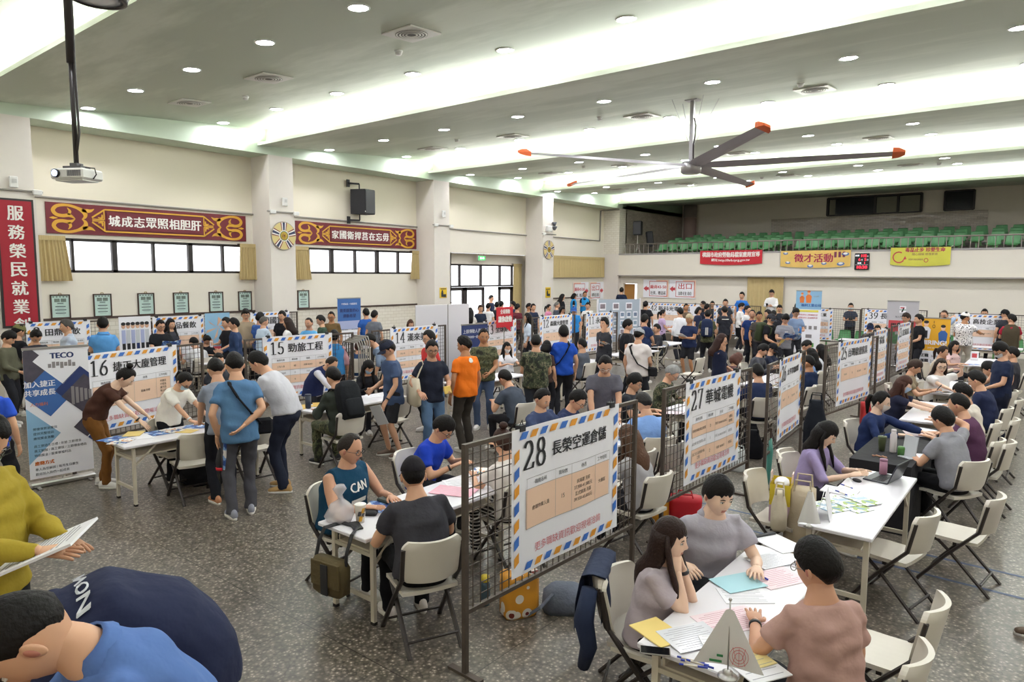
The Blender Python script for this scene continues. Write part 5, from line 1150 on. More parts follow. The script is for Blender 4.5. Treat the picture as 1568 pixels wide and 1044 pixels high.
    if sit and chairl is not None:
        c = np.array([ox, oy]) + (Rz @ np.array([0, .03, 0]))[:2] * s
        chair(c[0], c[1], math.degrees(wa), chairl)
    return rec
def P2W(rec, p):
    """person frame -> world"""
    return rotz(rec['rz']) @ (np.array(p, float) * rec['s']) + np.array(rec['loc'])
def hair_parts(rec):
    """list of (name, MB in head frame or body frame) for the hair style"""
    st = rec['hair']; mb = MB(); Rh, c0 = rec['Rh'], rec['hc0']; D = math.radians
    fr = {'short': 38, 'crop': 46, 'buzz': 48, 'receding': 57, 'fringe': 22, 'long': 34, 'bob': 20, 'pony': 44, 'bun': 44, 'longf': 20, 'wavy': 40, 'curly': 34, 'none': 0, 'spiky': 42}[st]
    sd = {'short': 0, 'crop': 4, 'buzz': 6, 'receding': 4, 'curly': -4, 'spiky': 4, 'fringe': -4, 'long': -34, 'longf': -34, 'wavy': -34, 'bob': -34}.get(st, -8); bk = {'short': -34, 'crop': -30, 'buzz': -28, 'receding': -30, 'fringe': -36, 'spiky': -30, 'curly': -36}.get(st, -42)
    th = {'short': .16, 'crop': .1, 'buzz': .045, 'receding': .08, 'fringe': .18, 'curly': .24, 'spiky': .17}.get(st, .14)
    rnd = random.Random(int(rec['loc'][0] * 1000)); ph = [rnd.uniform(0, 6) for _ in range(4)]; part = rnd.choice((-1, 1))
    def fn(u, v):
        az = (u - .5) * 2 * math.pi; a = abs(az)
        if a < D(50): e0 = fr
        elif a < D(78): t = (a - D(50)) / D(28); e0 = fr + (sd - fr) * t
        elif a < D(100): e0 = sd
        else: t = min(1, (a - D(100)) / D(45)); e0 = sd + (bk - sd) * t
        e0 += (3.5 * math.sin(az * 7 + ph[0]) + 3 * math.sin(az * 19 + ph[1])) * (a < D(70))
        el = D(e0) + (math.pi / 2 * .998 - D(e0)) * v; p = head_pt(az, el)
        k = min(1, v / .1); tk = th * (.55 + .45 * max(0, math.sin(el))) * (1 + .12 * math.sin(az * 3 + ph[1]) * math.cos(el * 3 + ph[2]))
        if st in ('curly', 'wavy', 'spiky'): tk += .05 * math.sin(az * 11 + ph[3]) * math.sin(el * 9 + ph[0]) * (1 if st != 'wavy' else .4)
        if st in ('short', 'fringe', 'crop') : tk += .02 * math.sin(az * 17 + el * 5) * v
        return p * (.97 + (.05 + tk) * k ** .6 * (1 if v > 0 else 0))
    if st != 'none': mb.grid(fn, 36, 16)
    mb.map(lambda v: v @ Rh.T + c0)
    ln = {'long': .36, 'longf': .46, 'wavy': .34, 'bob': .17}.get(st)
    if ln:
        rings = []; n = 9
        for i in range(n + 1):
            t = i / n; z = .03 - t * ln; dn = max(0, t - .15); bo = min(max(0, t * ln - .16), .1); w = (.099 + .012 * math.sin(t * 3)) * (1 + (.25 * t if st == 'wavy' else 0)) * (1 - .18 * max(0, t - .75) / .25)
            base = c0 + Rh @ np.array([0, -.012, .055 if i == 0 else .045 - min(t * ln, .1)]) + np.array([0, -.05 * dn - .6 * bo, -max(0, t * ln - .1)])
            A = [D(q) for q in np.linspace(72 if st != 'bob' else 58, 288 if st != 'bob' else 302, 13)]; wob = .006 * math.sin(t * 14 + 1) if st == 'wavy' else .002
            out = [np.array([math.sin(a) * w, math.cos(a) * (w + .012) , wob * math.sin(a * 6)]) for a in A]; inn = [np.array([math.sin(a) * w * .72, math.cos(a) * w * .72, 0]) for a in A[::-1]]
            rings.append([base + (Rh @ q if i < 2 else Rh @ (q * np.array([1, 1, .3]))) for q in out + inn])
        mb.loft(rings)
    if st in ('longf', 'long'):
        for sg in (-1, 1):
            q = [c0 + Rh @ np.array([sg * .082, .012, .05]), c0 + Rh @ np.array([sg * .097, .03, -.04]), c0 + Rh @ np.array([sg * .095, .035, -.1]) + np.array([0, .02, -.04])]
            q += [q[-1] + np.array([sg * .004, .035, -.1]), q[-1] + np.array([0, .06, -.22 if st == 'longf' else -.14])]; mb.tube(q, [.022, .03, .032, .03, .01], 8, flat=.6)
    if st == 'pony':
        q = c0 + Rh @ np.array([0, -.1, .035]); mb.tube([q, q + Rh @ np.array([0, -.04, -.01]), q + Rh @ np.array([0, -.05, -.05]) + np.array([0, -.01, -.04]), q + Rh @ np.array([0, -.05, -.05]) + np.array([0, -.01, -.2])], [.022, .034, .036, .014], 10)
    if st == 'bun':
        q = c0 + Rh @ np.array([0, -.06, .162]); mb.ell(q, (.044, .044, .038), 0, 12, 8)
    return mb
def finish_people():
    # voxel remesh of all body / shirt / trouser volumes in one evaluation
    tmp = []
    for nm, mb, vx, sm in JOBS:
        me = mb.mesh('t', []); o = bpy.data.objects.new('t', me); COL.objects.link(o)
        m = o.modifiers.new('r', 'REMESH'); m.mode = 'VOXEL'; m.voxel_size = vx; m.use_smooth_shade = True
        m2 = o.modifiers.new('s', 'SMOOTH'); m2.factor = .5; m2.iterations = sm; tmp.append(o)
    dg = bpy.context.evaluated_depsgraph_get(); res = []
    for o in tmp:
        ev = o.evaluated_get(dg); me = ev.to_mesh(); nv = len(me.vertices); co = np.empty(nv * 3); me.vertices.foreach_get('co', co); no = np.empty(nv * 3); me.vertices.foreach_get('normal', no)
        nl = len(me.loops); lv = np.empty(nl, int); me.loops.foreach_get('vertex_index', lv); ls = np.empty(len(me.polygons), int); me.polygons.foreach_get('loop_start', ls)
        res.append((co.reshape(-1, 3), no.reshape(-1, 3), [tuple(q) for q in np.split(lv, ls[1:])])); ev.to_mesh_clear()
    for o in tmp: me = o.data; bpy.data.objects.remove(o); bpy.data.meshes.remove(me)
    rs = np.random.RandomState(3)
    def wrinkle(co, no, amp):
        d = np.zeros(len(co))
        for _ in range(7):
            k = rs.normal(size=3) * np.array([14, 14, 22]); d += np.sin(co @ k + rs.uniform(0, 6)) * np.sin(co @ (rs.normal(size=3) * 9) + rs.uniform(0, 6))
        return co + no * (d * amp / 2.0)[:, None]
    for rec in PEOPLE:
        s = rec['s']; t = empty(rec['name'], rec['loc'], rec['rz'], rec['label'], 'person'); t.scale = (s, s, s); Rh, c0 = rec['Rh'], rec['hc0']; j = rec['job']
        near = rec['dist'] < 12
        B = MB(); co, no, F = res[j]; B.add(co, F, 0); B.join(HEAD, M=Rh, off=c0)
        for sg, T, M3, kind in rec['hands']:
            hd = HANDS[kind]; v = hd.arr() * np.array([sg, 1, 1]); B.add(v @ M3.T + T, [f[::-1] for f in hd.f] if sg < 0 else hd.f, 0)
        B.build('body', [skin(rec['sk']), M_eyew, M_eyed, M_lip], t, True)
        co, no, F = res[j + 1]; S_ = MB().add(wrinkle(co, no, .009), F); so = S_.build('shirt', cloth(rec['shirt']), t, True); rec['shirt_ob'] = so
        co, no, F = res[j + 2]; MB().add(wrinkle(co, no, .007), F).build('trousers' if not rec['shorts'] else 'shorts', cloth(rec['pants']), t, True)
        if rec['hair'] != 'none': hair_parts(rec).build('hair', hairm(rec['hcol']), t, True)
        P, p1, p2, p3, p4 = rec['p']; la = rec['la']; bd = rec['bd']
        if rec['vest']:
            V = MB(); k = 1.19
            V.loft([ringp(P + np.array([0, 0, -.08]), 0, .168 * bd * k, .128 * bd * k), ringp(p1, .6 * la, .16 * bd * k, .12 * bd * k), ringp(p2, la, .165 * bd * k, .124 * bd * k), ringp(p3 - .07 * DIR(la), la, .163 * bd * k, .112 * k), ringp(p3 - .0 * DIR(la), la, .15 * bd, .1), ringp(p3 + .035 * DIR(la), la, .1, .085), ringp(p4 - .01 * DIR(la), la, .082, .08)], cap=False); V.build('vest', cloth(rec['vest']), t, True)
        if rec['collar']:
            V = MB(); F_ = np.array([0, math.cos(la), -math.sin(la)]); dip = lambda q, k: q - np.clip((q - p4) @ F_, 0, 1)[:, None] * k * DIR(la); V.loft([dip(ringp(p4 - .055 * DIR(la), la, .106, .096), .7), dip(ringp(p4 - .03 * DIR(la), la, .086, .082), .8), dip(ringp(p4 - .012 * DIR(la), la, .076, .075), .9), dip(ringp(p4 - .018 * DIR(la), la, .07, .07), .9)], cap=False); V.build('collar', cloth(rec['collar']), t, True)
        if rec['cap']:
            cc = rec['cap']; C = MB()
            def dome(u, v):
                az = (u - .5) * 2 * math.pi; el = math.radians(16) + (math.pi / 2 * .998 - math.radians(16)) * v; return head_pt(az, el) * (1.17 if v > 0 else 1.13)
            C.grid(dome, 28, 10)
            def brim(u, v, dz): a = math.radians(-62 + 124 * u); r0 = np.array([math.sin(a) * .088, math.cos(a) * .098, .034]); return r0 + np.array([math.sin(a) * .03 * v, math.cos(a) * .075 * v, -.012 * v - .03 * v * math.sin(a) ** 2 + dz])
            C.grid(lambda u, v: brim(u, v, 0), 12, 4); C.grid(lambda u, v: brim(1 - u, v, -.004), 12, 4); C.ell((0, 0, .137), (.008, .008, .005), 0, 8, 4)
            C.map(lambda v: v @ Rh.T + c0); C.build('cap', cloth(cc), t, True)
        if rec['mask']:
            C = MB()
            def mk(u, v): az = math.radians(-58 + 116 * u); el = math.radians(-60 + 62 * v - 6 * math.cos(az * 1.2)); p = head_pt(az, el); g = math.exp(-(p[0] / .025) ** 2 - ((p[2] + .025) / .04) ** 2); return p * 1.035 + np.array([0, .02 * g + .004, 0])
            C.grid(mk, 12, 8)
            for sg in (-1, 1): C.tube([mk(.5 + .5 * sg, .8), (sg * .082, .0, .02), (sg * .078, -.02, -.02), mk(.5 + .5 * sg, .25)], .0015, 4)
            C.map(lambda v: v @ Rh.T + c0); C.build('face_mask', mat('mask_' + rec['mask'], rec['mask'], .8), t, True)
        if rec['glasses']:
            C = MB()
            for sg in (-1, 1):
                C.tube([(sg * .033 + .023 * math.cos(a), .098 - .012 * abs(math.cos(a) * .5 + .5 * 1) * (1 if sg * math.cos(a) > 0 else 0), .006 + .018 * math.sin(a)) for a in np.linspace(0, 2 * math.pi, 15)], .0022, 5)
                C.tube([(sg * .055, .09, .01), (sg * .08, .05, .012), (sg * .083, -.01, .004)], .002, 4)
            C.tube([(-.011, .1, .01), (0, .103, .013), (.011, .1, .01)], .002, 4)
            C.map(lambda v: (v * 1.11) @ Rh.T + c0); C.build('glasses', mat('glasses_' + rec['glasses'], rec['glasses'], .3), t)
        if rec['watch']:
            sg, T, M3, kind = rec['hands'][0 if rec['watch'][0] > 0 else 1]; E_ = rec['J'][sg][1]; d = (T - E_) / np.linalg.norm(T - E_)
            C = MB(); C.tube([T - d * .045, T - d * .025], .033, 14); C.build('wristwatch', mat('watch_' + rec['watch'][1], rec['watch'][1], .4), t, True)
        for sg in (1, -1):
            Hj, Kn, A = rec['K'][sg]; C = MB(); e = A - Kn; yaw = -sg * .15; C.join(SHOE); C.map(lambda v: (v @ rotz(yaw).T) + np.array([A[0], A[1], A[2] - .085]))
            C.build('shoe', [mat('shoe_' + rec['shoes'], rec['shoes'], .6), mat('shoe_sole', 'D8D4CC' if rec['shoes'] not in ('1A1A1C',) else '2A2A2C', .6)], t, True)
        rec['ob'] = t
# ================================================================ THE CROWD  (head-top pixel, facing relative to the camera: 0 towards it, 90 to the right, 180 away)
NV, BK, GY = '27304A', '1C1C20', '6E7076'
pA = person(-60, 962, -90, 'person in heather blue T-shirt bending down in the lower left corner', lean=40, hp=62, nk=.42, h=1.66, shirt='5673AC', collar='5673AC', z0=.45, hair='buzz', sl=.62, R=(.16, .5, .72), L=(-.16, .5, .72), build=.98)
_x = at(205, 1035, 1.36)
pB = person(0, 0, -84, 'person in navy printed shirt bending over behind the heather blue T-shirt', xy=_x, lean=80, hp=80, h=1.74, shirt='262B45', pants='7A7667', z0=.45, R=(.2, .5, .5), L=(-.2, .5, .5), build=1.22, trunk=1.05)
pC = person(-6, 640, 52, 'person in olive yellow jacket with mask and glasses holding a clipboard', hp=38, hy=-12, h=1.66, shirt='A08B2E', sl=1.9, pants='1B1B1F', z0=.45, mask='CFE0D8', glasses='1F2022', R=(.2, .42, 1.12), L=(-.1, .34, 1.06), hg='flat', build=1.08)
p1 = person(20, 508, 62, 'person in dark olive jacket at left edge looking down', hp=35, shirt='5B5A4A', sl=1.9, hair='fringe', R='low', L='low')
p2 = person(33, 497, 120, 'person in olive cap and black T-shirt behind the dark olive jacket', cap='6A6840', hp=25, shirt=BK, R='low', L='low', h=1.74)
p3 = person(58, 508, 20, 'person looking down behind the tall white and blue roll-up banner', hp=50, shirt='3A3A40', R='low', L='low')
p4 = person(99, 489, -82, 'person with greying hair and pale blue shirt, seen in left profile', shirt='B9C3D3', sl=1.9, collar='B9C3D3', hc='4A4743', R='low', L='low', h=1.8)
p5 = person(157, 485, 178, 'person in light blue polo shirt seen from behind near wall', shirt='5C9AD6', collar='5C9AD6', h=1.86, R='low', L='low')
p6 = person(-14, 566, 150, 'person in bright blue shirt cut off by the left edge', shirt='2F55C8', R='hang', L='low', h=1.66)
p7 = person(203, 566, 0, 'person in brown top with hair bun leaning over table to write', ws=52, lean=42, hp=42, h=1.66, female=True, shirt='4A2F26', sl=.55, pants='7C5226', hair='bun', hem=-.0, R=(.16, .62, .74), L=(-.1, .66, .74), hg='flat', sk=4, shoes='E6E3DD', watch=(1, '26262B'))
p8 = person(290, 574, 0, 'person in white blouse with pale mask leaning over left table', ws=16, lean=34, hp=48, h=1.56, female=True, shirt='E8E4DA', sl=.75, pants=BK, hair='pony', glasses='1F2022', mask='B9D3E6', R='far', L='far', watch=(1, 'E4E2DC'))
p9 = person(327, 551, 0, 'person in grey T-shirt bending at table beside the blue T-shirt', ws=166, lean=16, hp=42, h=1.74, shirt='8F97A6', R='table', L='table', pants='202127', shoes='C78A62')
p10 = person(357, 541, 0, 'person in blue T-shirt with black strap and grey trousers, seen from behind', ws=160, lean=12, hp=34, h=1.86, shirt='54799F', pants='4B4A50', R='back', L=(-.2, .02, .86), shoes='8C8D99', hem=-.14)
p11 = person(386, 540, -118, 'person in white shirt and dark cargo trousers leaning away', lean=34, hp=34, h=1.86, shirt='C9C8CE', sl=1., pants='232736', shoes='B5905C', R='table', L='table', build=1.1, hem=-.04)
p12 = person(335, 541, 30, 'person mostly hidden behind the bending grey and blue T-shirts', h=1.5, shirt='33353C')
p13 = person(246, 490, 24, 'person in black T-shirt with glasses reading a blue brochure', shirt=BK, glasses='1B1B1E', hp=12, R='hold', L='hold', build=1.12)
p14 = person(226, 491, -140, 'person in navy jacket with brown hair, seen from behind by photo poster', shirt='2B3550', sl=1.9, hc='3A2A20', h=1.62)
p15 = person(262, 488, 40, 'person with long dark hair behind the blue brochure reader', female=True, hair='long', shirt='3A3A42', h=1.66)
p16 = person(356, 487, -90, 'person in dark navy jacket standing in left profile', shirt='2E3F60', sl=1.9, h=1.74, R='low', L='hang')
p17 = person(345, 486, -60, 'person in black T-shirt partly behind the dark navy jacket', shirt=BK, h=1.7, R='hold', L='low')
p18 = person(376, 473, 6, 'person in beige blazer over black top with glasses', shirt='A3937B', sl=1.9, glasses='2A2622', vest=None, R='low', L='low', hair='fringe', h=1.84)
p19 = person(405, 484, 120, 'person with shaved grey head and pale blue white shirt', shirt='BFD0DE', sl=1., hair='buzz', hc='55504A', build=1.12, R='low', L='low')
p20 = person(399, 478, 140, 'person in blue shirt behind the shaved grey head', shirt='3D5FA0', h=1.76)
p21 = person(431, 476, -30, 'person with black hair beside the farther end of wall posters', shirt=BK, h=1.76)
p22 = person(439, 486, -110, 'person with wavy dark hair and white top holding brochure', female=True, hair='wavy', hc='2A1D18', shirt='E4E2DF', h=1.68, R='hold', L='hold')
p23 = person(294, 518, 0, 'person in white shirt seated behind the grid beside poster 16', sit=True, ws=178, shirt='DADADC', h=1.72, chairl='white folding chair behind the grid beside poster 16', hair='short', R='table', L='table', lean=20, hp=45)
p24 = person(320, 516, 0, 'person in black top looking down behind grid of poster 16', sit=True, ws=0, female=True, shirt=BK, hair='pony', hp=52, h=1.62, sl=1.9, chairl='white folding chair of the black topped person behind poster 16', R='table', L='table')
p25 = person(472, 486, -30, 'person with shaved head and light blue shirt looking at phone', shirt='5FA6D8', hair='buzz', R='phone', L='phone', sk=3)
p26 = person(488, 483, -80, 'person in dark green T-shirt in left profile', shirt='3B4F40', hp=22)
p27 = person(507, 477, -12, 'person in brown olive T-shirt with glasses behind green T-shirt', shirt='6B5636', glasses='232323', hair='crop', h=1.74, sk=2)
p28 = person(560, 472, -160, 'person in bright blue patterned T-shirt before the tiled wall', shirt='2F5CA6', h=1.74)
p29 = person(574, 475, 150, 'person in grey shirt just behind the bright blue pattern', shirt='6C7078', h=1.72)
p30 = person(651, 474, 10, 'person in black hooded top seated by the tiled wall', shirt='1A1A1E', sl=1.9, h=1.66)
p30b = person(629, 489, 20, 'person with brown hair peeking above poster 14', female=True, hair='bob', hc='4A2F22', shirt='A08F80', h=1.5)
p31 = person(514, 548, 0, 'person in navy vest with white sleeves leaning over table', ws=16, lean=46, hp=40, h=1.58, shirt='D5D5DE', sl=1.9, vest='273058', hair='receding', R='far', L='table', hc='2A2420')
p32 = person(506, 563, 0, 'person in dark hooded jacket with black backpack seated at table', sit=True, ws=174, lean=20, hp=32, h=1.9, shirt='3A3F38', sl=1.9, pants='camo', R='table', L='table', chairl='white folding chair under the dark backpack wearer', shoes=BK)
p33 = person(512, 505, 175, 'person in blue mesh vest over pink plaid shirt behind poster 15', shirt='C99AA0', sl=1.4, vest='3E86C0', h=1.66)
p34 = person(562, 512, -95, 'person in grey blue shirt bending in left profile', shirt='7B8CA3', sl=1.4, lean=35, hp=30, h=1.66)
p35 = person(548, 523, -170, 'person with hair bun and navy jacket seen from behind', female=True, hair='bun', shirt='253A5C', sl=1.9, h=1.56, hc='38221C', sit=True, chairl='white folding chair of the bun haired navy jacket')
p36 = person(567, 553, 0, 'person with pale blue mask and black sweater writing at table', sit=True, ws=-14, lean=14, hp=36, h=1.66, female=True, hair='longf', shirt='1E1E22', sl=1.9, mask='A9CBE6', R='write', L='table', chairl='white folding chair of the masked writer in black')
p37 = person(587, 522, -72, 'person in dark cap and slate T-shirt holding white paper', cap='2C3040', glasses='232323', shirt='48597A', pants='2D2D30', shorts=True, hp=28, h=1.76, lean=5, R='low', L=(-.2, .16, .86), shoes='6A5648', watch=(-1, '3A3A3C'), hem=-.16)
p38 = person(662, 521, 22, 'smiling person in navy polo with canvas tote bag', shirt='262A38', collar='262A38', glasses='2A2A2C', pants='56708F', hp=14, hy=-10, h=1.76, R=(.26, .2, 1.0), L=(-.14, .28, 1.05), sk=3)
p39 = person(655, 506, -60, 'person in red shirt just behind the smiling navy polo', shirt='C23B38', glasses='333333', h=1.76)
p40 = person(707, 515, -142, 'person in bright orange T-shirt seen from behind', shirt='F07A22', pants='3F3A34', hp=18, hy=30, h=1.78, hair='spiky', sk=2, build=1.04)
p41 = person(741, 503, -8, 'person in camouflage T-shirt and jeans facing the camera', shirt='camo', pants='4C5C78', hp=10, hy=18, h=1.78, hair='crop', R='low', L='low', sk=2, build=1.08)
p42 = person(777, 524, 0, 'person with white mask and white top seated before poster 13', sit=True, ws=-25, female=True, hair='long', shirt='E7E6EA', mask='EDEDEF', h=1.6, hp=14, R='table', L='table', chairl='white folding chair of the white masked person')
p43 = person(768, 568, 0, 'person in dark grey shirt seated behind camouflage T-shirts', sit=True, ws=170, lean=30, hp=40, shirt='454C58', h=1.76, chairl='white folding chair of the dark grey bent sitter', R='table', L='table')
p44 = person(821, 511, 178, 'person in camouflage T-shirt seen from behind', shirt='camo2', pants='3B4048', hair='buzz', h=1.74, R='low', L='low', build=1.15)
p45 = person(863, 498, -172, 'person in royal blue T-shirt with black crossbody strap', shirt='2450B4', pants='26262A', hair='fringe', h=1.78, R='hang', L='low')
p46 = person(838, 521, 150, 'person with dark hair between camouflage and royal blue shirts', female=True, hair='bob', shirt='4A3A36', h=1.5)
p47 = person(720, 471, 180, 'person with long black hair near the glass entrance', female=True, hair='longf', shirt='D9D4CC', h=1.62)
p48 = person(736, 467, 20, 'person in dark navy top near the glass entrance', shirt='232C3E', hc='3A281E', h=1.66)
p49 = person(748, 464, 160, 'person in white shirt with backpack straps at entrance', shirt='E3E3E3', h=1.66)
p50 = person(753, 452, 60, 'tall person in navy standing at the entrance doors', shirt='27304E', h=1.82, z0=.0)
p51 = person(761, 462, 170, 'person with black hair above the red bubble sign', shirt='2B2B30')
p52 = person(768, 461, 150, 'person in dark shirt standing right of entrance crowd', shirt='33343A')
p53 = person(785, 461, -120, 'person in navy shirt entering beside the tan curtain', shirt='2A3450')
p54 = person(793, 465, 140, 'person in red and black behind poster 13', shirt='6A2F38')
p55 = person(807, 479, -90, 'person in white blue shirt with dark hair, left profile', female=True, hair='long', shirt='C9D4E2', sl=1.4, h=1.64, hp=12)
p56 = person(811, 464, 85, 'person in tan shirt facing right near emblem pillar', shirt='B59A7C', hair='crop', sk=2)
p57 = person(817, 465, 30, 'person in dark navy top with tied hair near pillar', female=True, hair='pony', shirt='2B3348', h=1.7)
p58 = person(841, 466, 70, 'person in pink top near the farther emblem pillar', female=True, hair='pony', shirt='D98AA8', h=1.58)
p59 = person(854, 462, 100, 'person with grey hair and charcoal T-shirt, right profile', shirt='454A54', hair='crop', hc='6B6864')
p60 = person(862, 469, 40, 'person with glasses and dark hair above poster 12', female=True, hair='bob', shirt='7A4A4E', glasses='333333', h=1.6)
p61 = person(862, 450, 100, 'person in black with long hair near exit signs', female=True, hair='wavy', shirt='1D1D20', h=1.64, z0=0.3)
p62 = person(880, 449, 95, 'person in bright blue vest over black shirt', female=True, hair='bob', shirt=BK, vest='2F94D2', h=1.62, z0=0.3)
p63 = person(896, 446, 20, 'person in bright blue vest holding phone by exit sign', shirt='22262C', vest='2F94D2', hair='crop', h=1.7, R='hold', L='hold', sk=2, z0=0.3)
p64 = person(879, 469, 0, 'person in blue cap and bright blue shirt above poster 12', cap='3566B0', shirt='2F86CE', h=1.68)
p65 = person(900, 463, -10, 'person in white T-shirt beside poster 11', shirt='E0DDD8', h=1.7)
p66 = person(926, 487, -40, 'person in charcoal hoodie resting chin on hand', shirt='3A3B40', sl=1.9, hair='curly', hp=-4, R='cross', L='chin', h=1.74)
p67 = person(952, 440, 176, 'person in navy T-shirt before the ochre wooden door', shirt='232C42', h=1.76, z0=0.4)
p68 = person(963, 489, 95, 'person in black T-shirt with thin strap, right profile', shirt='202024', hair='fringe', h=1.74, build=1.12)
p69 = person(981, 502, 150, 'person in white T-shirt and grey red cap, seen from behind', shirt='DDD4D0', cap='9A9CA2', pants='2C2C32', h=1.74, hp=22, build=1.15, R='low', L='hang')
p70 = person(988, 481, 150, 'person in navy T-shirt behind the grey red cap', shirt='28355A', h=1.74, R='low', L='low')
p71 = person(989, 461, 165, 'broad person in black T-shirt beside photo display board', shirt='222226', h=1.76, build=1.15)
p71b = person(975, 464, -60, 'person in dark shirt half hidden by broad black T-shirt', shirt='303038', h=1.7)
p72 = person(1005, 496, 0, 'person in charcoal jacket seated at table before poster 42', sit=True, ws=-120, shirt='33343A', sl=1.9, h=1.76, chairl='white folding chair of the charcoal jacket sitter', R='table', L='table')
p73 = person(1016, 474, 100, 'person with ponytail and lilac top, right profile', female=True, hair='pony', shirt='BFA6C8', h=1.6, R='hold', L='low')
p74 = person(1041, 471, -150, 'person in white shirt seen from behind before poster 42', shirt='E6E6EA', sl=1.9, h=1.72)
p75 = person(1051, 465, 20, 'person in brown shirt with short hair before poster 42', shirt='6B5A48', hair='crop', sk=2)
p76 = person(1055, 481, -35, 'person with blond hair and navy T-shirt holding papers', shirt='222C4C', hair='fringe', hc='B9A98A', pants='26262A', shorts=True, h=1.7, R='hold', L='hold', sk=2, build=1.1)
p77 = person(1084, 474, 178, 'person in camouflage shirt wearing a navy striped backpack', shirt='camo', pants='1F1F24', hair='crop', h=1.76, R='low', L='low')
p85 = person(1076, 461, -80, 'person with dark hair left of the camouflage backpack wearer', shirt='2A2A30', h=1.7)
p85b = person(1083, 465, 150, 'person in dark top directly behind camouflage backpack wearer', shirt='23283A', h=1.7)
p85c = person(1071, 470, 60, 'person in navy with lowered head behind blond person', female=True, hair='bob', shirt='2B3048', h=1.62)
p86 = person(1111, 458, 0, 'person peeking over the poster below red balcony banner', shirt='3C4048', h=1.82)
p86b = person(1091, 461, 0, 'person with dark hair under the red balcony banner', shirt='3A3A40', h=1.7)
p87 = person(1136, 447, -20, 'person in blue T-shirt standing high beside tan curtain', shirt='2E6FC0', z0=.4, h=1.72)
p88 = person(1109, 469, -165, 'person in dark shirt with white back print', shirt='2B2C33', h=1.76, hp=20)
p89 = person(1138, 464, 100, 'person in white T-shirt behind the navy circle logo shirt', shirt='E9E7E4', h=1.74, hp=25, R='low', L='low')
p89b = person(1146, 468, 60, 'person in white shirt beside white T-shirt in back crowd', shirt='DAD9D8', h=1.72)
p90 = person(1152, 474, 12, 'person in navy T-shirt with round white chest logo', shirt='1F3468', pants='1E1F25', hair='receding', h=1.74, build=1.12, hy=-20, sk=3)
p91 = person(1163, 477, 10, 'person with dark face looking out behind navy logo shirt', shirt='4A4642', sk=2, h=1.7)
p92 = person(1175, 474, -60, 'person in black T-shirt behind the dark grey cap', shirt='1F1F23', h=1.72)
p92b = person(1185, 475, 170, 'person with dark hair standing just left of grey reader', shirt='26262C', h=1.6)
p93 = person(1194, 467, 0, 'person in dark jacket looking down near tan curtain', shirt='2B2E33', sl=1.9, hp=25, h=1.72)
p94 = person(1181, 444, -15, 'person in white sweatshirt looking at phone before tan curtain', shirt='E4E2E0', sl=1.9, hp=34, R='hold', L='hold', z0=.4, h=1.79)
p95 = person(1184, 481, 55, 'person in dark grey cap and black T-shirt with backpack', shirt='1D1D21', cap='3A3B40', h=1.74, hp=25, R='low', L='low', build=1.1)
p96 = person(1205, 482, 20, 'person in grey T-shirt reading an open brochure', shirt='8B8B92', hair='fringe', hp=38, R='hold', L='hold', h=1.76)
p97 = person(1220, 472, 15, 'person in grey blue T-shirt with glasses holding tumbler', shirt='7C90AE', glasses='25252A', hair='fringe', hp=18, hy=15, R='hang', L='hold', h=1.78)
p98 = person(1221, 464, 170, 'person with greying dark hair before blue workers roll-up', shirt='5E6A80', hc='3A3836', h=1.74)
p99 = person(1107, 511, 80, 'person with long wavy hair and navy sweater, hand at mouth', female=True, hair='wavy', hc='3A2620', glasses='3A3A3C', shirt='1D2238', sl=1.3, R='mouth', L='low', h=1.66)
p78 = person(890, 518, 0, 'person in slate T-shirt seated with back to camera', sit=True, ws=178, shirt='5A606A', h=1.76, hair='crop', chairl='white folding chair of the slate T-shirt sitter', R='table', L='table')
p79 = person(928, 547, 6, 'person in grey T-shirt with clear glasses leaning down', lean=22, hp=38, shirt='605F68', glasses='C9C4BE', hair='crop', h=1.74, R='table', L='table', build=1.12)
p80 = person(976, 572, 0, 'person with glasses and black T-shirt seated in right profile', sit=True, ws=10, shirt='303238', glasses='26262A', hair='fringe', h=1.74, hp=18, lean=10, chairl='white folding chair of the black T-shirt in right profile', R='table', L='table')
p81 = person(1038, 562, 0, 'grey haired person in camouflage jacket writing at table', sit=True, ws=8, shirt='camo2', sl=1.9, hc='8B8A88', glasses='2A2A2C', hair='short', lean=16, hp=42, h=1.76, R='write', L='table', chairl='white folding chair of the grey haired camouflage jacket')
p82 = person(981, 601, 0, 'person in light blue shirt seated with back to camera', sit=True, ws=150, shirt='7FA3DA', sl=1., hc='2A2826', hair='crop', lean=14, hp=34, h=1.74, build=1.12, R='table', L='table', chairl='white folding chair of the light blue shirt')
p83 = person(836, 596, 0, 'person in navy T-shirt seated facing right behind poster 28', sit=True, ws=-4, shirt='3C4766', hair='crop', h=1.74, hp=24, build=1.15, R='table', L='table', chairl='white folding chair of the navy T-shirt behind poster 28')
p84 = person(893, 600, 0, 'person with glasses in navy shirt bending above poster 28', sit=True, ws=6, shirt='333D5E', glasses='232326', lean=24, hp=36, h=1.74, hair='short', R='table', L='table', chairl='white folding chair of the bending navy shirt')
p101 = person(1134, 541, 0, 'person with brown hair bending by the navy sweater', sit=True, ws=60, female=True, hair='bob', hc='5A3A30', shirt='6A4A48', h=1.62, hp=38, lean=14, chairl='white folding chair of the brown haired person')
p102 = person(1174, 528, 0, 'young person in grey hoodie seated writing', sit=True, ws=2, shirt='4E4F55', sl=1.9, hair='fringe', hp=34, lean=16, h=1.72, R='write', L='table', chairl='white folding chair of the grey hoodie')
p103 = person(1188, 527, 0, 'person in black cap behind the grey hoodie', sit=True, ws=2, cap='1C1C22', shirt='22283C', hp=36, h=1.6, chairl='white folding chair of the black cap', R='table', L='table')
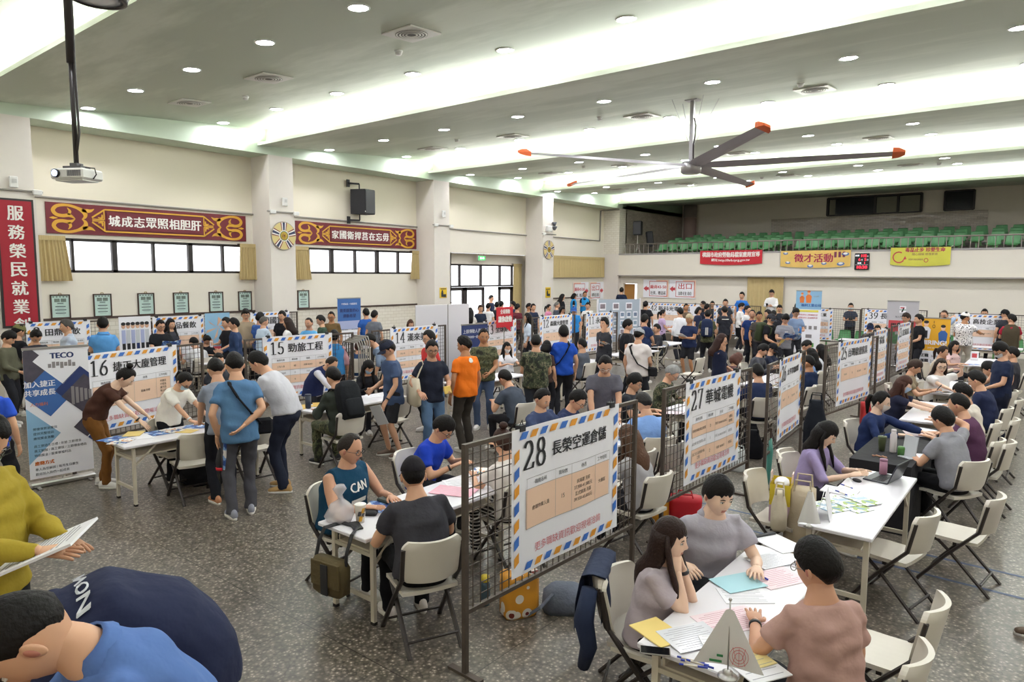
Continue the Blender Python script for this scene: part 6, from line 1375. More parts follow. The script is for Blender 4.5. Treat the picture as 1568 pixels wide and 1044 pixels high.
p104 = person(1158, 557, 0, 'person in navy hoodie seated with back to camera', sit=True, ws=138, shirt='26304E', sl=1.9, h=1.74, hp=20, lean=8, chairl='white folding chair of the navy hoodie', R='table', L='table', build=1.08)
p105 = person(1237, 543, 0, 'person with shaved head and navy T-shirt beside poster 26', sit=True, ws=165, shirt='23304E', hair='buzz', h=1.74, sk=2, chairl='white folding chair of the shaved head beside poster 26', R='table', L='table')
p106 = person(1241, 533, 0, 'person with long dark hair and pale blue hood', sit=True, ws=175, female=True, hair='long', shirt='86A2CC', sl=1.9, h=1.66, chairl='white folding chair of the pale blue hood', R='table', L='table')
p107 = person(1256, 527, 0, 'person with long black hair and white top by poster 25', sit=True, ws=178, female=True, hair='longf', shirt='DEDFE3', h=1.66, chairl='white folding chair of the white top by poster 25', R='table', L='table')
p108 = person(1240, 522, 0, 'person with dark hair behind the pale blue hood', sit=True, ws=-5, shirt='3A3C44', h=1.7, hp=30, chairl='white folding chair behind the pale blue hood', R='table', L='table')
p109 = person(1303, 464, 0, 'person with white mask and dark shirt holding a camera', shirt='3A4250', mask='DCE6EE', R='hold', L='hold', h=1.72)
p110 = person(1333, 495, 0, 'person in navy cap seated before poster 39', sit=True, ws=-75, cap='252C48', shirt='3A4050', h=1.74, hp=20, chairl='white folding chair of the navy cap')
p110b = person(1344, 498, 0, 'person beside the navy cap before poster 39', sit=True, ws=-80, shirt='8A7A70', h=1.7, chairl='white folding chair beside the navy cap')
p111 = person(1387, 479, -50, 'person with glasses and dark T-shirt behind poster 23', shirt='30363E', glasses='26262A', hair='fringe', hc='2A1C16', h=1.74)
p112 = person(1406, 481, -70, 'person in black between poster 23 and hiring banner', shirt='1B1B1F', h=1.74, R='low', L='low')
p113 = person(1446, 475, -20, 'person in pale blue shirt talking on a phone', shirt='9FB3CC', sl=.7, glasses='2B2B2B', hair='crop', L='ear', R='low', h=1.76, hc='3A2A20')
p114 = person(1480, 478, 165, 'person in white cap and white patterned shirt', shirt='fern', cap='E6E3DE', pants='B9B4AC', h=1.76, hy=-50, R=(.3, .42, 1.15), L='low', build=1.15, sk=2)
p115 = person(1508, 473, 0, 'person with black hair behind the high tech poster', shirt='2A2A2E', h=1.72)
p116 = person(1538, 474, -150, 'person in black cap facing left near right edge', shirt='35363C', cap='1B1B1E', hy=50, h=1.74)
p117 = person(1548, 481, 0, 'person in brown vest over red T-shirt, seen from behind', ws=100, shirt='A3243A', vest='4B4233', h=1.74, hy=60, mask='2A2A2E', R='low', L='hold', hair='short')
p118 = person(1464, 522, 0, 'person with black hair and pink top, hand at face', sit=True, ws=-40, female=True, hair='long', shirt='D6B7B4', h=1.66, L='cheek', R='table', hp=20, chairl='white folding chair of the pink top')
p119 = person(1447, 530, 0, 'person with ponytail and cream top in right profile', sit=True, ws=-10, female=True, hair='pony', hc='2A1C16', shirt='CFC0AE', sl=1.9, h=1.64, hp=16, lean=10, chairl='white folding chair of the ponytail and cream top', R='table', L='chin')
p120 = person(1442, 549, 0, 'person in white T-shirt with glasses, long hair, leaning on table', sit=True, ws=-42, hy=-22, female=True, hair='wavy', hc='2E201A', glasses='3A3A3A', shirt='E5E2DF', h=1.7, hp=10, lean=6, R='far', L=(-.3, .2, 1.15), build=1.18, chairl='white folding chair of the white T-shirt with long hair', sk=4)
p121 = person(1408, 552, 0, 'person in khaki shirt looking at phone in right profile', sit=True, ws=5, hair='fringe', hc='3A2A22', shirt='93846C', h=1.72, hp=30, lean=12, chairl='white folding chair of the khaki shirt', R='write', L='write')
p122 = person(1526, 525, 0, 'standing person in navy T-shirt with white mask', ws=-155, shirt='222B44', pants='1C2030', glasses='1D1D20', mask='E9ECEF', hp=36, h=1.73, hy=20, R='low', L='low', hair='fringe')
p123 = person(1509, 554, 0, 'person with dark hair seated beside the masked standing person', sit=True, ws=175, hair='fringe', shirt='3A3F48', h=1.72, hp=30, lean=10, chairl='white folding chair beside the masked standing person', R='table', L='table')
p124 = person(1489, 568, 0, 'person with glasses and dark navy jacket leaning to table', sit=True, ws=170, shirt='252C48', sl=1.9, glasses='232326', hp=26, lean=16, h=1.78, hair='short', chairl='white folding chair of the dark navy jacket', R='table', L='table')
p125 = person(1390, 576, 0, 'person with brown hair, pale mask and dark navy T-shirt', sit=True, ws=0, female=True, hair='longf', hc='43281F', shirt='23263A', mask='A9C3E0', h=1.66, hp=20, lean=12, R='far', L='far', chairl='white folding chair of the brown haired masked person', sk=4)
p126 = person(1355, 600, 0, 'person with ponytail, white mask and navy jacket', sit=True, ws=-6, female=True, hair='pony', shirt='26345C', sl=1.9, mask='F2E9E2', h=1.68, hp=16, lean=12, R='table', L='far', chairl='white folding chair of the ponytail and navy jacket', sk=4)
p127 = person(1438, 623, 0, 'person in grey polo shirt seated with back to camera', sit=True, ws=150, shirt='8F8F95', collar='8F8F95', pants='1D1D20', hair='fringe', hp=22, lean=16, h=1.76, R=(.2, .3, 1.16), L='table', chairl='white folding chair of the grey polo shirt', watch=(1, '4A4F66'))
p128 = person(1462, 602, 0, 'person in plum purple T-shirt seated leaning forward', sit=True, ws=172, shirt='573650', hair='crop', hp=20, lean=18, h=1.78, R='table', L='table', chairl='white folding chair of the plum purple T-shirt')
p129 = person(1445, 606, 0, 'person in off white shirt beyond the plum purple T-shirt', sit=True, ws=176, shirt='D6CDC0', sl=1.9, hp=26, lean=14, h=1.74, R='table', L='table', xy=(-.82, 10.9), chairl='white folding chair of the off white shirt')
p130 = person(1549, 531, 0, 'person with dark hair behind the masked standing person', sit=True, ws=175, chairl='white folding chair behind the masked standing person', shirt='3A3A40', h=1.74)
p131 = person(1276, 648, 0, 'person in lavender sweatshirt typing on a laptop', sit=True, ws=-8, female=True, hair='longf', shirt='A294BE', sl=1.25, h=1.68, hp=30, lean=14, R=(.1, .46, .8), L=(-.14, .44, .8), hg='flat', chairl='white folding chair of the lavender sweatshirt', sk=4)
p132 = person(1106, 731, 0, 'person in grey polo with black fringe facing right', sit=True, ws=-42, shirt='A9A5AE', collar='A9A5AE', hair='fringe', h=1.78, hp=16, lean=14, R=(.26, .2, .72), L='table', build=1.1, chairl='white folding chair of the grey polo with black fringe', sk=4, hy=12)
p133 = person(1030, 793, 0, 'person in grey polo with long dark hair, hands on cheeks', sit=True, ws=6, female=True, hair='longf', hc='2A1A15', shirt='B4A9B0', collar='B4A9B0', h=1.66, hp=6, lean=12, R='cheek', L='cheek', chairl='white folding chair of the long haired grey polo', sk=4, watch=(-1, '222226'), pants='1F1F23')
p134 = person(1243, 824, 0, 'person in dusty pink T-shirt with glasses, seen from behind', sit=True, ws=138, shirt='B08D84', hair='fringe', glasses='8A8580', h=1.8, hp=16, hy=26, lean=10, R='lap', L='table', sk=3, pants='25262B', watch=(-1, '1B1B1E'), build=1.02)
p135 = person(541, 664, 0, 'person in teal sleeveless shirt with glasses at near table', sit=True, ws=8, shirt='17415C', sl=0, hair='receding', hc='2A2320', glasses='26262A', hp=14, hy=14, h=1.76, lean=8, R='table', L='table', build=1.28, sk=3, chairl='white folding chair of the teal sleeveless shirt', pants='1C1C20')
p136 = person(632, 699, 0, 'person in black cap and charcoal T-shirt seen from behind', sit=True, ws=156, hy=-14, shirt='3B3A40', cap='211E22', hair='buzz', hp=14, lean=20, h=1.78, R='table', L='table', build=1.16, pants='17171A', shoes='E0D8D2', chairl='white folding chair in front of near table, dark grid at right')
p137 = person(690, 641, 0, 'person in royal blue T-shirt with glasses writing', sit=True, ws=14, shirt='1F3FB4', glasses='1F1F22', hair='fringe', hp=40, lean=24, h=1.74, R='write', L='table', chairl='white folding chair of the royal blue writer', watch=(1, '26262A'))
p138 = person(766, 656, 0, 'person in white top with striped skirt behind grid of poster 28', sit=True, ws=166, female=True, hair='bun', hc='3A241C', shirt='E3DCD6', pants='stripe', h=1.68, hp=20, lean=12, R=(.2, .4, 1.0), L='table', chairl='white folding chair behind the grid of poster 28')
p139 = person(957, 651, 0, 'person with long brown hair behind right end of poster 28', sit=True, ws=172, female=True, hair='longf', hc='5A4030', shirt='A7A5A8', h=1.66, hp=26, lean=14, R='table', L='table', chairl='white folding chair of the long brown hair behind poster 28')
p140 = person(0, 0, 0, 'person standing beyond the right edge, brown shoe in view', xy=at(1650, 985, 0), ws=180, foot=[(.1, -.1, .085), (-.1, .2, .085)], shirt='3A3A40', shoes='5A4636', h=1.72)
finish_people()
# ================================================================ CARRIED THINGS
def on_person(rec, name, label, cat, group=None):
    t = empty(name, rec['loc'], rec['rz'], label, cat, group); t.scale = (rec['s'],) * 3; return t
def fw(a): return np.array([0, math.cos(a), -math.sin(a)])
def strap_bag(rec, sg, col, label, bagpos=None, size=(.24, .08, .17)):
    t = on_person(rec, 'crossbody_bag', label, 'bag'); P, p1, p2, p3, p4 = rec['p']; la = rec['la']; f = fw(la); k = rec['bd']; d = .152 * k
    X = np.array([1., 0, 0]); pts = [p3 + sg * .075 * X + .03 * DIR(la), p3 + sg * .085 * X - .03 * DIR(la) + f * .125 * k, p2 + sg * .02 * X + f * d, p1 - sg * .1 * X + f * d * .98, P - sg * .2 * k * X + np.array([0, .03, .02]), P - sg * .2 * k * X + np.array([0, -.04, .03]), p1 - sg * .1 * X - f * d * .98, p2 + sg * .02 * X - f * d, p3 + sg * .085 * X - .03 * DIR(la) - f * .13 * k]
    b = MB(); Q = pts + pts[:1]
    for i in range(len(pts)): b.tube([Q[i], Q[i + 1]], .021, 6, flat=.45)
    b.build('strap', cloth(col), t, True)
    c = (P + np.array([-sg * .22 * k, .06, -.02])) if bagpos is None else np.array(bagpos)
    b = MB(); b.box(c, size, bev=.025); b.build('pouch', cloth(col), t); return t
def backpack(rec, col, label, stripes=False):
    t = on_person(rec, 'backpack', label, 'backpack'); P, p1, p2, p3, p4 = rec['p']; la = rec['la']; f = fw(la); k = rec['bd']; c = p2 - f * (.2 * k + .02)
    b = MB()
    for zz, w, dd in ((0, 1, 1),):
        rg = [ringp(c + DIR(la) * z, la, .155 * q, .1 * q, ex=4) for z, q in ((-.24, .8), (-.22, .98), (.0, 1.), (.15, .95), (.22, .75), (.245, .35))]; b.loft(rg)
    b.build('pack_body', cloth(col), t, True)
    b = MB(); b.loft([ringp(c - f * .09 + DIR(la) * z, la, .12 * q, .05 * q, ex=4) for z, q in ((-.22, .8), (-.2, 1.), (-.02, 1.), (.0, .7))]); pk = b.build('front_pocket', cloth(col), t, True)
    if stripes:
        b = MB()
        for i in (-1, 0, 1): b.box(c - f * .145 + np.array([i * .028, 0, -.08]), (.014, .006, .2))
        b.build('white_stripes', M_swhite, t)
    for sg in (-1, 1):
        b = MB(); b.tube([p3 + np.array([sg * .1, 0, 0]) - f * .12, p3 + np.array([sg * .095, 0, 0]) + .035 * DIR(la), p3 + np.array([sg * .1, 0, 0]) + f * .13 - .05 * DIR(la), p2 + np.array([sg * .13, 0, 0]) + f * .13 - DIR(la) * .02, p1 + np.array([sg * .18, 0, 0])], .024, 6, flat=.5); b.build('strap', cloth(col), t, True)
    return t
strap_bag(p10, -1, '1B1B1F', 'black crossbody bag of the blue T-shirt at left table')
strap_bag(p45, 1, '1B1B1F', 'black crossbody bag over the royal blue T-shirt')
strap_bag(p69, -1, '232326', 'black crossbody bag over the white T-shirt with grey red cap')
strap_bag(p68, -1, '4A3F38', 'brown strapped bag on the black T-shirt by photo board')
backpack(p32, '1F2124', 'black backpack on the seated dark hooded jacket')
backpack(p77, '252F4A', 'navy backpack with three white stripes', True)
backpack(p95, '3E4630', 'olive camouflage backpack on the dark grey cap wearer')
def handpos(rec, i): sg, T, M, k = rec['hands'][i]; return T + M[:, 1] * .09
def sheet_in(rec, name, label, cat, i, size, mats, tilt=(0, 0, 0), off=(0, 0, 0), lines=0, thick=.004):
    t = on_person(rec, name, label, cat); t2 = handpos(rec, i) + np.array(off); b = MB(); b.box((0, 0, 0), (size[0], size[1], thick), 0)
    for k in range(lines): b.box((0, size[1] * (.36 - .72 * k / max(1, lines - 1)), thick / 2 + .0006), (size[0] * (.8 if k % 3 else .5), size[1] * .02, .0008), 1)
    R_ = np.array(Euler(tilt).to_matrix()); b.map(lambda v: v @ R_.T + t2); b.build('sheet', mats, t); return t
M_sheet = mat('paper_sheet', 'E8E7EA', .6); M_print = mat('faint_print', '9C9AA4', .6); M_bro = ramp_mat('brochure_blue', 'ShaderNodeTexNoise', [(0, '2C4F96'), (.5, '7FA6D8'), (.6, 'E6E2DE'), (.7, '3B4B7A')], .5, Scale=9., Detail=2.); M_bro2 = ramp_mat('brochure_mixed', 'ShaderNodeTexNoise', [(0, 'D98C4A'), (.42, 'EDE9E2'), (.55, '3D5C94'), (.66, 'D9D36A')], .5, Scale=8., Detail=2.)
M_ysheet = mat('yellow_paper', 'E3C877', .6); M_kraft = mat('tissue_yellow', 'D9B65A', .7)
sheet_in(pC, 'clipboard', 'clipboard with white forms held by the olive yellow jacket', 'clipboard', 0, (.5, .34), [M_sheet, M_print], (.35, -.1, .35), (-.12, -.16, -.03), 12, .012)
sheet_in(p37, 'paper_sheet', 'white paper held low by the person in dark cap', 'paper', 1, (.21, .3), [M_sheet, M_print], (1.25, .25, .5), (0, .06, -.12))
def booklet(rec, i, label, m, w=.2, h=.28, tilt=.6, off=(0, 0, 0)):
    t = on_person(rec, 'brochure', label, 'brochure'); c = handpos(rec, i) + np.array([-.08 if i == 0 else .08, .05, .04]) + np.array(off); b = MB()
    for sg in (-1, 1): b.box((sg * w / 2, 0, abs(sg) * .015), (w, h, .006), 0, rot=(0, sg * -.22, 0))
    R_ = np.array(Euler((tilt, 0, 0)).to_matrix()); b.map(lambda v: v @ R_.T + c); b.build('pages', m, t)
booklet(p13, 0, 'blue brochure held by the person in black T-shirt', M_bro, tilt=1.0); booklet(p22, 0, 'brochure held by the wavy haired person in white', M_bro2); booklet(p96, 0, 'open brochure read by the grey T-shirt in back crowd', M_bro)
booklet(p95, 0, 'pale yellow paper held by the dark grey cap wearer', M_ysheet, .1, .26, 1.); booklet(p66, 0, 'rolled magazine under the arm of the charcoal hoodie', M_bro2, .12, .24, .3); booklet(p76, 0, 'white papers held by the blond person', M_sheet, .12, .26, .4)
t = on_person(p38, 'folded_napkin', 'yellow folded napkin held by the smiling navy polo', 'napkin'); c = handpos(p38, 1); b = MB(); b.box(c + np.array([.02, .03, 0]), (.13, .02, .11), rot=(.3, 0, .3), bev=.008); b.build('fold', M_kraft, t)
M_canvas = mat('canvas_cream', 'CBBFA8', .85, var=.05, bump=.4, bscale=14)
def tote(rec, label, off, m):
    t = on_person(rec, 'tote_bag', label, 'bag'); c = np.array(off, float); b = MB()
    b.loft([[(c[0] + sx * .05 * k, c[1] + sy * .17 * q, c[2] + z) for sx, sy in ((-1, -1), (1, -1), (1.3, 0), (1, 1), (-1, 1), (-1.2, 0))] for z, k, q in ((-.2, .5, .8), (-.17, 1, .92), (.0, 1., 1), (.2, .5, .95))]); b.build('bag_body', m, t, True)
    P, p1, p2, p3, p4 = rec['p']; sh = p3 + np.array([math.copysign(.15, c[0]), 0, .025])
    for sy in (-1, 1): b = MB(); b.tube([(c[0], c[1] + sy * .1, c[2] + .18), sh + np.array([0, sy * .05, -.04]), sh + np.array([0, 0, .0])], .014, 6, flat=.5); b.build('handle', m, t)
tote(p38, 'cream canvas tote bag on the smiling navy polo shoulder', (.27, .0, .98), M_canvas)
t = on_person(p10, 'newspaper', 'folded colourful newspaper held behind the blue T-shirt', 'newspaper'); c = handpos(p10, 1); b = MB(); b.box(c + np.array([.03, -.03, -.1]), (.03, .15, .34), rot=(.35, 0, 0), bev=.008); b.build('folded_sheets', M_bro, t)
t = on_person(p10, 'umbrella', 'folded black and red umbrella under the newspaper', 'umbrella'); b = MB(); b.tube([c + np.array([0, 0, -.05]), c + np.array([0, .02, -.2]), c + np.array([0, .03, -.36]), c + np.array([0, .03, -.44])], [.02, .045, .035, .01], 8); b.build('folded_canopy', M_spk, t, True); b = MB(); b.tube([c + np.array([0, .02, -.26]), c + np.array([0, .02, -.29])], [.047, .045], 10); b.build('red_band', M_bred, t, True)
def phone_in(rec, i, label):
    t = on_person(rec, 'phone', label, 'phone'); b = MB(); b.box(handpos(rec, i) + np.array([0, .02, .03]), (.075, .012, .15), rot=(-.6, 0, 0), bev=.004); b.build('case', M_spk, t)
phone_in(p25, 0, 'phone held by the shaved light blue shirt'); phone_in(p94, 0, 'phone held by the white sweatshirt'); phone_in(p63, 0, 'phone held by the bright blue vest'); phone_in(p121, 0, 'phone held by the khaki shirt'); phone_in(p113, 1, 'phone at the ear of the pale blue shirt')
t = on_person(p109, 'camera', 'black camera held by the white masked photographer', 'camera'); c = handpos(p109, 0) + np.array([-.07, .05, .05]); b = MB(); b.box(c, (.14, .07, .1), bev=.015); b.cyl(c + (0, .03, 0), c + (0, .14, 0), .04, 14); b.box(c + (0, 0, .06), (.05, .05, .03)); b.build('camera_body', M_spk, t)
t = on_person(p97, 'tumbler', 'blue tumbler held by the grey blue T-shirt', 'tumbler'); c = handpos(p97, 1); b = MB(); b.lathe([(.03, -.1), (.037, -.09), (.037, .06), (.03, .08), (.015, .1)], c, 14); b.build('cup', mat('tumbler_blue', '3F78B8', .3), t, True)
t = on_person(p17, 'blank_card', 'pale card held behind the dark navy jacket', 'card'); b = MB(); b.box(handpos(p17, 0), (.1, .01, .14)); b.build('card', M_sheet, t)
# prints on shirts (patches just off the cloth, parts of the shirt)
def shirt_text(rec, lines, back=False, m=None, y=.0, h=.05, w=None):
    P, p1, p2, p3, p4 = rec['p']; la = rec['la']; f = fw(la) * (-1 if back else 1); up = DIR(la); r = np.array([-1., 0, 0]) * (-1 if back else 1); c = p2 + up * y
    b = MB()
    for i, t in enumerate(lines): put_text(b, t, 0, -i * h * 1.6, h / (1 if i == 0 else 1.8), 0, w=(w if i == 0 else (w or .2) * .9), align='c', z=.0, bold=.003)
    v = b.arr()
    if len(v) == 0: return
    co = np.empty(len(rec['shirt_ob'].data.vertices) * 3); rec['shirt_ob'].data.vertices.foreach_get('co', co); co = co.reshape(-1, 3); rel = co - c; d = rel @ f; sel = d > 0.03; U = np.stack([rel @ r, rel @ up], 1)[sel]; D = d[sel]
    out = []
    for p in v:
        q = (U[:, 0] - p[0]) ** 2 + (U[:, 1] - p[2]) ** 2; k = np.argsort(q)[:4]; out.append(c + r * p[0] + up * p[2] + f * (D[k].max() + .006))
    mb = MB(); mb.add(out, b.f); mb.build('chest_print' if not back else 'back_print', m or M_swhite, rec['shirt_ob'])
shirt_text(p135, ['CAN', '———'], y=.02, h=.07, w=.19); shirt_text(p90, ['●'], y=.06, h=.08); shirt_text(p40, ['●'], True, y=.1, h=.07); shirt_text(p88, ['———'], True, y=.08, h=.02, w=.2); shirt_text(p96, ['——'], y=.02, h=.012, w=.08)
shirt_text(pB, ['Transform', 'NOW'], True, M_pgreyl, y=.16, h=.06, w=.3)
# ================================================================ THINGS ON THE TABLES
def tab(px, py, name, label, cat, group=None, z=.742, rz=0.): x, y = at(px, py, z); return empty(name, (x, y, z), math.radians(rz), label, cat, group)
def flat(px, py, label, w, h, m, rz=0., cat='paper', name='paper_sheet', lines=0, z=.742, th=.003, m2=None, group=None):
    t = tab(px, py, name, label, cat, group, z, rz); b = MB(); b.box((0, 0, th / 2), (w, h, th), 0)
    for k in range(lines): b.box((-w * .02, h * (.4 - .8 * k / max(1, lines - 1)), th + .0004), (w * (.8 if k % 3 else .55), h * .012, .0006), 1)
    b.build('sheet', [m, m2 or M_print], t); return t
M_pinkf = mat('pink_form', 'E9D5DA', .6); M_aqua = mat('aqua_folder', 'A9D3DC', .5); M_memo = mat('memo_yellow', 'E9D996', .6); M_pinkp = mat('pink_print', 'C98A9C', .6); M_plasticf = mat('film_sheet', 'DCDDE2', .15)
# front table with the flag
flat(1130, 892, 'pale aqua folder on the front table', .3, .22, M_aqua, 60, 'folder', 'folder', z=.749)
flat(1140, 912, 'printed page under the pale aqua folder', .3, .21, M_sheet, 40, lines=9)
flat(1180, 858, 'plastic sleeved document near the black clip board', .3, .21, M_plasticf, 62, lines=12, z=.748); flat(1190, 885, 'pink lined form beneath the blue pen', .34, .24, M_pinkf, 62, lines=10, m2=M_pinkp, th=.004)
flat(1120, 950, 'pink lined form beside the flag pole', .4, .25, M_pinkf, 60, lines=12, m2=M_pinkp)
flat(1060, 975, 'plastic sleeved document before the long haired person', .32, .24, M_plasticf, 60, lines=11, z=.75); flat(1008, 968, 'yellow activity booklet before the long haired person', .2, .27, M_ysheet, 68, 'booklet', 'booklet', th=.006, z=.745); flat(1086, 982, 'white name card beside the flag pole', .09, .12, M_sheet, 40, 'card', 'name_card', lines=4, z=.757)
t = flat(1150, 1015, 'clipboard with form near the dusty pink T-shirt hand', .24, .33, M_sheet, 60, 'clipboard', 'clipboard', lines=6, z=.745, th=.006); flat(1152, 1005, 'yellow note lying on the clipboard', .15, .2, M_memo, 62, 'note', 'memo_note', lines=5, z=.754)
t = flat(1192, 832, 'white clipboard with black clip at the far end', .24, .33, M_sheet, 62, 'clipboard', 'clipboard', th=.006); b = MB(); b.box((0, .15, .012), (.22, .035, .016), bev=.006); b.build('clip', M_spk, t)
t = tab(1003, 998, 'phone', 'black phone on the front table corner', 'phone', rz=-62); b = MB(); b.box((0, 0, .005), (.078, .16, .009), bev=.003); b.build('case', M_cond, t); b = MB(); b.box((0, 0, .0102), (.07, .15, .001)); b.build('screen', mat('phone_glass', '121316', .08), t)
M_pen = mat('pen_blue', '2B3FA8', .35)
def pen(px, py, rz, label, z=.742): t = tab(px, py, 'pen', label, 'pen', 'blue pens', z, rz); b = MB(); b.cyl((-.07, 0, .006), (.02, 0, .006), .005, 8); b.build('barrel', mat('pen_cream', 'D9D0C0', .4), t, True); b = MB(); b.cyl((.02, 0, .006), (.07, 0, .006), .0056, 8); b.cyl((-.072, 0, .006), (-.05, 0, .006), .0054, 8); b.build('cap', M_pen, t, True)
pen(1164, 882, -28, 'blue pen lying on the pink form', .748)
for i, (x, y, a) in enumerate(((1058, 1012, 12), (1064, 1016, 18), (1072, 1018, 6), (1062, 1021, 25))): pen(x, y, a, 'blue pen of the pile at the front edge, %s from left' % ORD[i], .744 + .006 * i)
t = tab(1114, 1036, 'table_flag', 'small white table flag with red globe emblem on chrome stand', 'flag', rz=20); b = MB(); b.lathe([(.05, 0), (.05, .006), (.03, .014), (.022, .02), (.026, .03), (.008, .04)], n=18); b.cyl((0, 0, .03), (0, 0, .4), .004, 8); b.ell((0, 0, .405), (.009, .009, .009)); b.build('stand', MATS['silver'], t, True)
b = MB(); 
def fl(u, v): z = .36 - v * .3; w = (.02 + .15 * v); return (-(w * 1.0) + u * w * 2.0, .012 * math.sin(u * 5) * v - .006, z - .02 * abs(u - .5))
b.grid(fl, 14, 10, 0); f_ = b.build('pennant', mat('flag_satin', 'E6E4E2', .4), t, True)
b = MB()
for r in (.02, .035, .05): b.tube([(.05 + r * math.cos(a) * .9, -.03, .13 + r * math.sin(a)) for a in np.linspace(0, 6.283, 17)], .0013, 4)
for k in (-.03, 0, .03): b.tube([(.05 + k, -.03, .085), (.05 + k * .6, -.03, .13), (.05 + k, -.03, .175)], .0013, 4)
b.build('globe_print', M_sigred, f_); b = MB(); b.box((-.06, -.028, .09), (.06, .003, .012)); b.box((-.04, -.028, .12), (.03, .003, .012)); b.build('green_print', mat('flag_green', '2F7A4A', .5), f_)
# laptop table
t = tab(1350, 733, 'laptop', 'dark grey open laptop on white table', 'laptop', rz=-100); b = MB(); b.box((0, 0, .009), (.34, .23, .016), bev=.004); b.build('base', mat('laptop_grey', '4A4C52', .4, .3), t)
for r in range(5): b = MB(); [b.box((-.14 + c * .0255, .06 - r * .022, .018), (.02, .017, .003)) for c in range(12)]; b.build('keyboard_row', M_spk, t)
b = MB(); b.box((0, .155, .11), (.34, .012, .22), rot=(-.38, 0, 0), bev=.004); b.build('lid', mat('laptop_lid', '3A3C42', .35, .3), t); b = MB(); b.box((0, .1475, .109), (.31, .004, .19), rot=(-.38, 0, 0)); b.build('screen', M_spk, t)
t = tab(1312, 737, 'computer_mouse', 'black computer mouse before the laptop', 'mouse', rz=60); b = MB(); b.ell((0, 0, .012), (.03, .052, .018)); b.build('shell', M_spk, t, True); b = MB(); b.tube([(0, .05, .006), (.03, .12, .004), (.12, .14, .004), (.2, .08, .004), (.25, .1, .004)], .0025, 5); b.build('cable', M_spk, t)
def bottle(px, py, label, col, prof, cat='bottle', name='bottle', z=.742, straw=False, lid=None):
    t = tab(px, py, name, label, cat, z=z); b = MB(); b.lathe(prof, n=20); b.build('body', mat('cup_' + col, col, .35), t, True)
    if lid: r, z0 = prof[-1]; b = MB(); b.lathe([(r, z0), (r * 1.04, z0 + .004), (r, z0 + .022), (0, z0 + .024)], n=20); b.build('lid', mat('cup_' + lid, lid, .35), t, True)
    if straw: b = MB(); b.cyl((.01, 0, prof[-1][1]), (.02, .01, prof[-1][1] + .07), .004, 6); b.build('straw', M_spk, t)
    return t
bottle(1352, 728, 'dusty pink tumbler behind the laptop', 'A8788C', [(.03, 0), (.036, .01), (.036, .15)], lid='8E6278')
bottle(1350, 690, 'olive green tumbler with straw on black cloth', '5E6848', [(.03, 0), (.043, .14), (.046, .15)], z=.752, straw=True, lid='556040')
bottle(1367, 692, 'tall white flask on black cloth', 'DDD6D6', [(.034, 0), (.036, .01), (.036, .2), (.026, .22), (.026, .24)], z=.752, lid='D0C8C8')
bottle(1380, 697, 'small green and white carton on black cloth', '4F7F3E', [(.04, 0), (.04, .08), (.035, .1)], 'carton', 'carton', z=.752)
t = tab(1393, 700, 'acrylic_sign', 'clear acrylic sign holder on black cloth', 'sign holder', z=.752, rz=150); b = MB(); b.box((0, 0, .12), (.16, .012, .24), rot=(.15, 0, 0)); b.box((0, .04, .005), (.16, .1, .008)); b.build('holder', mat('acrylic', 'C8CCD0', .1), t)
flat(1408, 698, 'white paper hanging over the black cloth edge', .3, .21, M_sheet, 20, z=.752); t = tab(1345, 700, 'sweets', 'wrapped sweets on the black cloth', 'sweets', z=.752); b = MB(); [b.ell((.03 * i - .05, .02 * (i % 2), .012), (.018, .012, .01), 0, 8, 5) for i in range(5)]; b.build('wrappers', mat('sweet_wrap', 'B9896C', .35), t, True)
flat(1286, 752, 'white form on board between the two pens', .3, .22, M_sheet, 0, lines=6, th=.008); pen(1296, 745, 150, 'upper blue pen on the white form board', .752); pen(1288, 755, 146, 'lower blue pen on the white form board', .752)
M_land = ramp_mat('brochure_landscape', 'ShaderNodeTexNoise', [(0, '9FB7C9'), (.45, 'E3E6E4'), (.55, '8FA84A'), (.63, '5E87A8'), (.7, 'D7D9D4')], .35, Scale=7., Detail=2.)
for i, (x, y) in enumerate(((1268, 776), (1290, 768), (1305, 776), (1318, 766))): flat(x, y, 'landscape brochure on laptop table, %s from left' % ORD[i], .2, .28, M_land, 62, 'brochure', 'brochure', th=.006, z=.742 + .006 * (i % 2), group='landscape brochures')
t = tab(1262, 790, 'tent_card', 'white folded tent card on the laptop table', 'card', rz=100); b = MB(); b.box((0, -.03, .11), (.3, .004, .22), rot=(-.2, 0, 0)); b.box((0, .03, .11), (.3, .004, .22), rot=(.2, 0, 0)); b.build('card', M_sheet, t)
t = tab(1238, 806, 'table_flag', 'small white draped flag beside the tent card', 'flag', rz=30); b = MB(); b.cyl((0, 0, 0), (0, 0, .3), .004, 6); b.lathe([(.04, 0), (.02, .015), (.006, .03)], n=14); b.build('stand', MATS['silver'], t, True); b = MB(); b.grid(lambda u, v: (-.02 - .07 * v + u * (.04 + .14 * v), -.012 + .012 * math.sin(u * 7), .29 - v * .26), 10, 8); b.build('pennant', MATS['flag_satin'], t, True)
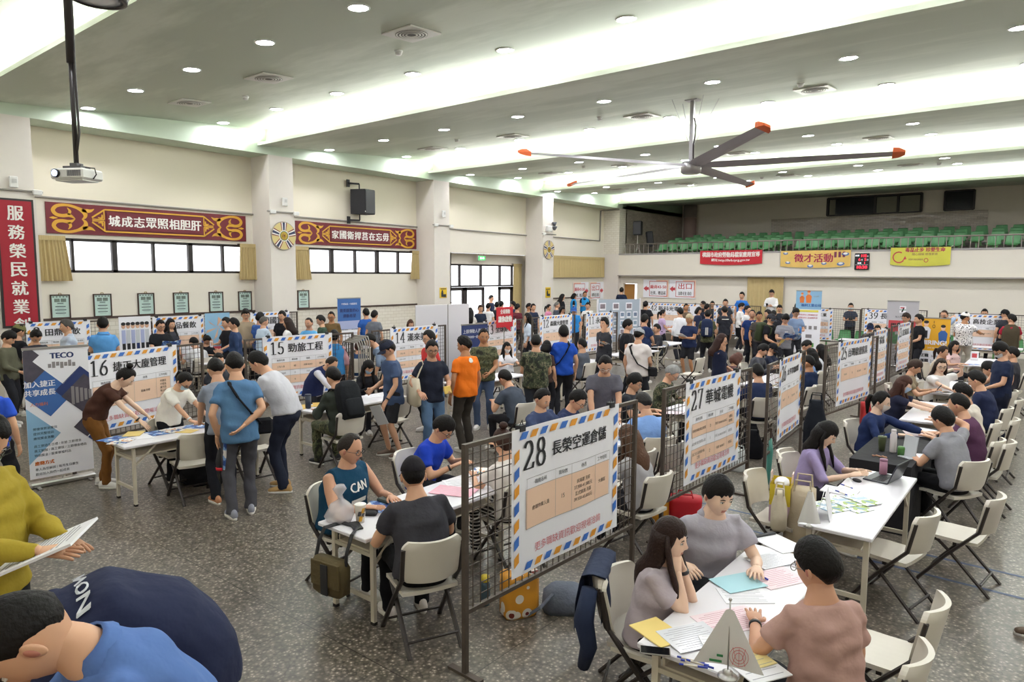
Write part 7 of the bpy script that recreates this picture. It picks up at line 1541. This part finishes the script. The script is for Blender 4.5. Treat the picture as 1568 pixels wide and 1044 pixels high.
# near left table (28, west side)
t = tab(521, 797, 'plastic_bag', 'translucent white plastic bag of food on near table', 'bag'); M_film = mat('bag_film', 'DDD9DB', .25, alpha=.5); b = MB(); b.lathe([(.04, 0), (.1, .008), (.115, .05), (.1, .11), (.06, .15), (.025, .18), (.03, .21), (.045, .27), (.03, .3)], n=18); b.map(lambda v: v + np.stack([.012 * np.sin(v[:, 2] * 50 + v[:, 1] * 40), .012 * np.sin(v[:, 2] * 43 + v[:, 0] * 50), v[:, 2] * 0], 1)); b.build('film', M_film, t, True); b = MB(); b.ell((-.02, .02, .05), (.06, .05, .045)); b.ell((.03, -.02, .04), (.05, .05, .035)); b.build('food_packets', mat('food_pink', 'E0C6BC', .6, var=.2, vscale=20), t, True)
t = tab(552, 799, 'paper_cup', 'white paper cup with yellow swirl on near table', 'cup'); b = MB(); b.lathe([(.032, 0), (.046, .14), (.047, .143)], n=22); b.build('cup', mat('cup_white', 'EDE6DC', .5), t, True); b = MB()
for a0, z0, z1, m in ((-1.1, .015, .06, 0), (-1.3, .06, .1, 1), (-.6, .05, .085, 1), (-.6, .085, .125, 0), (-.2, .09, .12, 1)): b.grid(lambda u, v: ((.033 + (z0 + (z1 - z0) * v) * .1 + .001) * math.cos(a0 + .7 * u + v * .3), (.033 + (z0 + (z1 - z0) * v) * .1 + .001) * math.sin(a0 + .7 * u + v * .3), z0 + (z1 - z0) * v), 6, 4, m)
b.build('swirl_print', [mat('cup_yellow', 'E0A82E', .5), mat('cup_grey', '4E4E50', .5)], t); b = MB(); b.lathe([(.047, .143), (.049, .148), (.044, .152), (0, .152)], n=22); b.build('lid', M_swhite, t, True)
t = tab(545, 806, 'phone', 'black phone beside the paper cup', 'phone', rz=65); b = MB(); b.box((0, 0, .008), (.08, .17, .012), bev=.004); b.build('case', M_spk, t)
flat(577, 776, 'blue and white leaflet before the teal sleeveless shirt', .21, .28, M_bro, 30, 'leaflet', 'leaflet'); t = tab(590, 768, 'wallet', 'dark green wallet on the near table', 'wallet'); b = MB(); b.box((0, 0, .015), (.14, .09, .03), bev=.01); b.build('leather', mat('leather_green', '2A352C', .5), t)
t = tab(566, 788, 'wallet', 'black case beside the paper cup', 'case', rz=40); b = MB(); b.box((0, 0, .02), (.13, .08, .04), bev=.012); b.build('case', M_spk, t)
flat(695, 752, 'pink form near the royal blue writer', .4, .26, mat('pink_sheet', 'E3A9B8', .6), 20, lines=9, m2=M_sheet, z=.746); flat(704, 738, 'white form under the royal blue writer hand', .3, .21, M_sheet, 60, lines=8); flat(735, 722, 'brochure with orange spot by the grid panel', .2, .28, M_bro2, 20, 'brochure', 'brochure', z=.744)
# shoulder bag hanging at the table end
M_olive = mat('olive_canvas', '574A2C', .8, var=.1, bump=.4)
bx, by = at(520, 905, .42); t = empty('messenger_bag', (-4.3, 3.12, .42), math.radians(8), 'olive messenger bag hanging from near table end', 'bag')
b = MB(); b.loft([[(sx * .17 * k, sy * .055 * q, z) for sx, sy in ((-1, -.7), (-.8, -1), (.8, -1), (1, -.7), (1, .7), (.8, 1), (-.8, 1), (-1, .7))] for z, k, q in ((-.16, .7, .7), (-.13, .95, 1), (.08, 1., 1), (.13, .85, .7))]); b.build('bag_body', M_olive, t, True)
b = MB(); b.box((0, -.062, .02), (.3, .015, .2), bev=.006); b.build('flap', M_olive, t); b = MB(); b.box((0, -.074, -.02), (.07, .008, .24)); b.build('buckle_strap', M_spk, t)
b = MB(); b.tube([(-.16, 0, .1), (-.14, .02, .24), (-.12, .06, .33), (-.08, .2, .335), (.1, .2, .335), (.17, .06, .33), (.17, .0, .2), (.16, 0, .1)], .018, 6, flat=.4); b.build('strap', M_spk, t)
# left table 16
M_tabm = [M_bro, M_bro2, M_ysheet, M_sheet, M_bro, M_bro2, M_ysheet, M_bro]
for i, (x, y) in enumerate(((172, 672), (186, 676), (205, 664), (222, 668), (240, 663), (262, 659), (283, 660), (300, 653))): flat(x, y, 'printed leaflet on left table, %s from its near end' % ORD[i], .2, .28, M_tabm[i], 20 + 17 * i, 'leaflet', 'leaflet', lines=0, z=.742 + .003 * (i % 3), group='leaflets on the left table')
# table 15
bottle(472, 625, 'dark navy insulated tumbler on the middle left table', '1F2A3C', [(.036, 0), (.042, .02), (.045, .19)], lid='2A3548')
flat(465, 623, 'yellow envelope under the dark navy tumbler', .24, .33, mat('manila', 'D2AE5C', .6), 20, 'envelope', 'envelope'); flat(492, 619, 'second yellow envelope on the middle left table', .24, .33, MATS['manila'], 60, 'envelope', 'envelope', z=.746); flat(571, 606, 'white form before the masked writer in black', .21, .3, M_sheet, 60, lines=8); pen(566, 604, 120, 'blue pen before the masked writer', .746)
# tables further back
for i, (px, py, m) in enumerate(((1000, 525, M_sheet), (1020, 528, M_bro), (1010, 531, M_bro2), (1035, 632, M_pinkf), (1048, 625, M_sheet), (960, 652, M_sheet), (1180, 592, M_sheet), (1173, 590, M_memo), (1442, 600, M_bro2), (1455, 602, M_sheet), (1470, 594, M_pinkf), (1500, 560, M_sheet), (1488, 558, M_bro), (1413, 659, M_sheet), (1400, 664, M_pinkf))):
    nm = ('before poster 42', 'before poster 42 in blue', 'before poster 42 in orange', 'pink beside camouflage writer', 'white beside camouflage writer', 'before the light blue shirt', 'white before grey hoodie', 'yellow before grey hoodie', 'mixed colours by khaki shirt', 'white by the long haired leaner', 'pink by the long haired leaner', 'by the cream top', 'blue by the cream top', 'white on black cloth far end', 'pink on black cloth far end')[i]
    flat(px, py, 'paper sheet on table, ' + nm, .21, .3, m, 40 * i, lines=5 if m in (M_sheet, M_pinkf) else 0, z=.744 if i < 13 else .752)
bottle(1470, 602, 'black bottle standing by the dark navy jacket', '26262C', [(.036, 0), (.038, .01), (.038, .2)], lid='1A1A1E')
bottle(1008, 526, 'clear blue water bottle before the charcoal jacket', '5F86C8', [(.03, 0), (.033, .02), (.033, .15), (.015, .19)], lid='E8E8EC')
t = tab(1422, 628, 'snack_box', 'pale yellow snack box on the table of the masked sitters', 'box'); b = MB(); b.box((0, 0, .03), (.2, .14, .06), bev=.006); b.build('box', M_memo, t)
t = tab(1492, 551, 'paper_carton', 'white carton with red picture on the far right table', 'carton', z=.742); b = MB(); b.box((0, 0, .1), (.16, .1, .2), bev=.006); b.box((0, -.052, .11), (.1, .004, .1), 1); b.build('carton', [M_sheet, M_sigred], t)
# ================================================================ THINGS ON THE FLOOR AND ON CHAIRS
def chair_px(px, py, ang, label): x, y = at(px, py, .84); a = math.radians(ang); return chair(x + .28 * math.cos(a), y + .28 * math.sin(a), ang, label)
chair_px(305, 664, 170, 'empty white folding chair before the left table')
chair_px(398, 645, 175, 'white folding chair behind the grey trousers')
chair_px(248, 640, 5, 'empty white folding chair on the far side of left table')
chair_px(1427, 788, 168, 'empty white folding chair beside the laptop table corner')
chair_px(1530, 762, 172, 'empty white folding chair right of the laptop table')
chair_px(1440, 925, 178, 'empty white folding chair behind the dusty pink T-shirt')
chair_px(1549, 678, 175, 'empty white folding chair right of plum purple T-shirt'); chair_px(1556, 643, 178, 'empty white folding chair right of dark navy jacket'); chair_px(1562, 612, 178, 'empty white folding chair at right edge behind masked standing person')
chair_px(1412, 1003, 178, 'white folding chair at the bottom right behind dusty pink T-shirt')
jc = chair_px(918, 868, 22, 'white folding chair with navy jacket draped over it')
c1 = chair_px(1150, 722, -4, 'white folding chair holding yellow and canvas bags'); c2 = chair_px(1198, 690, -2, 'white folding chair holding a paper bag behind lavender sweatshirt')
chair_px(1245, 592, 178, 'empty white folding chair beside poster 26'); chair_px(1075, 548, 178, 'white folding chair before the blond person'); chair_px(615, 608, 178, 'white folding chair behind the dark cap shorts'); chair_px(1035, 680, 172, 'white folding chair behind the grid of poster 27'); chair_px(990, 692, 168, 'white folding chair right of poster 28')
M_jack = mat('jacket_navy', '1E2A46', .85, var=.08, bump=.5, bscale=12)
t = empty('draped_jacket', jc.location, jc.rotation_euler[2], 'navy jacket draped over chair back beside poster 28', 'jacket'); b = MB()
def jk(u, v):
    s_ = (v - .42) ; x = (u - .5) * (.44 + .08 * abs(s_)) ; yb = -.3 if s_ < 0 else -.22
    if abs(s_) < .08: return (x, -.285 + s_, .885 - 4 * s_ * s_)
    drop = (abs(s_) - .08) * (1.0 if s_ < 0 else .55); return (x + .02 * math.sin(drop * 9 + u * 5), (-.365 if s_ < 0 else -.205) + .022 * math.sin(u * 17 + drop * 4) * min(1, drop * 6) - (.04 * drop if s_ < 0 else 0), .86 - drop)
b.grid(jk, 26, 26); b.grid(lambda u, v: tuple(np.array(jk(1 - u, v)) * np.array([.97, 1, 1]) + np.array([0, .0, -.012])), 26, 26); b.build('cloth', M_jack, t, True)
b = MB(); b.tube([(.24, -.3, .8), (.27, -.33, .6), (.24, -.3, .42), (.2, -.34, .26)], [.05, .065, .055, .04], 10); b.build('sleeve', M_jack, t, True)
M_sun = mat('bag_yellow', 'E2C93A', .4); M_pinkb = mat('bag_pink', 'C9A9BE', .4)
t = empty('gift_bag', (c1.location[0] + .03, c1.location[1] - .02, .462), .2, 'yellow and pink paper gift bag on a chair', 'bag'); b = MB(); b.loft([[(sx * .09, sy * .15, z) for sx, sy in ((-1, -1), (1, -1), (1, 1), (-1, 1))] for z in (0, .16)], 1); b.loft([[(sx * .09, sy * .15, z) for sx, sy in ((-1, -1), (1, -1), (1, 1), (-1, 1))] for z in (.16, .36)], 0, cap=False); b.build('bag_body', [M_sun, M_pinkb], t); b = MB(); b.ell((0, 0, .34), (.07, .12, .05)); b.build('tissue', M_sheet, t, True)
for sx in (-1, 1): b = MB(); b.tube([(sx * .09, -.06, .36), (sx * .095, -.05, .44), (sx * .095, .05, .44), (sx * .09, .06, .36)], .006, 6); b.build('handle', MATS['food_pink'], t)
def floor_bag(x, y, z, name, label, m, sx, sy, sz, handle=True, cat='bag', rz=0., soft=.85, m2=None):
    t = empty(name, (x, y, z), rz, label, cat); b = MB(); b.loft([[(a * sx * k, c * sy * k, zz * sz) for a, c in ((-1, -.6), (-.7, -1), (.7, -1), (1, -.6), (1, .6), (.7, 1), (-.7, 1), (-1, .6))] for zz, k in ((0, .85), (.08, 1), (.5, 1), (.85, .92 * soft + .08), (1, soft))]); b.build('bag_body', m, t, True)
    if handle:
        for s in (-1, 1): b = MB(); b.tube([(-sx * .5, s * sy * .6, sz * .95), (-sx * .4, s * sy * .7, sz * 1.14), (sx * .4, s * sy * .7, sz * 1.14), (sx * .5, s * sy * .6, sz * .95)], .01, 6); b.build('handle', m2 or m, t)
    return t
x, y = at(1192, 800, .5); floor_bag(x, y, .46, 'tote_bag', 'cream canvas tote bag beside the yellow gift bag', M_canvas, .07, .15, .34, rz=.3, soft=.6)
x, y = at(1228, 800, .46); floor_bag(x, y, .0, 'backpack', 'beige backpack standing beside the cream tote', mat('backpack_beige', 'B3A48C', .8, bump=.3), .15, .17, .78, rz=.2, cat='backpack', soft=.7)
x, y = at(1188, 740, .46); floor_bag(c2.location[0], c2.location[1], .462, 'paper_bag', 'brown paper bag with blue base on chair', mat('kraft_brown', 'A5834F', .7), .1, .14, .16, False, soft=.8)
x, y = at(795, 940, 0)
M_flow = ramp_mat('orange_floral', 'ShaderNodeTexVoronoi', [(0, '7A2418'), (.2, 'EDE6DC'), (.42, 'DE9A30'), (.9, 'DE9A30')], .45, Scale=9.)
floor_bag(x, y, 0, 'gift_bag', 'orange floral gift bag under poster 28', M_flow, .15, .09, .36, rz=1.1, soft=1., m2=M_brown)
x, y = at(865, 932, 0); t = empty('backpack', (x, y, 0), .6, 'grey backpack lying on floor under poster 28', 'backpack'); b = MB(); b.loft([[(a * .19 * k, c * .14 * k, z) for a, c in ((-1, -.6), (-.7, -1), (.7, -1), (1, -.6), (1, .6), (.7, 1), (-.7, 1), (-1, .6))] for z, k in ((0, .9), (.05, 1), (.13, .95), (.2, .6), (.22, .3))]); b.build('pack_body', mat('backpack_grey', '5E6472', .8, var=.1, bump=.4), t, True); b = MB(); b.tube([(-.1, -.1, .17), (-.2, -.2, .1), (-.3, -.16, .015), (-.34, -.02, .012)], .018, 6, flat=.5); b.build('strap', MATS['backpack_grey'], t)
x, y = at(743, 925, 0); t = empty('water_bottle', (x, y, 0), 0, 'steel blue bottle beside the orange floral bag', 'bottle'); b = MB(); b.lathe([(.04, 0), (.042, .02), (.042, .18), (.03, .2)], n=16); b.build('body', mat('bottle_steel', '3F5560', .35), t, True); b = MB(); b.lathe([(.03, .2), (.034, .205), (.034, .25), (0, .255)], n=16); b.build('cap', M_sun, t, True)
x, y = at(1048, 800, 0); floor_bag(x, y, 0, 'gift_bag', 'red gift bag behind the grey polo with fringe', M_bred, .17, .1, .3, rz=.5, soft=1.05)
x, y = at(1010, 800, 0); floor_bag(x, y, 0, 'gift_bag', 'yellow brown gift bag left of the red one', M_flow, .1, .08, .3, rz=.3, soft=1.)
x, y = at(1128, 720, 0); floor_bag(x, y, 0, 'plastic_carrier', 'white carrier bag with teal print under poster 27', mat('carrier_white', 'D5DAD8', .4), .14, .1, .3, soft=.7)
x, y = at(1176, 742, 0); t = empty('umbrella', (x, y, 0), 0, 'folded teal umbrella leaning by the post of poster 26', 'umbrella'); b = MB(); b.tube([(0, 0, 0), (0, 0, .1), (0, .02, .45), (0, .03, .62)], [.008, .025, .04, .014], 10); b.build('folded_canopy', mat('umbrella_teal', '4E8F82', .5), t, True); b = MB(); b.tube([(0, .03, .6), (0, .035, .75)], .014, 8); b.build('handle', M_brown, t)
x, y = at(1150, 690, .1); floor_bag(x, y, 0, 'backpack', 'black backpack on floor beside poster 27', cloth('1C1C20'), .17, .13, .42, rz=.4, cat='backpack', soft=.6)
x, y = at(1248, 655, .3); floor_bag(x, y, 0, 'backpack', 'black backpack on chair behind the lavender sweatshirt', cloth('22252C'), .17, .14, .75, rz=.2, cat='backpack', soft=.6)
x, y = at(1330, 655, .1); floor_bag(x, y, 0, 'gift_bag', 'red and yellow gift bag left of ponytail and navy jacket', mat('bag_redyellow', 'C93A3A', .5, var=.3, vscale=6), .14, .09, .55, rz=.4, soft=1.)
x, y = at(1245, 690, .1); t = empty('water_bottle', (x, y, 0), 0, 'dark blue bottle on floor behind lavender sweatshirt', 'bottle'); b = MB(); b.lathe([(.04, 0), (.045, .02), (.045, .2), (.04, .22)], n=16); b.build('body', mat('bottle_navy', '27415E', .35), t, True); b = MB(); b.lathe([(.036, .22), (.04, .23), (.04, .26), (0, .265)], n=16); b.build('cap', M_spk, t, True)
x, y = at(330, 735, .1); floor_bag(-8.9, 4.4, 0, 'bag', 'black bag under the left table', cloth('17171A'), .22, .2, .34, rz=.2, soft=.6, name2=None) if False else floor_bag(-8.7, 4.35, 0, 'duffel_bag', 'black bag under the left table', cloth('17171A'), .2, .26, .32, rz=.1, soft=.6)
x, y = at(645, 478, .9); t = empty('standing_board', at(843, 476, 1.2) + (0,), 0, 'pale standing board near the farther emblem pillar', 'board'); b = MB(); b.box((0, 0, .75), (.5, .05, 1.5), bev=.01); b.build('board', M_table, t)
